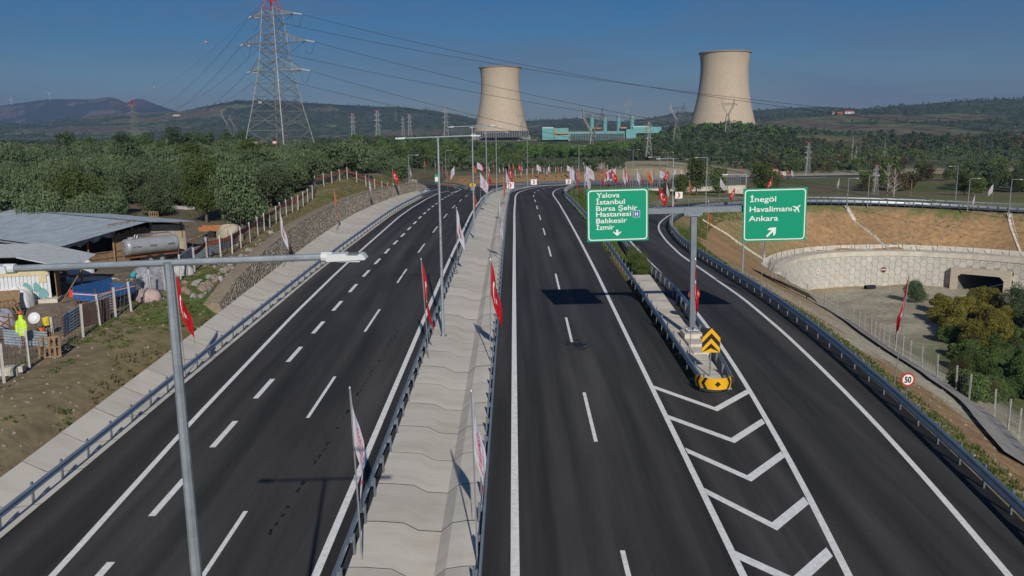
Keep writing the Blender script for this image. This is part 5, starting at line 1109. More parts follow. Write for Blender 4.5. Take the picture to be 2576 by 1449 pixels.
# ------------------------------------------------------------------ cooling towers
def tower_mat():
    m = mat('tower_concrete', (.52, .43, .32), .9, var=.035, vscale=.12, spec=.15, stretch=(1, 1, .12)); t = m.node_tree; b = t.nodes['Principled BSDF']
    tcn = t.nodes.new('ShaderNodeTexCoord'); sp = t.nodes.new('ShaderNodeSeparateXYZ'); t.links.new(tcn.outputs['Object'], sp.inputs[0])
    at2 = t.nodes.new('ShaderNodeMath'); at2.operation = 'ARCTAN2'; t.links.new(sp.outputs[0], at2.inputs[0]); t.links.new(sp.outputs[1], at2.inputs[1])
    s1_ = t.nodes.new('ShaderNodeMath'); s1_.operation = 'MULTIPLY'; s1_.inputs[1].default_value = 84; t.links.new(at2.outputs[0], s1_.inputs[0]); sn = t.nodes.new('ShaderNodeMath'); sn.operation = 'SINE'; t.links.new(s1_.outputs[0], sn.inputs[0])
    # rain streaks from the rim
    cmb = t.nodes.new('ShaderNodeCombineXYZ'); t.links.new(at2.outputs[0], cmb.inputs[0]); zz = t.nodes.new('ShaderNodeMath'); zz.operation = 'MULTIPLY'; zz.inputs[1].default_value = .012; t.links.new(sp.outputs[2], zz.inputs[0]); t.links.new(zz.outputs[0], cmb.inputs[1])
    n = t.nodes.new('ShaderNodeTexNoise'); n.inputs['Scale'].default_value = 16; n.inputs['Detail'].default_value = 6; t.links.new(cmb.outputs[0], n.inputs['Vector'])
    mr = t.nodes.new('ShaderNodeMapRange'); mr.inputs[1].default_value = .35; mr.inputs[2].default_value = .7; mr.inputs[3].default_value = 1.03; mr.inputs[4].default_value = .90; t.links.new(n.outputs[0], mr.inputs[0])
    old = b.inputs['Base Color'].links[0].from_socket; vm = t.nodes.new('ShaderNodeVectorMath'); vm.operation = 'SCALE'; t.links.new(old, vm.inputs[0]); t.links.new(mr.outputs[0], vm.inputs[3])
    ad = t.nodes.new('ShaderNodeMath'); ad.operation = 'MULTIPLY_ADD'; ad.inputs[1].default_value = .06; ad.inputs[2].default_value = 1.0; t.links.new(sn.outputs[0], ad.inputs[0]); vm2 = t.nodes.new('ShaderNodeVectorMath'); vm2.operation = 'SCALE'; t.links.new(vm.outputs[0], vm2.inputs[0]); t.links.new(ad.outputs[0], vm2.inputs[3]); t.links.new(vm2.outputs[0], b.inputs['Base Color']); return m
M_tow = tower_mat()
def cooling_tower(label, px, D, zbase_px, ztop_px):
    P0 = at(px, zbase_px, D); P1 = at(px, ztop_px, D); zb, zt = P0[2], P1[2]; Hh = zt - zb; r = thing('cooling_tower', label, 'cooling tower', (P0[0], P0[1], zb - 12))
    zt_h = .80; rb, rt_, rtop = 39.6, 27.7, 29.6; prof = []
    for k in range(25):
        u = k / 24; z = 12 + u * Hh; x = (u - zt_h); b_ = zt_h / math.sqrt((rb / rt_) ** 2 - 1) if u < zt_h else .2 / math.sqrt((rtop / rt_) ** 2 - 1); prof.append((rt_ * math.sqrt(1 + (x / b_) ** 2), z))
    m = MB(); m.lathe(prof, 72, cap=False); m.build('shell', M_tow, r, smooth=True)
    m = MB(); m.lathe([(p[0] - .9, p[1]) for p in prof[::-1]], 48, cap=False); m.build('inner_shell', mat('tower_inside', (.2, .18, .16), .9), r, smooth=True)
    m = MB(); a = prof[-1]; m.lathe([(a[0] - 1.0, a[1] - .2), (a[0] + .9, a[1] - .4), (a[0] + 1.0, a[1] + .9), (a[0] - 1.0, a[1] + .9)], 72, cap=False); m.build('rim', mat('rim_concrete', (.36, .25, .19), .9), r)
    m = MB(); m.lathe([(prof[0][0] + .4, 11.2), (prof[0][0] + .6, 12.4), (prof[0][0] - .3, 12.6)], 72, cap=False); m.build('ring_beam', mat('ring_beam', (.5, .45, .38), .9), r)
    m = MB()
    for k in range(60): a0 = 2 * math.pi * k / 60; a1 = 2 * math.pi * (k + .5) / 60; a2 = 2 * math.pi * (k + 1) / 60; p = lambda a, R_, z: (R_ * math.cos(a), R_ * math.sin(a), z); m.bar(p(a0, rb + 4, -2), p(a1, rb, 11.6), .5, 4); m.bar(p(a2, rb + 4, -2), p(a1, rb, 11.6), .5, 4)
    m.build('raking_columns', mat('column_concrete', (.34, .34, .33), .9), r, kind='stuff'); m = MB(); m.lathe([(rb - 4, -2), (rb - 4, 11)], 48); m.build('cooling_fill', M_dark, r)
    return r
t1_ = cooling_tower('left cooling tower of pale concrete, with its dark columns showing', 1260.5, 1210, 331, 171)
cooling_tower('right and taller looking cooling tower behind the hilltop trees', 1817, 1000, 322, 134)
q = at(1263, 338, 1165); m = MB(); 
fs_ = thing('screen_fence', 'dark slatted screen round the foot of the left cooling tower', 'screen', tuple(at(1263, 345, 1160)))
m.box((0, 0, 4), (76, 1.5, 9)); m.build('screen', mat('dark_screen', (.055, .06, .065), .8), fs_)
for k in range(24): m = MB(); m.box((-37 + 3.2 * k, -1.2, 4.2), (.5, .5, 9.6)); m.build('screen_post', M_galvd, fs_)

# ------------------------------------------------------------------ power plant
M_tq = mat('turquoise_cladding', (.13, .36, .36), .6, var=.08, vscale=.05); M_tqp = mat('pale_turquoise', (.20, .38, .38), .6, var=.1, vscale=.2); M_or = mat('orange_cladding', (.55, .24, .05), .6); M_roof = mat('plant_roof', (.42, .56, .55), .6)
def Pp(px, D, py=None): return at(px, py if py else 345, D)
pp = thing('power_plant', 'long turquoise power plant building with orange trim between the towers', 'power plant', tuple(Pp(1512, 1010, 352))); zo = pp.location.z
def ppbox(x0, x1, y0, y1, D, dp, m_, name, rx=0):
    a = at(x0, y1, D); b = at(x1, y0, D); mb = MB(); mb.box(((a[0] + b[0]) / 2 - pp.location.x, D + dp / 2 - pp.location.y, (a[2] + b[2]) / 2 - zo), (b[0] - a[0], dp, b[2] - a[2]), rz=rx); return mb.build(name, m_, pp)
ppbox(1364, 1430, 322, 352, 1000, 40, M_tq, 'hall'); ppbox(1364, 1392, 319.5, 323, 1001, 38, M_roof, 'hall_roof'); ppbox(1430, 1580, 330, 356, 1010, 40, M_tqp, 'hall'); ppbox(1592, 1664, 319, 335, 1006, 36, M_tq, 'hall'); ppbox(1592, 1630, 316.5, 320, 1007, 30, M_roof, 'hall_roof')
ppbox(1575, 1600, 325, 348, 1004, 30, M_tq, 'hall'); ppbox(1394, 1396.5, 322, 345, 998, 1, M_or, 'orange_stripe'); ppbox(1396, 1432, 334, 337, 998, 1, M_or, 'orange_stripe'); ppbox(1626, 1628, 319, 332, 1004, 1, M_or, 'orange_stripe')
ppbox(1492, 1512, 321, 324, 1005, 12, M_or, 'orange_box'); ppbox(1560, 1576, 319.5, 323, 1005, 12, M_or, 'orange_box')
for k in range(5): ppbox(1436, 1572, 334 + 4 * k, 334.9 + 4 * k, 1006, 2, mat('dark_gallery', (.10, .16, .17), .7), 'gallery')
for k in range(22): ppbox(1434 + 6.4 * k, 1434.8 + 6.4 * k, 331, 354, 1005, 1, M_galvd, 'frame_column')
for k, x in enumerate((1489, 1522, 1556, 1590)):
    a = at(x, 322, 1012); m = MB(); zt = at(x, 289.5, 1012)[2] - a[2]; r = thing('plant_stack', ['first', 'second', 'third', 'fourth'][k] + ' turquoise stack of the power plant counted from the left cooling tower', 'chimney', (a[0], a[1], a[2] - 6), group='turquoise stacks of the power plant')
    m.lathe([(2.5, 0), (2.5, 6 + zt * .9), (2.2, 6 + zt)], 16); m.build('stack_shell', M_tq, r)
    for nm, z, rr_, mm in (('top_ring', .93, 2.9, M_tqp), ('orange_band', .80, 2.56, M_or), ('gallery_ring', .42, 3.2, M_tqp)): m = MB(); m.lathe([(rr_, 6 + zt * z), (rr_, 6 + zt * (z + .05))], 16); m.build(nm, mm, r)
sm = bpy.data.materials.new('steam'); sm.use_nodes = True; t = sm.node_tree; t.nodes.remove(t.nodes['Principled BSDF']); pvn = t.nodes.new('ShaderNodeVolumePrincipled'); pvn.inputs['Density'].default_value = .055; pvn.inputs['Color'].default_value = (.95, .95, .97, 1); t.links.new(pvn.outputs[0], t.nodes['Material Output'].inputs['Volume'])
for k, (x0, y0, x1, y1, s) in enumerate(((1577, 318, 1580, 258, 1.0), (1500, 308, 1504, 286, .8))):
    rr = random.Random(k); n = 9; c0 = at(x0, y0, 1018); c1_ = at(x1, y1, 1018); me_ = None; m = MB()
    for q in range(n):
        u = q / (n - 1); c = c0 + (c1_ - c0) * u; rad_ = (1.0 + 3.0 * u) * s * rr.uniform(.7, 1.2); cc = (rr.uniform(-1.6, 1.6) * (u + .2), 0, float(c[2] - c0[2])); m.lathe([(.05, -rad_ * 1.25), (rad_ * .7, -rad_ * .8), (rad_, 0), (rad_ * .7, rad_ * .8), (.05, rad_ * 1.25)], 8, cc)
    o = m.build('steam_plume', sm, loc=tuple(c0)); tag(o, ['thin white steam plume rising beside the fourth stack', 'short wisp of steam beside the first stack'][k], 'steam', kind='stuff')
# ------------------------------------------------------------------ trees
def leafmat(name, c, var=.35, tr=.3, ov=.26): return mat(name, c, .75, var=var, vscale=.9, spec=.15, obj_var=ov, trans=tr, contrast=(.3, .7))
M_bark = mat('bark', (.13, .105, .08), .95, var=.25, vscale=4, bump=.5); M_barkp = mat('pale_bark', (.36, .33, .29), .9)
M_olive = leafmat('olive_leaves', (.135, .185, .095)); M_pine = leafmat('pine_needles', (.105, .19, .05), .3, .15); M_dark = leafmat('dark_leaves', (.075, .115, .055), .35, .2); M_broad = leafmat('broad_leaves', (.12, .165, .05)); M_yel2 = leafmat('yellow_green_leaves', (.22, .20, .04), .3, .3); M_brown = leafmat('brown_leaves', (.12, .105, .05))
def cloud(seed, n, size, W, Hh, z0, nl=24, flat=.75, top=1.0, elong=1.6):
    rs = np.random.RandomState(seed); C_ = []
    for k in range(nl):
        a = rs.uniform(0, 2 * np.pi); rr = np.sqrt(rs.uniform(0, 1)) * .78; h = rs.uniform(.12, .92); prof = np.sin(np.pi * min(1, max(.08, h * .82 + .12))) ** .6
        C_.append((math.cos(a) * rr * W / 2 * prof, math.sin(a) * rr * W / 2 * prof, z0 + h * Hh, rs.uniform(.16, .30) * W))
    C_ = np.array(C_); ci = rs.randint(0, nl, n); d = rs.normal(size=(n, 3)); d /= np.linalg.norm(d, axis=1)[:, None]; rad = C_[ci, 3] * rs.uniform(.35, 1.0, n) ** .45
    P_ = C_[ci, :3] + d * rad[:, None] * [1, 1, flat]
    nrm = d * .8 + rs.normal(size=(n, 3)) * .6; nrm[:, 2] += .25; nrm /= np.linalg.norm(nrm, axis=1)[:, None]
    a = np.cross(nrm, rs.normal(size=(n, 3))); a /= np.linalg.norm(a, axis=1)[:, None]; b = np.cross(nrm, a); s = size * rs.uniform(.6, 1.3, n)[:, None]
    if W < 5.3 and z0 > .5:
        up = rs.uniform(0, 1, n) < .45; a[up] = a[up] * .35 + np.array([0, 0, 1.0])[None]; a /= np.linalg.norm(a, axis=1)[:, None]; P_[:, 2] += np.where(up, rs.uniform(0, .35, n) * (P_[:, 2] - z0) / Hh, 0)
    a = a * s * elong * .5; b = b * s * .5
    V_ = np.stack([P_ - a, P_ + b * .9 - a * .1, P_ + a, P_ - b * .9 + a * .1], 1).reshape(-1, 3); return V_, np.arange(len(V_)).reshape(-1, 4)
def trunk(seed, h, r, spread, mi=0, lean=.15):
    rn = random.Random(seed); m = MB(); p = Vector((0, 0, -.3)); q = Vector((rn.uniform(-lean, lean), rn.uniform(-lean, lean), h * .45)); m.bar(p, q, r, 6, r * .75, mi)
    for k in range(5): a = 6.28 * k / 5 + rn.uniform(-.4, .4); e = q + Vector((math.cos(a) * spread * rn.uniform(.5, 1), math.sin(a) * spread * rn.uniform(.5, 1), h * rn.uniform(.35, .75))); mid = q.lerp(e, .5) + Vector((0, 0, -.1 * h)); m.bar(q, mid, r * .55, 5, r * .4, mi); m.bar(mid, e, r * .4, 4, r * .12, mi)
    return m
KIND = {   # W, H, z0, leafmat, nl, flat
 'olive': (5.2, 3.6, .9, M_olive, 26, .8), 'pine': (6.5, 6.5, 2.0, M_pine, 22, .7), 'broad': (6.0, 6.0, 1.2, M_broad, 26, .9), 'dark': (6.2, 8.0, 1.0, M_dark, 30, .95), 'brown': (5.5, 5.5, .6, M_brown, 22, .9), 'yellow': (4.4, 3.8, .2, M_yel2, 22, .9), 'scrub': (3.6, 2.7, 0, leafmat('scrub_leaves', (.10, .15, .045)), 20, .9)}
PM = {}
def proto(kind, lod, v):
    k = (kind, lod, v)
    if k in PM: return PM[k]
    W, Hh, z0, lm, nl, fl_ = KIND[kind]; n, s = {0: (9500, .165), 1: (4200, .24), 2: (900, .46)}[lod]
    if kind in ('pine', 'dark'): s *= 1.15
    V_, Fq = cloud(hash(kind) % 97 * 0 + len(kind) * 13 + v * 7 + lod, n, s, W, Hh, z0, nl, fl_)
    if lod == 2 or lod == 1:
        t = trunk(v, z0 + Hh * .5, .16, W * .25); tv = np.array(t.v); tf = [f if len(f) == 4 else (*f, f[-1]) for f in t.f if len(f) == 4]; Vv = np.vstack([V_, tv]); Fq2 = np.vstack([Fq, np.array(tf) + len(V_)])
        me = npmesh(kind + '_tree', Vv, Fq2, [lm, M_bark], mi=np.r_[np.zeros(len(Fq)), np.ones(len(tf))]); PM[k] = (me, None); return PM[k]
    PM[k] = (npmesh('crown', V_, Fq, lm), trunk(v, z0 + Hh * .55, .2, W * .28).mesh('trunk', M_bark)); return PM[k]
CAPS = {'olive': 296, 'pine': 150, 'broad': 150, 'dark': 140, 'brown': 110, 'yellow': 90, 'scrub': 160}
TREES = []
def T(kind, x, y, s=1.0, label=None, sz=None, lod=None): TREES.append([kind, x, y, s, label, sz, lod])
rt_ = random.Random(77)
def clear_of(x, y):
    o, _, t = HW.dist(np.array([x]), np.array([y])); o2, _, _ = RP.dist(np.array([x]), np.array([y])); o3, _, _ = LB.dist(np.array([x]), np.array([y])); return (o[0] < -22 or o[0] > 16) and abs(o2[0]) > 9.5 and abs(o3[0]) > 9
# olive grove
fx = lambda y: np.interp(y, [p[1] for p in lfp], [p[0] for p in lfp])
y = 84.0
while y < 250:
    x = -.72 * y - 12
    while x < fx(min(y, 196)) - 3.5 + (0 if y < 200 else max(0, (y - 200)) * -.15):
        xx, yy = x + rt_.uniform(-1.6, 1.6), y + rt_.uniform(-1.6, 1.6); px = CX + FPX * xx / yy
        ok = clear_of(xx, yy) and abs(xx - PX) + abs(yy - PY) > 6
        if yy < 100 and px > 300: ok = False
        if yy < 116 and px > 330 and px < 560: ok = False
        if px > 560 and yy < 104: ok = False
        if px > 720 and yy < 200 and rt_.random() < .35: ok = False
        if ok: T('olive' if rt_.random() < .94 else rt_.choice(['broad', 'yellow']), xx, yy, rt_.uniform(.85, 1.3) * (1 + (yy > 150) * .1))
        x += 6.0 + (1.2 if y > 150 else 0)
    y += 6.0 + (1.4 if y > 150 else 0)
spots = [('olive', 395, 545, 1.0, 'small olive tree with a visible trunk behind the barn roof'), ('broad', 520, 560, 1.0, 'leafy tree with yellowish leaves beside the tipped cart'), ('olive', 610, 572, 1.35, 'large round olive tree next to the covered heap'), ('olive', 690, 515, 1.1, 'olive tree leaning over the fence of the grove'), ('olive', 470, 520, 1.15, 'olive tree above the fallen tin sheet'), ('olive', 800, 455, 1.15, 'lone olive tree with its own shadow beside the hillside fence'), ('olive', 752, 470, 1.1, 'olive tree at the grove edge by the pylon foot'), ('dark', 826, 425, .8, 'dark tree right of the big pylon'), ('brown', 940, 402, .9, 'thin brownish tree near the hillside fence'), ('broad', 858, 420, .8, 'broad tree behind the hillside fence'), ('olive', 930, 418, 1.2, 'olive tree close behind the top of the hillside fence')]
for kd, px, py, s, lb in spots:
    p = on_ground(px, py); T(kd, p[0], p[1], s, lb, None, 0)
def scatter(kinds, D0, D1, px0, px1, step, smin=.8, smax=1.3, cond=None):
    D = D0
    while D < D1:
        x = (px0 - CX) / FPX * D; xe = (px1 - CX) / FPX * D
        while x < xe:
            xx, yy = x + rt_.uniform(-.4, .4) * step, D + rt_.uniform(-.4, .4) * step
            if clear_of(xx, yy) and (cond is None or cond(xx, yy)): T(rt_.choice(kinds), xx, yy, rt_.uniform(smin, smax))
            x += step
        D += step
nz = lambda x, y, sc, sd: float(fbm(np.array([x]), np.array([y]), sc, 2, sd)[0])
scatter(['dark', 'dark', 'broad'], 262, 330, 180, 660, 10, .75, 1.15, lambda x, y: nz(x, y, 40, 1) > .38)
scatter(['broad', 'dark', 'olive', 'brown'], 250, 420, 660, 1060, 10, .6, 1.0, lambda x, y: nz(x, y, 30, 2) > .36)
scatter(['olive', 'olive', 'olive', 'broad'], 330, 520, 1000, 1300, 7.5, .85, 1.1)
scatter(['olive'], 345, 500, 1290, 1560, 8.5, .7, .9, lambda x, y: y > 400 or nz(x, y, 22, 3) > .6)
scatter(['pine'], 560, 650, 1310, 1580, 7.5, 1.0, 1.25)
scatter(['pine', 'dark', 'broad', 'brown'], 540, 680, 900, 1320, 8.5, .8, 1.2)
scatter(['pine', 'dark', 'brown'], 640, 740, 1080, 1640, 11, .7, 1.05)
scatter(['dark', 'brown', 'broad'], 520, 640, 1560, 1660, 9, .7, 1.1)
scatter(['olive', 'olive', 'olive', 'dark'], 540, 880, 1640, 2120, 10.5, .85, 1.15, lambda x, y: nz(x, y, 60, 5) > .25)
scatter(['pine', 'dark'], 880, 950, 1690, 1990, 9.5, 1.1, 1.5)
scatter(['pine'], 770, 860, 1610, 1720, 11, .8, 1.1)
scatter(['olive', 'brown', 'broad'], 420, 640, 1900, 2300, 11, .8, 1.2, lambda x, y: nz(x, y, 55, 6) > .50)
scatter(['olive', 'olive', 'broad'], 620, 900, 2080, 2700, 12, .8, 1.2, lambda x, y: nz(x, y, 70, 7) > .42)
scatter(['dark', 'olive', 'brown'], 820, 1180, 2080, 2700, 14, 1.1, 1.7, lambda x, y: (CX + FPX * x / y) > 2080 + (1180 - y) * .5 and nz(x, y, 90, 8) > .36)
scatter(['dark', 'broad'], 245, 330, 2440, 2720, 8, .75, 1.05, lambda x, y: nz(x, y, 26, 9) > .42)
scatter(['olive', 'broad'], 330, 560, 2250, 2720, 13, .8, 1.1, lambda x, y: nz(x, y, 45, 10) > .53)
scatter(['broad', 'brown'], 300, 330, 2180, 2290, 8, .7, 1.0)
for kd, px, py, s, lb in [('broad', 2235, 470, 1.5, 'big round green tree beyond the far embankment rail'), ('olive', 2139, 432, 1.1, 'lone tree with a dark trunk on the ploughed field'), ('broad', 1752, 492, 1.15, 'green bush behind the ramp loop, left of the orange flag'), ('broad', 1808, 494, .9, 'second green bush behind the ramp loop'), ('broad', 1710, 495, .8, 'low bush beside the red arrow board'), ('brown', 1672, 495, .6, 'brown bush between the highway and the ramp loop'), ('broad', 1915, 497, 1.1, 'dark green bush between the two direction signs'), ('broad', 1945, 495, .9, 'bush just left of the far shed'), ('brown', 2330, 455, 1.2, 'bare greyish tree by the gravel track')]:
    p = on_ground(px, py); T(kd, p[0], p[1], s, lb)
# valley shrubs below the ramp
for kd, px, py, s, lb in [('olive', 2305, 762, .85, 'young olive tree left of the underpass mouth'), ('broad', 2440, 790, .5, 'fig like bush in front of the underpass'), ('broad', 2370, 790, .42, 'low fig bush left of the underpass road'), ('dark', 2550, 800, .6, 'dark green bush at the right edge under the retaining wall'), ('dark', 2600, 850, .75, 'large dark bush cut by the right edge of the view')]:
    p = on_ground(px, py); T(kd, p[0], p[1], s, lb, None, 0)
rv = random.Random(5)
for k in range(170):
    px, py = rv.uniform(2340, 2700), rv.uniform(775, 1015)
    if px < 2335 + (py - 760) * .33 + 10: continue
    p = on_ground(px, py); u = rv.random(); T('yellow' if (py < 880 and u < .72 and px < 2530) else ('scrub' if u < .9 else 'brown'), p[0], p[1], rv.uniform(.55, .95) * (1 if u < .9 else .45), None, 'valley', 0)
# hedge plant behind the gore paving, greenery strip between highway and ramp
for k, (y, x, s) in enumerate(((70.5, 11.3, .27), (72.6, 11.5, .30), (75.5, 11.4, .28), (78.5, 11.8, .28))): T('broad', x, y, s, ['dense green shrub at the end of the gore paving', 'rounded shrub second from the gore paving', 'third shrub of the strip between the roads', 'fourth shrub of the strip between the roads'][k], None, 0)
lab = {'olive': ('grey green olive tree standing among the other olive trees of the grove and slopes', 'olive_tree', 'olive trees of the grove'), 'pine': ('bright green pine with a rounded crown in the pine belt before the power plant', 'pine_tree', 'pines in the belt before the power plant'), 'broad': ('mid green broadleaf tree among the trees beyond the highway', 'broadleaf_tree', 'broadleaf trees beyond the highway'), 'dark': ('dark green tree in the woods beyond the highway', 'dark_tree', 'dark trees in the woods beyond the highway'), 'brown': ('brownish autumn tree among the greener ones beyond the highway', 'autumn_tree', 'autumn trees beyond the highway'), 'yellow': ('yellow green shrub in the hollow below the ramp', 'shrub', 'yellow green shrubs in the hollow'), 'scrub': ('low green scrub bush in the overgrown hollow below the ramp', 'shrub', 'green scrub in the hollow')}
XY = np.array([[t[1], t[2]] for t in TREES]); ZZ = ground(XY[:, 0], XY[:, 1]); by = {}
for t, z in zip(TREES, ZZ): t.append(z); by.setdefault(t[0], []).append(t)
rr = random.Random(123); REST = {}
for kd, lst in by.items():
    lst.sort(key=lambda t: (t[4] is None, t[2]))
    for i, (k_, x, y, s, lb, sz, lod, z) in enumerate(lst):
        if i >= CAPS[kd]: REST.setdefault(kd, []).append((x, y, z, s)); continue
        l_ = lod if lod is not None else (0 if y < 135 else 1 if y < 300 else 2); v = rr.randrange(4); rz = rr.uniform(0, 6.28); me, tr = proto(kd, l_, v)
        label, nm, grp = lab[kd]
        if sz == 'valley': label, grp = {'yellow': ('yellow green shrub in the hollow below the ramp', 'yellow green shrubs in the hollow'), 'scrub': ('low green scrub bush in the overgrown hollow below the ramp', 'green scrub in the hollow'), 'broad': ('green shrub in the overgrown hollow below the ramp', 'green shrubs in the hollow'), 'brown': ('brown leaved shrub in the overgrown hollow below the ramp', 'brown shrubs in the hollow')}[kd]; nm = 'shrub'
        if lb: label = lb; grp = None
        s3 = (s * rr.uniform(.9, 1.12), s * rr.uniform(.9, 1.12), s * rr.uniform(.88, 1.15))
        if tr is None: o = obj(nm, me, None, (x, y, z - .1), (0, 0, rz), s3, label, 'tree' if nm != 'shrub' else 'shrub', grp)
        else:
            o = thing(nm, label, 'tree' if nm != 'shrub' else 'shrub', (x, y, z - .1), rz, grp); o.scale = s3; obj('crown', me, o); obj('trunk', tr, o)
def merged(name, items, lm, n, size, kd, cat, label):
    W, Hh, z0, _, nl, fl_ = KIND[kd]; pr = [cloud(900 + k, n, size, W, Hh, z0, 10, fl_)[0] for k in range(5)]; out = []
    rs = np.random.RandomState(4)
    for x, y, z, s in items:
        a = rs.uniform(0, 6.28); c, s_ = math.cos(a), math.sin(a); v = pr[rs.randint(5)] * s; out.append(np.c_[v[:, 0] * c - v[:, 1] * s_ + x, v[:, 0] * s_ + v[:, 1] * c + y, v[:, 2] + z])
    V_ = np.vstack(out); return obj(name, npmesh(name, V_, np.arange(len(V_)).reshape(-1, 4), lm), kind='stuff', label=label)
for kd, items in REST.items():
    merged(lab[kd][1] + 's', items, KIND[kd][3], 110, 1.05, kd, 'trees', f'the farther {kd} trees on the slopes beyond the individually built ones'.replace('broad', 'broadleaf').replace('brown', 'brownish'))
# woods on the distant hills
rs = np.random.RandomState(8); N = 15000; D = 1000 * (4.6 ** rs.uniform(0, 1, N)); px = rs.uniform(-150, 2750, N); X = (px - CX) / FPX * D; Z = ground(X, D); f_ = fbm(X, D * .8, 260, 5, 71); ok = (f_ < .57) & (rs.uniform(0, 1, N) < np.where(f_ < .5, 1, .5)); it = [(X[i], D[i], Z[i] - 1, (.55 + D[i] / 7000) * rs.uniform(.7, 1.2)) for i in np.where(ok)[0]]
it = [q for q in it if not (960 < q[1] < 1260 and 1170 < CX + FPX * q[0] / q[1] < 1920)]
half = len(it) * 6 // 10
merged('hill_woods', it[:half], M_dark, 22, 2.6, 'dark', 'trees', 'dark woods covering the distant hills'); merged('hill_orchards', it[half:], M_olive, 26, 2.0, 'olive', 'trees', 'olive orchards speckling the distant hills')
# bare poplars, cypress, young trees
def bare(label, px, py, h, w, D=None, m_=M_barkp):
    p = on_ground(px, py); r = thing('bare_poplar', label, 'tree', tuple(p)); m = MB(); rn = random.Random(int(px)); m.bar((0, 0, 0), (0, 0, h), .25, 5, .05)
    for k in range(70): z = rn.uniform(.12, .9) * h; a = rn.uniform(0, 6.28); l = rn.uniform(.3, 1) * w * (1.1 - z / h); m.bar((0, 0, z), (math.cos(a) * l, math.sin(a) * l, z + rn.uniform(.1, .22) * h), .07, 3, .02)
    m.build('branches', m_, r)
bare('tall bare pale poplar on the far right slope, left one', 2142, 416, 20, 2.6); bare('shorter bare poplar beside the left tall one', 2152, 414, 13, 3.0); bare('tall bare pale poplar on the far right slope, right one', 2223, 412, 18, 2.8); bare('pale leafless tree behind the far embankment rail, left stem', 2232, 492, 9, 3.2, m_=mat('twig', (.34, .31, .27), .9)); bare('pale leafless tree behind the far embankment rail, right stem', 2248, 494, 8, 3.0, m_=MATS['twig']); bare('leafless grey tree left of the pine belt', 1020, 392, 9, 4, m_=MATS['twig'])
def cypress(label, px, py, h, w, grp=None):
    p = on_ground(px, py); V_, Fq = cloud(int(px), 260, .35, w, h, .1, 14, 1.4); r = thing('young_cypress', label, 'tree', tuple(p), 0, grp); obj('crown', npmesh('crown', V_, Fq, M_dark), r); m = MB(); m.bar((0, 0, -.2), (0, 0, h * .5), .1, 5); m.build('trunk', M_bark, r)
for k, px in enumerate((1524, 1534, 1543, 1556, 1566, 1571)): cypress('young dark cypress in the small row above the brown bank', px, 425, 4.6 + (k % 3) * .6, 1.6, 'young cypresses above the brown bank')
cypress('lone pointed cypress on the right skyline', 2222, 276, 22, 5)
# tufts along the bank (grass, weeds)
def tufts(name, pts, n, hgt, m_, label, blades=9, w=.03, seed=1):
    rs = np.random.RandomState(seed); B = []; 
    for (x, y, z, s) in pts:
        a = rs.uniform(0, 6.28, blades); r_ = rs.uniform(0, .22, blades) * s; h = hgt * s * rs.uniform(.5, 1.2, blades); tl = rs.uniform(.1, .6, blades) * h; bx = x + np.cos(a) * r_; by_ = y + np.sin(a) * r_; b2 = rs.uniform(0, 6.28, blades)
        wx, wy = np.cos(b2) * w * s, np.sin(b2) * w * s
        B.append(np.stack([np.c_[bx - wx, by_ - wy, np.full(blades, z - .05)], np.c_[bx + wx, by_ + wy, np.full(blades, z - .05)], np.c_[bx + np.cos(a) * tl + wx * .3, by_ + np.sin(a) * tl + wy * .3, z + h], np.c_[bx + np.cos(a) * tl - wx * .3, by_ + np.sin(a) * tl - wy * .3, z + h]], 1).reshape(-1, 3))
    V_ = np.vstack(B); return obj(name, npmesh(name, V_, np.arange(len(V_)).reshape(-1, 4), m_), kind='stuff', label=label)
rs = np.random.RandomState(31)
def bank_pts(n, f):
    P_ = []
    t = rs.uniform(T0 + 8, t_of(175), n); u = rs.uniform(0, 1, n); q = np.array([HW.at(a, -float(f(a, b))) for a, b in zip(t, u)]); z = ground(q[:, 0], q[:, 1]); return [(q[i, 0], q[i, 1], z[i], rs.uniform(.6, 1.5)) for i in range(n)]
woff = lambda t: -float(wo(t))
allp = bank_pts(9000, lambda a, b: woff(a) + .6 + b * 9 + (1.6 if a > ts0 else 0)); sel = fbm(np.array([p[0] for p in allp]), np.array([p[1] for p in allp]), 5, 3, 88)
M_gr = leafmat('fresh_grass', (.10, .145, .035), .25, .3, 0); M_dg = leafmat('dry_grass', (.20, .165, .075), .25, .3, 0)
gy = lambda p: math.exp(-((p[1] - 58) / 15) ** 2) * .25
tufts('green_grass', [p for p, s in zip(allp, sel) if s + gy(p) > .71 and p[0] > -27], 1, .10, M_gr, 'fresh green grass on the bank above the drain', 12, .035)
tufts('dry_grass', [p for p, s in zip(allp, sel) if s + gy(p) < .55 and p[0] > -30][:4200], 1, .15, M_dg, 'dry straw coloured grass and weeds on the bank', 9, .03, 2)
t_ = rs.uniform(12, 220, 5200); b_ = rs.uniform(0, 1, 5200); q = np.array([RP.at(a, 4.9 + (1.6 if a > 150 else 0) + b * 2.8) for a, b in zip(t_, b_)]); z = ground(q[:, 0], q[:, 1]); tufts('verge_grass', [(q[i, 0], q[i, 1], z[i], 1.0) for i in range(len(z))], 1, .14, M_gr, 'short green grass along the outer rail of the ramp', 8, .035, 3)
t_ = rs.uniform(t_of(80), t_of(172), 4000); b_ = rs.uniform(0, 1, 4000); q = np.array([HW.at(a, 12.9 + b * 7) for a, b in zip(t_, b_)]); o_, _, _ = RP.dist(q[:, 0], q[:, 1]); z = ground(q[:, 0], q[:, 1]); tufts('island_grass', [(q[i, 0], q[i, 1], z[i], 1.4) for i in range(len(z)) if o_[i] < -4.6], 1, .25, M_gr, 'green ground cover between the highway and the ramp', 9, .05, 4)
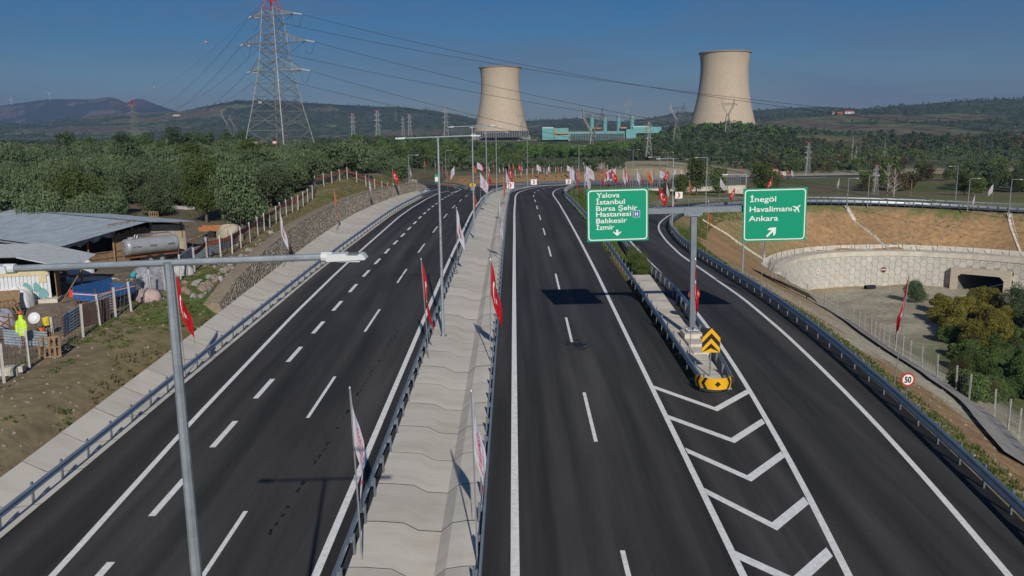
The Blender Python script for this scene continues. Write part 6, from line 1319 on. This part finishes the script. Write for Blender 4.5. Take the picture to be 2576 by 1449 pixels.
# clods and small stones on the near bank
rs2 = np.random.RandomState(3); cl_ = MB(); allq = bank_pts(1500, lambda a, b: woff(a) + .5 + b * 10 + (1.4 if a > ts0 else 0))
for x, y, z, s in allq: r_ = .05 + .07 * s * rs2.rand(); cl_.add([(x - r_, y, z - .02), (x, y - r_, z - .02), (x + r_ * .9, y + .02, z - .02), (x, y + r_, z), (x + rs2.uniform(-.03, .03), y, z + r_ * .9)], [(0, 1, 4), (1, 2, 4), (2, 3, 4), (3, 0, 4)])
tt_ = rs2.uniform(8, 120, 1500); bb_ = rs2.uniform(0, 1, 1500); q = np.array([RP.at(a, 4.8 + b * 12) for a, b in zip(tt_, bb_)]); z = ground(q[:, 0], q[:, 1])
for (x, y), zz in zip(q[:, :2], z): r_ = .05 + .08 * rs2.rand() ** 2; cl_.add([(x - r_, y, zz - .02), (x, y - r_, zz - .02), (x + r_, y, zz - .02), (x, y + r_, zz), (x, y, zz + r_)], [(0, 1, 4), (1, 2, 4), (2, 3, 4), (3, 0, 4)])
cl_.build('loose_stones', mat('pebble', (.30, .26, .21), .9, var=.3, vscale=1), kind='stuff')
# ------------------------------------------------------------------ farmyard
M_zinc = mat('corrugated_zinc', (.36, .42, .47), .5, .35, var=.16, vscale=.8, stretch=(1, 1, 1)); M_tin = mat('pale_tin', (.52, .55, .56), .5, .3, var=.1, vscale=2); M_plank = mat('weathered_plank', (.24, .155, .085), .85, var=.28, vscale=3, stretch=(1, 1, 5), obj_var=.15)
M_tarp = mat('beige_tarpaulin', (.42, .36, .27), .8, var=.12, vscale=1.2); M_cream = mat('cream_paint', (.58, .50, .30), .6, var=.1, vscale=2); M_wpaint = mat('white_paint', (.62, .64, .68), .6, var=.06, vscale=3); M_tank = mat('tank_steel', (.46, .48, .49), .38, .45, var=.1, vscale=1.5)
M_tyre = mat('tyre_rubber', (.02, .02, .02), .8); M_blu = mat('blue_paint', (.03, .12, .33), .5, var=.2, vscale=4); M_red = mat('red_plastic', (.60, .04, .02), .45); M_orp = mat('orange_plastic', (.65, .12, .03), .45); M_teal = mat('teal_plastic', (.02, .30, .32), .45); M_yelp = mat('yellow_plastic', (.70, .58, .03), .45); M_whp = mat('white_plastic', (.72, .73, .74), .4); M_rust = mat('rusty_steel', (.20, .075, .035), .85, var=.3, vscale=6); M_tarpd = mat('grey_tarpaulin', (.28, .29, .33), .7, var=.35, vscale=1.5)
GA = Vector((-37.4, 67.0, 0)); GB = Vector((-30.9, 76.2, 0)); gd = (GB - GA).normalized(); rd = Vector((-gd.y, gd.x, 0))      # gable direction and roof direction (away to the left)
bz0 = gz(-35, 71); barn = thing('barn', 'long low barn with a blue grey corrugated roof, plank walls and a beige tarpaulin', 'barn', (GA.x, GA.y, bz0))
Lg = (GB - GA).length; zt_ = lambda u: np.interp(u, [-.12, .62, 1.05], [2.3, 3.75, 3.35])
def bp(u, d, z): p = gd * (u * Lg) + rd * d; return Vector((p.x, p.y, z))
nsh = 15
for j, (u0, u1) in enumerate(((-.12, .62), (.62, 1.05))):
    for i in range(nsh):      # each roof sheet
        d0, d1 = -1.3 + i * 2.05, -1.3 + i * 2.05 + 2.09; m = MB(); nr_ = 14; rows = []
        for k in range(nr_ + 1):
            d = d0 + (d1 - d0) * k / nr_; h = .035 * (1 if k % 2 else -1) + .012 * (i % 2) + .02 * (j == 0)
            rows.append([bp(u, d, float(zt_(u)) + h) for u in (u0, (u0 + u1) / 2, u1 + (.0 if j == 1 else .01))])
        m.add([p for r_ in rows for p in r_], [(a * 3 + b, a * 3 + b + 1, a * 3 + b + 4, a * 3 + b + 3) for a in range(nr_) for b in range(2)]); m.build('roof_sheet', M_zinc, barn)
m = MB(); m.add([bp(.60, -1.3, 3.80), bp(.64, -1.3, 3.80), bp(.64, 29.4, 3.80), bp(.60, 29.4, 3.80)], [(0, 1, 2, 3)]); m.build('ridge_strip', M_zinc, barn)
rn = random.Random(2)
npl = 34
for k in range(npl):      # gable planks (low, with a dark gap above on the near half)
    u = (k + .5) / npl * .72; top = (1.25 + .05 * rn.uniform(-1, 1)) if u < .40 else float(zt_(u)) - .45 - rn.uniform(0, .25); c = bp(u, rn.uniform(-.02, .02), top / 2); m = MB(); m.box(c, (Lg * .72 / npl * .96, .04, top), rz=math.atan2(gd.y, gd.x)); m.build('plank', M_plank, barn)
for k in range(3): m = MB(); a, b = bp(.02 + .0 * k, -.06, .35 + .5 * k), bp(.72, -.06, .35 + .5 * k); m.bar(a, b, .05, 4); m.build('rail_batten', M_plank, barn)
for u in (0, .2, .40, .56, .72, .99): m = MB(); m.bar(bp(u, -.12, -.2), bp(u, -.12, float(zt_(u)) - .1), .09, 6); m.build('post', M_plank, barn)
m = MB(); cols = 14; rws = 8
vs = [bp(.72 + .30 * i / cols, -.10 - .10 * math.sin(i * 1.5 + j * .4) * (j / rws) - (.5 * (j / rws) ** 2 if i > 10 else .12 * j / rws), float(zt_(.72 + .3 * i / cols)) - .35 - (float(zt_(.72)) - .35) * j / rws * (1.0 + (.05 if i > 10 else 0))) for j in range(rws + 1) for i in range(cols + 1)]
m.add(vs, [(j * (cols + 1) + i, j * (cols + 1) + i + 1, (j + 1) * (cols + 1) + i + 1, (j + 1) * (cols + 1) + i) for j in range(rws) for i in range(cols)]); m.build('tarpaulin', M_tarp, barn, smooth=True)
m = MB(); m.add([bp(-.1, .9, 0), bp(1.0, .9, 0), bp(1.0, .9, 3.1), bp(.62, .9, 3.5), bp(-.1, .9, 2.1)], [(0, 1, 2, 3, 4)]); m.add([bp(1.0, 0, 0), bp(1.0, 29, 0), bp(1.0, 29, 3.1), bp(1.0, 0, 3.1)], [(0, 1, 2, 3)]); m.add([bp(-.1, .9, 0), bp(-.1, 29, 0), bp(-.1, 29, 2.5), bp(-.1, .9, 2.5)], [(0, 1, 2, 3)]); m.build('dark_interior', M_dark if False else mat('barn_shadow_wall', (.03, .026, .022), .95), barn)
m = MB(); cols = 12; vs = [bp(.0 + .42 * i / cols, -.2, float(zt_(.42 * i / cols)) - .25 - (0 if j == 0 else .35 + .2 * math.sin(i * 1.9))) for j in range(2) for i in range(cols + 1)]; m.add(vs, [(i, i + 1, cols + 2 + i, cols + 1 + i) for i in range(cols)]); m.build('torn_cloth', M_tarpd, barn)
m = MB(); m.bar(bp(.42, 1.0, 3.55), bp(.58, -.2, 3.86), .06, 4); tag(m.build('loose_batten', M_rust, loc=barn.location), 'rusty batten lying across the barn roof near the gable', 'batten')
# front shed: container with tin roof
sx, sy = -32.9, 57.2; sz = gz(sx, sy); shed = thing('shed', 'white and cream corrugated container shed under a pale tin roof at the left edge', 'shed', (sx, sy, sz), R(16))
for k in range(17):
    x = -4.2 + k * .245; m = MB(); m.box((x, -.03, 1.45), (.17, .06, 2.3)); m.build('wall_rib', M_cream if k < 1 else M_wpaint, shed)
m = MB(); m.box((-2.2, .05, 1.45), (4.4, .08, 2.35)); m.build('wall_sheet', M_wpaint, shed); m = MB(); m.box((-2.2, -.075, 2.3), (4.3, .03, .75)); m.build('cream_band', M_cream, shed)
m = MB(); m.box((-.45, -.07, 1.7), (.5, .035, .6)); m.build('cream_patch', M_cream, shed); m = MB(); 
for k, (x, z, a, b) in enumerate(((-3.4, .55, .3, .25), (-1.5, .9, .35, .7), (-.5, .6, .45, .4), (-.9, 1.1, .25, .4))): m.add([(x + a * math.cos(t) * rn.uniform(.7, 1.1), -.09, z + b * math.sin(t) * rn.uniform(.7, 1.1)) for t in np.linspace(0, 5.6, 8)], [tuple(range(8))[::-1]])
m.build('teal_stain', mat('teal_stain', (.16, .35, .36), .7), shed, kind='stuff')
m = MB(); m.box((.35, .5, 1.3), (.06, 1.0, 2.6)); m.build('corner_post', M_plank, shed); m = MB(); m.box((-2.6, 0, .12), (6.2, 1.4, .28)); m.build('concrete_step', M_conc2, shed)
m = MB(); nk = 36
for s_, (x0, x1, z0, z1) in enumerate(((-9, -1.5, 3.75, 3.5), (-1.5, 2.0, 3.5, 2.5))):
    rows = [[(x0, -1.6 + 7.5 * k / nk, z0 + (.03 if k % 2 else -.03)), (x1, -1.6 + 7.5 * k / nk, z1 + (.03 if k % 2 else -.03))] for k in range(nk + 1)]; m.add([p for r_ in rows for p in r_], [(a * 2, a * 2 + 1, a * 2 + 3, a * 2 + 2) for a in range(nk)])
m.build('tin_roof', M_tin, shed); m = MB(); m.bar((2.0, -1.6, 2.46), (-1.5, -1.6, 3.46), .05, 4); m.build('roof_edge', M_tin, shed)
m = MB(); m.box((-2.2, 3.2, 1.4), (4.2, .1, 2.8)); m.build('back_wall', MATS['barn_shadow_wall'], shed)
for x in (.3, 1.8): m = MB(); m.bar((x, 1.2, 0), (x, 1.2, 2.6), .07, 5); m.build('post', M_plank, shed)
m = MB(); m.bar((.9, -1.2, .1), (2.3, -.3, 2.4), .05, 5); m.build('brace', M_plank, shed)
# tank trailer
tx = np.array([-31.7, 71.2, gz(-31.7, 71.2)]); tk = thing('tank_trailer', 'silver cylindrical tanker trailer parked against the barn gable', 'trailer', tuple(tx), R(47))
m = MB(); m.lathe([(.45, -2.35), (.72, -2.25), (.78, -2.05), (.78, 2.05), (.72, 2.25), (.45, 2.35)], 24); m.v = [(v[2], v[0], v[1] * .95 + 1.65) for v in m.v]; m.build('tank', M_tank, tk, smooth=False)
m = MB(); m.box((0, 0, .78), (4.4, .9, .12)); m.build('chassis', M_rust, tk); m = MB(); m.bar((2.2, 0, .8), (3.4, 0, .7), .06, 5); m.build('drawbar', M_rust, tk)
for x in (-.55, .45):
    for y in (-.85, .85): m = MB(); m.bar((x, y - .12, .45), (x, y + .12, .45), .45, 16, caps=True); w_2 = m.build('wheel', M_tyre, tk); m = MB(); m.bar((x, y - .14, .45), (x, y + .14, .45), .2, 10, caps=True); m.build('rim', M_tank, w_2)
m = MB(); m.lathe([(.33, 2.38), (.33, 2.5)], 14, (-1.6, 0, 0)); m.build('manhole', M_tank, tk)
for y in (-.25, .25): m = MB(); m.tube([(-1.3, y, 2.4), (-1.2, y, 2.65), (1.7, y, 2.65), (1.9, y, 2.4)], .03, 5); m.build('hand_rail', M_galv, tk)
m = MB(); 
for y in (-.2, .2): m.bar((-2.42, y, .9), (-2.3, y, 2.3), .025, 4)
for k in range(5): m.bar((-2.42, -.2, 1.0 + .27 * k), (-2.42, .2, 1.0 + .27 * k), .02, 4)
m.build('ladder', M_galvd, tk); 
for s_, x0, x1 in (('ALTAN', -1.9, -1.1), ('İNKİLAP', -.4, .2), ('BURSA', 1.2, 1.8)): P_, Fs = text_fit(s_, x0, x1, 1.62, .16, .02); m = MB(); m.add([(x, -.79 if True else 0, z) for x, z in P_], Fs); m.build('lettering', M_bp, tk)
# blue tipping trailer
b0 = on_ground(262, 782); bt = thing('blue_trailer', 'blue farm trailer with a red and white stripe standing inside the fence', 'trailer', (b0[0] - .3, b0[1] + .9, b0[2] - .05), R(72)); bt.scale = (.82, .95, .95)
for nm, c, d in (('side_wall', (0, -1.0, 1.25), (4.2, .06, .55)), ('side_wall', (0, 1.0, 1.45), (4.2, .06, .95)), ('end_wall', (-2.1, 0, 1.25), (.06, 2.0, .6)), ('end_wall', (2.1, 0, 1.25), (.06, 2.0, .6))): m = MB(); m.box(c, d); m.build(nm, M_blu, bt)
for nm, mm, z in (('red_stripe', M_red, 1.46), ('white_stripe', M_white, 1.41)):
    m = MB(); m.box((0, -1.035, z), (4.22, .01, .045)); m.box((-2.135, 0, z), (.01, 2.02, .045)); m.build(nm, mm, bt, kind='stuff')
m = MB(); m.box((0, 0, .95), (4.2, 2.0, .08)); m.build('bed', M_rust, bt); m = MB(); m.box((0, 0, .75), (3.9, .8, .16)); m.build('chassis', M_rust, bt)
for x in (-.9, .9):
    for y in (-.8, .8): m = MB(); m.bar((x, y - .1, .4), (x, y + .1, .4), .4, 14, caps=True); m.build('wheel', M_tyre, bt)
# rusty cart far back
c0 = on_ground(535, 596); ct = thing('wooden_cart', 'small orange brown wooden cart under the trees by the fence', 'cart', tuple(c0), R(10))
for nm, c, d in (('side_board', (0, -.7, .95), (2.4, .05, .5)), ('side_board', (0, .7, .95), (2.4, .05, .5)), ('end_board', (-1.2, 0, .95), (.05, 1.4, .5)), ('end_board', (1.2, 0, .95), (.05, 1.4, .5)), ('floor', (0, 0, .7), (2.4, 1.4, .06))): m = MB(); m.box(c, d); m.build(nm, mat('cart_board', (.36, .15, .06), .8, var=.2, vscale=4), ct)
for y in (-.75, .75): m = MB(); m.bar((0, y - .08, .38), (0, y + .08, .38), .38, 14, caps=True); m.build('wheel', M_tyre, ct)
# lumpy covered heaps
def heap(name, label, cat, px, py, sx_, sy_, h, m_, seed, rz=0.0):
    p = on_ground(px, py); rs = np.random.RandomState(seed); m = MB(); nu, nv = 24, 9; vs = []
    for j in range(nv + 1):
        for i in range(nu): a = 2 * math.pi * i / nu; e = j / nv; rr_ = math.cos(e * math.pi / 2) ** .55 * (1 + .07 * math.sin(5 * a + seed) + .05 * math.sin(9 * a + j)); vs.append((math.cos(a) * rr_ * sx_ / 2, math.sin(a) * rr_ * sy_ / 2, h * math.sin(e * math.pi / 2) ** .8 * (1 + .06 * math.sin(3 * a + seed)) - .06))
    m.add(vs, [(j * nu + i, j * nu + (i + 1) % nu, (j + 1) * nu + (i + 1) % nu, (j + 1) * nu + i) for j in range(nv) for i in range(nu)]); o = m.build(name, m_, None, smooth=True, loc=tuple(p), rot=(0, 0, rz)); return tag(o, label, cat)
heap('hay_bale', 'white wrapped round bale lying in front of the barn opening', 'bale', 203, 686, 2.1, 1.7, 1.15, M_whp, 1); heap('covered_heap', 'grey checked tarpaulin heap beside the fence, larger one', 'heap', 385, 722, 3.0, 3.2, 1.7, M_tarpd, 2); heap('covered_heap', 'pinkish covered heap in front of the checked tarpaulin', 'heap', 372, 752, 2.0, 1.8, .8, mat('pink_tarpaulin', (.42, .32, .30), .8, var=.2, vscale=2), 3); heap('covered_heap', 'beige covered round heap by the fence near the cart', 'heap', 582, 605, 2.8, 2.4, 1.7, M_tarp, 4); heap('wrapped_bale', 'white wrapped bale behind the hanging safety vest', 'bale', 50, 770, 1.9, 1.6, 1.35, M_whp, 5); heap('wrapped_bale', 'white wrapped bale at the left edge of the yard', 'bale', 6, 762, 1.9, 1.6, 1.1, M_whp, 6); heap('covered_heap', 'blue white striped sack pile at the very left edge', 'heap', 6, 818, 1.6, 1.5, 1.1, M_tarpd, 7); heap('covered_heap', 'pale crumpled sheet over the grey tarpaulin at the fence bend', 'heap', 432, 690, 3.4, 2.2, 1.0, mat('pale_sheet', (.5, .49, .50), .7, var=.15, vscale=2), 8)
m = MB(); m.box((0, 0, .03), (4.2, 2.2, .08)); tag(m.build('concrete_slab', M_conc2, loc=tuple(on_ground(225, 703) + [0, 0, .0]), rot=(0, R(0), R(25))), 'pale concrete slab on the ground before the barn', 'slab')
def bucket(label, px, py, m_, r=.17, h=.34, post=None, rot_=None, D=None, lid=None):
    if post: p = on_ground(px, py); z = post
    else: p = on_ground(px, py); z = 0
    o = thing('bucket', label, 'bucket', tuple(p)); m = MB(); m.lathe([(r * .82, 0), (r, h), (r * .92, h), (r * .76, .03)], 14, cap=False); m.lathe([(r * .8, 0), (.001, .0)], 14, cap=False); b_ = m.build('body', m_, o, loc=(0, 0, z), rot=rot_)
    m = MB(); m.tube([(math.cos(a) * r, 0, h - math.sin(a) * r * .9) for a in np.linspace(math.pi, 0, 8)], .008, 3); m.build('handle', M_galvd, o, loc=(0, 0, z), rot=rot_)
    if lid: m = MB(); m.lathe([(r, h), (r * .98, h + .04)], 14); m.build('lid', lid, o, loc=(0, 0, z), rot=rot_)
    if post: m = MB(); m.bar((0, 0, -.1), (0, 0, post + .1), .04, 5); tag(m.build('bucket_post', M_rust, loc=tuple(p)), 'thin rusty stake carrying ' + label.replace(' hanging on a stake', ''), 'stake')
B = (R(160), R(12), 0)
bucket('red bucket hanging upside down beside the blue trailer', 188, 770, M_red, .24, .5, 1.15, (R(172), R(10), 0)); bucket('teal bucket hanging on the stake before the grey heaps', 346, 750, M_teal, .2, .42, 1.9, (R(150), R(25), 0)); bucket('blue bucket on a stake by the far part of the fence', 522, 645, mat('bright_blue_plastic', (.02, .18, .5), .4), .2, .4, 1.7, (R(170), 0, 0)); bucket('orange bucket on the yard corner stake', 107, 855, M_orp, .25, .5, .75, (R(174), 0, 0)); bucket('yellow bucket with a white rim beside the orange one', 122, 848, M_yelp, .22, .48, .75, (0, R(-6), 0)); bucket('white and green paint bucket before the shed', 177, 713, M_whp, .2, .36); bucket('white bucket with a lid beside the green one', 168, 709, M_whp, .19, .34, lid=M_white); bucket('teal can at the corner of the shed step', 122, 715, M_teal, .22, .42)
# rusty ring post and white helmet like float
o = thing('white_float', 'white shell shaped plastic tub lid hung beside the orange bucket', 'tub', tuple(on_ground(92, 838))); m = MB(); m.lathe([(.05, -.06), (.3, -.04), (.36, .1), (.2, .2), (.02, .22)], 14); m.build('shell', M_whp, o, loc=(0, 0, .95), rot=(R(70), R(20), 0)); m = MB(); m.bar((0, 0, -.1), (0, 0, 1.0), .03, 5); m.build('stake', M_rust, o)
# hi-vis jacket on a rusty post frame
j0 = on_ground(62, 878); jk = thing('safety_jacket', 'yellow green high visibility jacket hung over a post by the rusty frame', 'jacket', tuple(j0 + [0, 0, .0]), R(-12)); jk.scale = (.85, .85, .86)
m = MB(); n = 20; prof = [(.30, .95, .17), (.31, 1.25, .17), (.30, 1.6, .16), (.30, 1.85, .15), (.24, 2.02, .14), (.13, 2.10, .12), (.17, 2.24, .14), (.10, 2.36, .10)]; vs = []
for (rx, z, ry) in prof:
    for k in range(n): a = 2 * math.pi * k / n; f_ = 1 + .09 * math.sin(6 * a + z * 5) + .05 * math.sin(11 * a - z * 8); vs.append((rx * f_ * math.cos(a), ry * f_ * math.sin(a), z))
m.add(vs, [(j * n + k, j * n + (k + 1) % n, (j + 1) * n + (k + 1) % n, (j + 1) * n + k) for j in range(len(prof) - 1) for k in range(n)]); m.add(vs[-n:], [tuple(range(n))]); M_hv = mat('hivis_cloth', (.55, .80, .06), .7, var=.08, vscale=6); m.build('body_cloth', M_hv, jk, smooth=True)
for s_ in (-1, 1):
    m = MB(); prev = Vector((s_ * .24, 0, 1.95))
    for k, (x, y, z, r_) in enumerate(((.34, -.03, 1.75, .10), (.38, -.06, 1.45, .095), (.36, -.08, 1.15, .085))): q_ = Vector((s_ * x, y, z)); m.bar(prev, q_, r_ * 1.05, 8, r_); prev = q_
    m.build('sleeve', M_hv, jk, smooth=True)
for z in (1.15, 1.38): m = MB(); m.lathe([(.325, z), (.325, z + .06)], 20, cap=False, sy=.58); m.build('reflective_band', mat('reflective_grey', (.6, .62, .62), .4), jk)
m = MB(); m.lathe([(.10, 2.42), (.15, 2.44), (.155, 2.6), (.1, 2.6)], 14); m.build('cap_bucket', M_orp, jk)
for x in (-.12, .14): m = MB(); m.bar((x, 0, -.1), (x, 0, 1.05), .05, 4); m.build('support_post', M_rust, jk)
fr = thing('rusty_frame', 'rusty steel tube frame at the left edge of the yard', 'frame', tuple(on_ground(30, 862)), R(-15))
for a, b in (((-2.4, 0, .3), (1.2, 0, .1)), ((-2.4, 0, 1.7), (.9, 0, 1.5)), ((0, 0, 0), (0, 0, 1.8)), ((-2.3, 0, 1.9), (-.2, 1.5, .1)), ((-2.3, 0, 0), (0, 0, 1.4))): m = MB(); m.bar(a, b, .04, 5); m.build('tube', M_rust, fr)
# pallets
def pallet(label, px, py, rot_, dz=.6):
    p = on_ground(px, py); o = thing('pallet', label, 'pallet', tuple(p + [0, 0, dz])); o.rotation_euler = rot_
    for k in range(5): m = MB(); m.box((-.5 + .25 * k, 0, .06), (.12, 1.2, .025)); m.build('slat', M_plank, o)
    for k in range(3): m = MB(); m.box((0, -.55 + .55 * k, 0), (1.15, .1, .09)); m.build('bearer', M_plank, o)
pallet('wooden pallet leaning upright at the corner of the tin fence', 128, 900, (R(78), 0, R(20)), .6); pallet('wooden pallet standing behind the first corner pallet', 142, 893, (R(82), 0, R(-35)), .6); pallet('old pallet leaning among the scrap at the left edge', 28, 800, (R(50), 0, R(60)), .7); pallet('slatted crate panel standing under the small olive tree', 388, 556, (R(85), 0, R(15)), .6)
m = MB(); m.box((0, 0, .02), (1.6, .05, 1.2)); tag(m.build('brown_board', M_plank, loc=tuple(on_ground(20, 785) + [0, 0, .9]), rot=(R(-35), 0, R(20))), 'brown board leaning over the scrap behind the rusty frame', 'board')
wp = thing('timber_stack', 'small stack of brown timber offcuts beside the shed step', 'timber stack', tuple(on_ground(143, 712)), R(20)); rn = random.Random(4)
for k in range(12): m = MB(); m.box((rn.uniform(-.1, .1), -.3 + .2 * (k % 4), .1 + .17 * (k // 4)), (1.3, .17, .14), rz=rn.uniform(-.06, .06)); m.build('timber', M_plank, wp)
# corrugated sheet fence inside the wire fence: separate sheets
tf = thing('tin_fence', 'low fence of horizontal corrugated metal sheets inside the wire fence', 'fence', tuple(lfp[5])); to = np.array(lfp[5]); rn = random.Random(6)
ip = [(x - 1.25, y, z) for x, y, z in lfp[5:19]]
ip = [(a, b, gz(a, b)) for a, b, _ in ip]
for a, b in zip(ip[:-1], ip[1:]):
    a, b = Vector(a) - Vector(to), Vector(b) - Vector(to); top = rn.uniform(1.15, 1.35); m = MB(); nz_ = 14; rows = []
    for k in range(nz_ + 1): z = .05 + (top - .05) * k / nz_; off = .03 * (1 if k % 2 else -1); rows.append([a + Vector((off, 0, z + rn.uniform(-.005, .005))), b + Vector((off, 0, z))])
    m.add([p for r_ in rows for p in r_], [(q * 2, q * 2 + 1, q * 2 + 3, q * 2 + 2) for q in range(nz_)]); m.build('metal_sheet', M_zinc, tf); m = MB(); m.bar(a + Vector((.06, 0, -.1)), a + Vector((.1, 0, 1.9)), .035, 4); m.build('stake', M_rust, tf)
for k in range(2):
    a = on_ground(122, 880) + [-.2 - 1.6 * k, .4 + .3 * k, 0]; m = MB(); rows = [[(0, .03 * (1 if q % 2 else -1), .08 * q), (1.6, .03 * (1 if q % 2 else -1), .08 * q)] for q in range(13)]; m.add([p for r_ in rows for p in r_], [(q * 2, q * 2 + 1, q * 2 + 3, q * 2 + 2) for q in range(12)])
    tag(m.build('metal_sheet', M_zinc, loc=tuple(a), rot=(0, 0, R(160))), ['corrugated metal sheet behind the leaning pallet', 'corrugated metal sheet below the safety jacket'][k], 'metal sheet')
m = MB(); m.add([(0, 0, 0), (.9, 2.0, 0), (.9, 2.0, 1.5), (0, 0, 1.4)], [(0, 1, 2, 3)]); tag(m.build('dark_netting', mat('dark_net', (.10, .06, .05), .9), loc=tuple(on_ground(222, 828) + [-.5, .2, .1])), 'dark brown net panel standing behind the wire fence', 'net panel')
m = MB(); rows = [[(-2, -1.2 + .12 * q, .04 * (q % 2)), (2, -1.2 + .12 * q, .04 * (q % 2))] for q in range(21)]; m.add([p for r_ in rows for p in r_], [(q * 2, q * 2 + 1, q * 2 + 3, q * 2 + 2) for q in range(20)]); tag(m.build('fallen_sheet', mat('rusty_tin', (.38, .34, .33), .7, var=.3, vscale=1.5), loc=tuple(on_ground(452, 527) + [0, 0, .25]), rot=(R(6), R(5), R(12))), 'rusty corrugated sheet lying on the ground under the trees', 'metal sheet')
m = MB(); m.box((0, 0, .5), (2.0, 1.2, 1.0)); m.box((0, 0, 1.03), (2.1, 1.3, .06)); tag(m.build('white_tank', M_whp, loc=tuple(on_ground(421, 494))), 'white box tank under the olive trees', 'tank')
m = MB(); m.box((0, 0, .2), (1.6, .5, .4)); m.box((.5, .1, .3), (.9, .5, .3), rz=.2); tag(m.build('concrete_lump', M_conc2, loc=tuple(on_ground(12, 943))), 'broken concrete lump at the left edge below the wire fence', 'rubble')
# ------------------------------------------------------------------ small buildings afar
def house(label, px, py, w_, d_, h_, rz, wall, roof, D=None, rh=1.2):
    p = on_ground(px, py); o = thing('house', label, 'house', tuple(p), rz); m = MB(); m.box((0, 0, h_ / 2 - .3), (w_, d_, h_ + .6)); m.build('wall', wall, o)
    m = MB(); m.add([(-w_ / 2 - .3, -d_ / 2 - .3, h_), (w_ / 2 + .3, -d_ / 2 - .3, h_), (w_ / 2 + .3, d_ / 2 + .3, h_), (-w_ / 2 - .3, d_ / 2 + .3, h_), (-w_ / 2, 0, h_ + rh), (w_ / 2, 0, h_ + rh)], [(0, 1, 5, 4), (2, 3, 4, 5), (1, 2, 5), (3, 0, 4), (3, 2, 1, 0)]); m.build('roof', roof, o)
    for k in (-.25, .2): m = MB(); m.box((w_ * k, -d_ / 2 - .02, h_ * .55), (w_ * .14, .04, h_ * .3)); m.build('window', M_bp, o)
M_pw = mat('plaster', (.62, .60, .56), .8); M_rr = mat('red_roof_tiles', (.35, .10, .06), .8, var=.2, vscale=1)
house('small flat beige shed on the far field behind the right sign', 1938, 441, 7, 4, 3.2, .1, mat('beige_plaster', (.55, .45, .33), .8), M_rr, rh=.5); house('tiny white hut beside the beige shed', 1968, 440, 3, 2.5, 1.6, 0, M_pw, M_pw, rh=.3)
house('white long building on the hillside skyline', 2135, 286, 26, 9, 5, .1, M_pw, M_rr, rh=3); house('red roofed house in front of the white hillside building', 2112, 289, 15, 9, 3.5, 0, M_rr, M_rr, rh=4); house('white building left of the red roofed house on the hillside', 2095, 287, 9, 8, 4, 0, M_pw, M_rr, rh=3); house('small white house among the poplars', 2112, 402, 5, 4, 3, 0, M_pw, M_rr); house('small white hut at the foot of the right poplar', 2196, 401, 6, 4, 2.5, 0, M_pw, M_pw)
house('blue and white kiosk on the slope below the plant', 1669, 356, 6, 4, 5, 0, mat('kiosk_blue', (.12, .35, .45), .6), M_pw, rh=.5); house('white building on the wooded hilltop left of the big pylon', 655, 260, 14, 10, 8, 0, M_pw, M_rr, rh=3); house('long white building at the foot of the rocky hill', 445, 292, 30, 12, 5, 0, M_pw, M_rr, rh=3); house('pale greenhouse like roof by the left trees of the highway', 950, 376, 14, 6, 3, 0, M_pw, M_pw, rh=1)
# guard fence posts on the far bank
def posts(label, pxs, h, m_, grp):
    P_ = [on_ground(px, py) for px, py in pxs]; return fence(label, P_, h, m_, M_wire, 3, None, post_r=.09, seed=3)
posts('row of white fence posts along the top of the far brown bank', [(1296 + 14.5 * k, 443 - 1.3 * min(k, 12) + (0 if k < 10 else 0)) for k in range(17)], 2.2, M_cpost, None)
posts('second row of white fence posts on the field above the brown bank', [(1378 + 15 * k, 421 - .9 * k) for k in range(13)], 2.0, M_cpost, None)
# bridge of the ramp over the hollow: long mesh screen and its abutment
sc = thing('bridge_screen', 'long grey wire mesh screen on the overpass behind the ramp loop', 'screen fence', tuple(at(1590, 466, 222))); so_ = Vector(sc.location); A_, B_ = Vector(at(1585, 475, 226)), Vector(at(1862, 478, 238)); B_.z = A_.z - .3
hs = 3.6; m = MB(); n = 46
for k in range(n + 1): p = A_.lerp(B_, k / n) - so_; m = MB(); m.bar(p, p + Vector((0, 0, hs)), .06, 4); m.build('screen_post', M_galv, sc)
m = MB()
for k in range(14): z = hs * k / 13; m.bar(A_ - so_ + Vector((0, 0, z)), B_ - so_ + Vector((0, 0, z)), .03, 3)
for k in range(n * 4): p = A_.lerp(B_, k / (n * 4)) - so_; m.bar(p, p + Vector((0, 0, hs)), .018, 3)
m.build('wire_mesh', M_galv, sc, kind='stuff'); br = thing('overpass', 'low concrete overpass deck and abutment behind the ramp loop', 'bridge', tuple(A_)); d_ = B_ - A_; m = MB(); m.box(d_ / 2 + Vector((0, 1, -.6)), (d_.length + 2, 3, 1.2), rz=math.atan2(d_.y, d_.x)); m.build('deck', M_conc2, br); m = MB(); m.box(d_ * .93 + Vector((0, 1, -3)), (5, 4, 4.5), rz=math.atan2(d_.y, d_.x)); m.build('abutment', M_conc2, br)
_q = [on_ground(*p) for p in ((1608, 397), (1660, 399), (1720, 403), (1790, 409), (1862, 416))]; BL = Line([(p[0], p[1]) for p in _q], lambda p, t: ground(p[:, 0], p[:, 1]) + .05)
guardrail('guardrail climbing across the pale bank above the far flag row', BL, .1, BL.t[-1], 0, 1, 4.0, hr=.9, ph=1.1)
# ------------------------------------------------------------------ air
hz = bpy.data.materials.new('haze'); hz.use_nodes = True; t = hz.node_tree; t.nodes.remove(t.nodes['Principled BSDF']); pv_ = t.nodes.new('ShaderNodeVolumePrincipled'); pv_.inputs['Density'].default_value = HAZE; pv_.inputs['Color'].default_value = (.38, .56, .95, 1); pv_.inputs['Anisotropy'].default_value = .1; t.links.new(pv_.outputs[0], t.nodes['Material Output'].inputs['Volume'])
zmin = float(GZ.min()) - 1.5; zmax = max(float(GZ.max()) + 12, 470); m = MB(); m.box((0, 4750, (zmin + zmax) / 2), (24000, 9900, zmax - zmin)); m.build('haze', hz, kind='stuff')
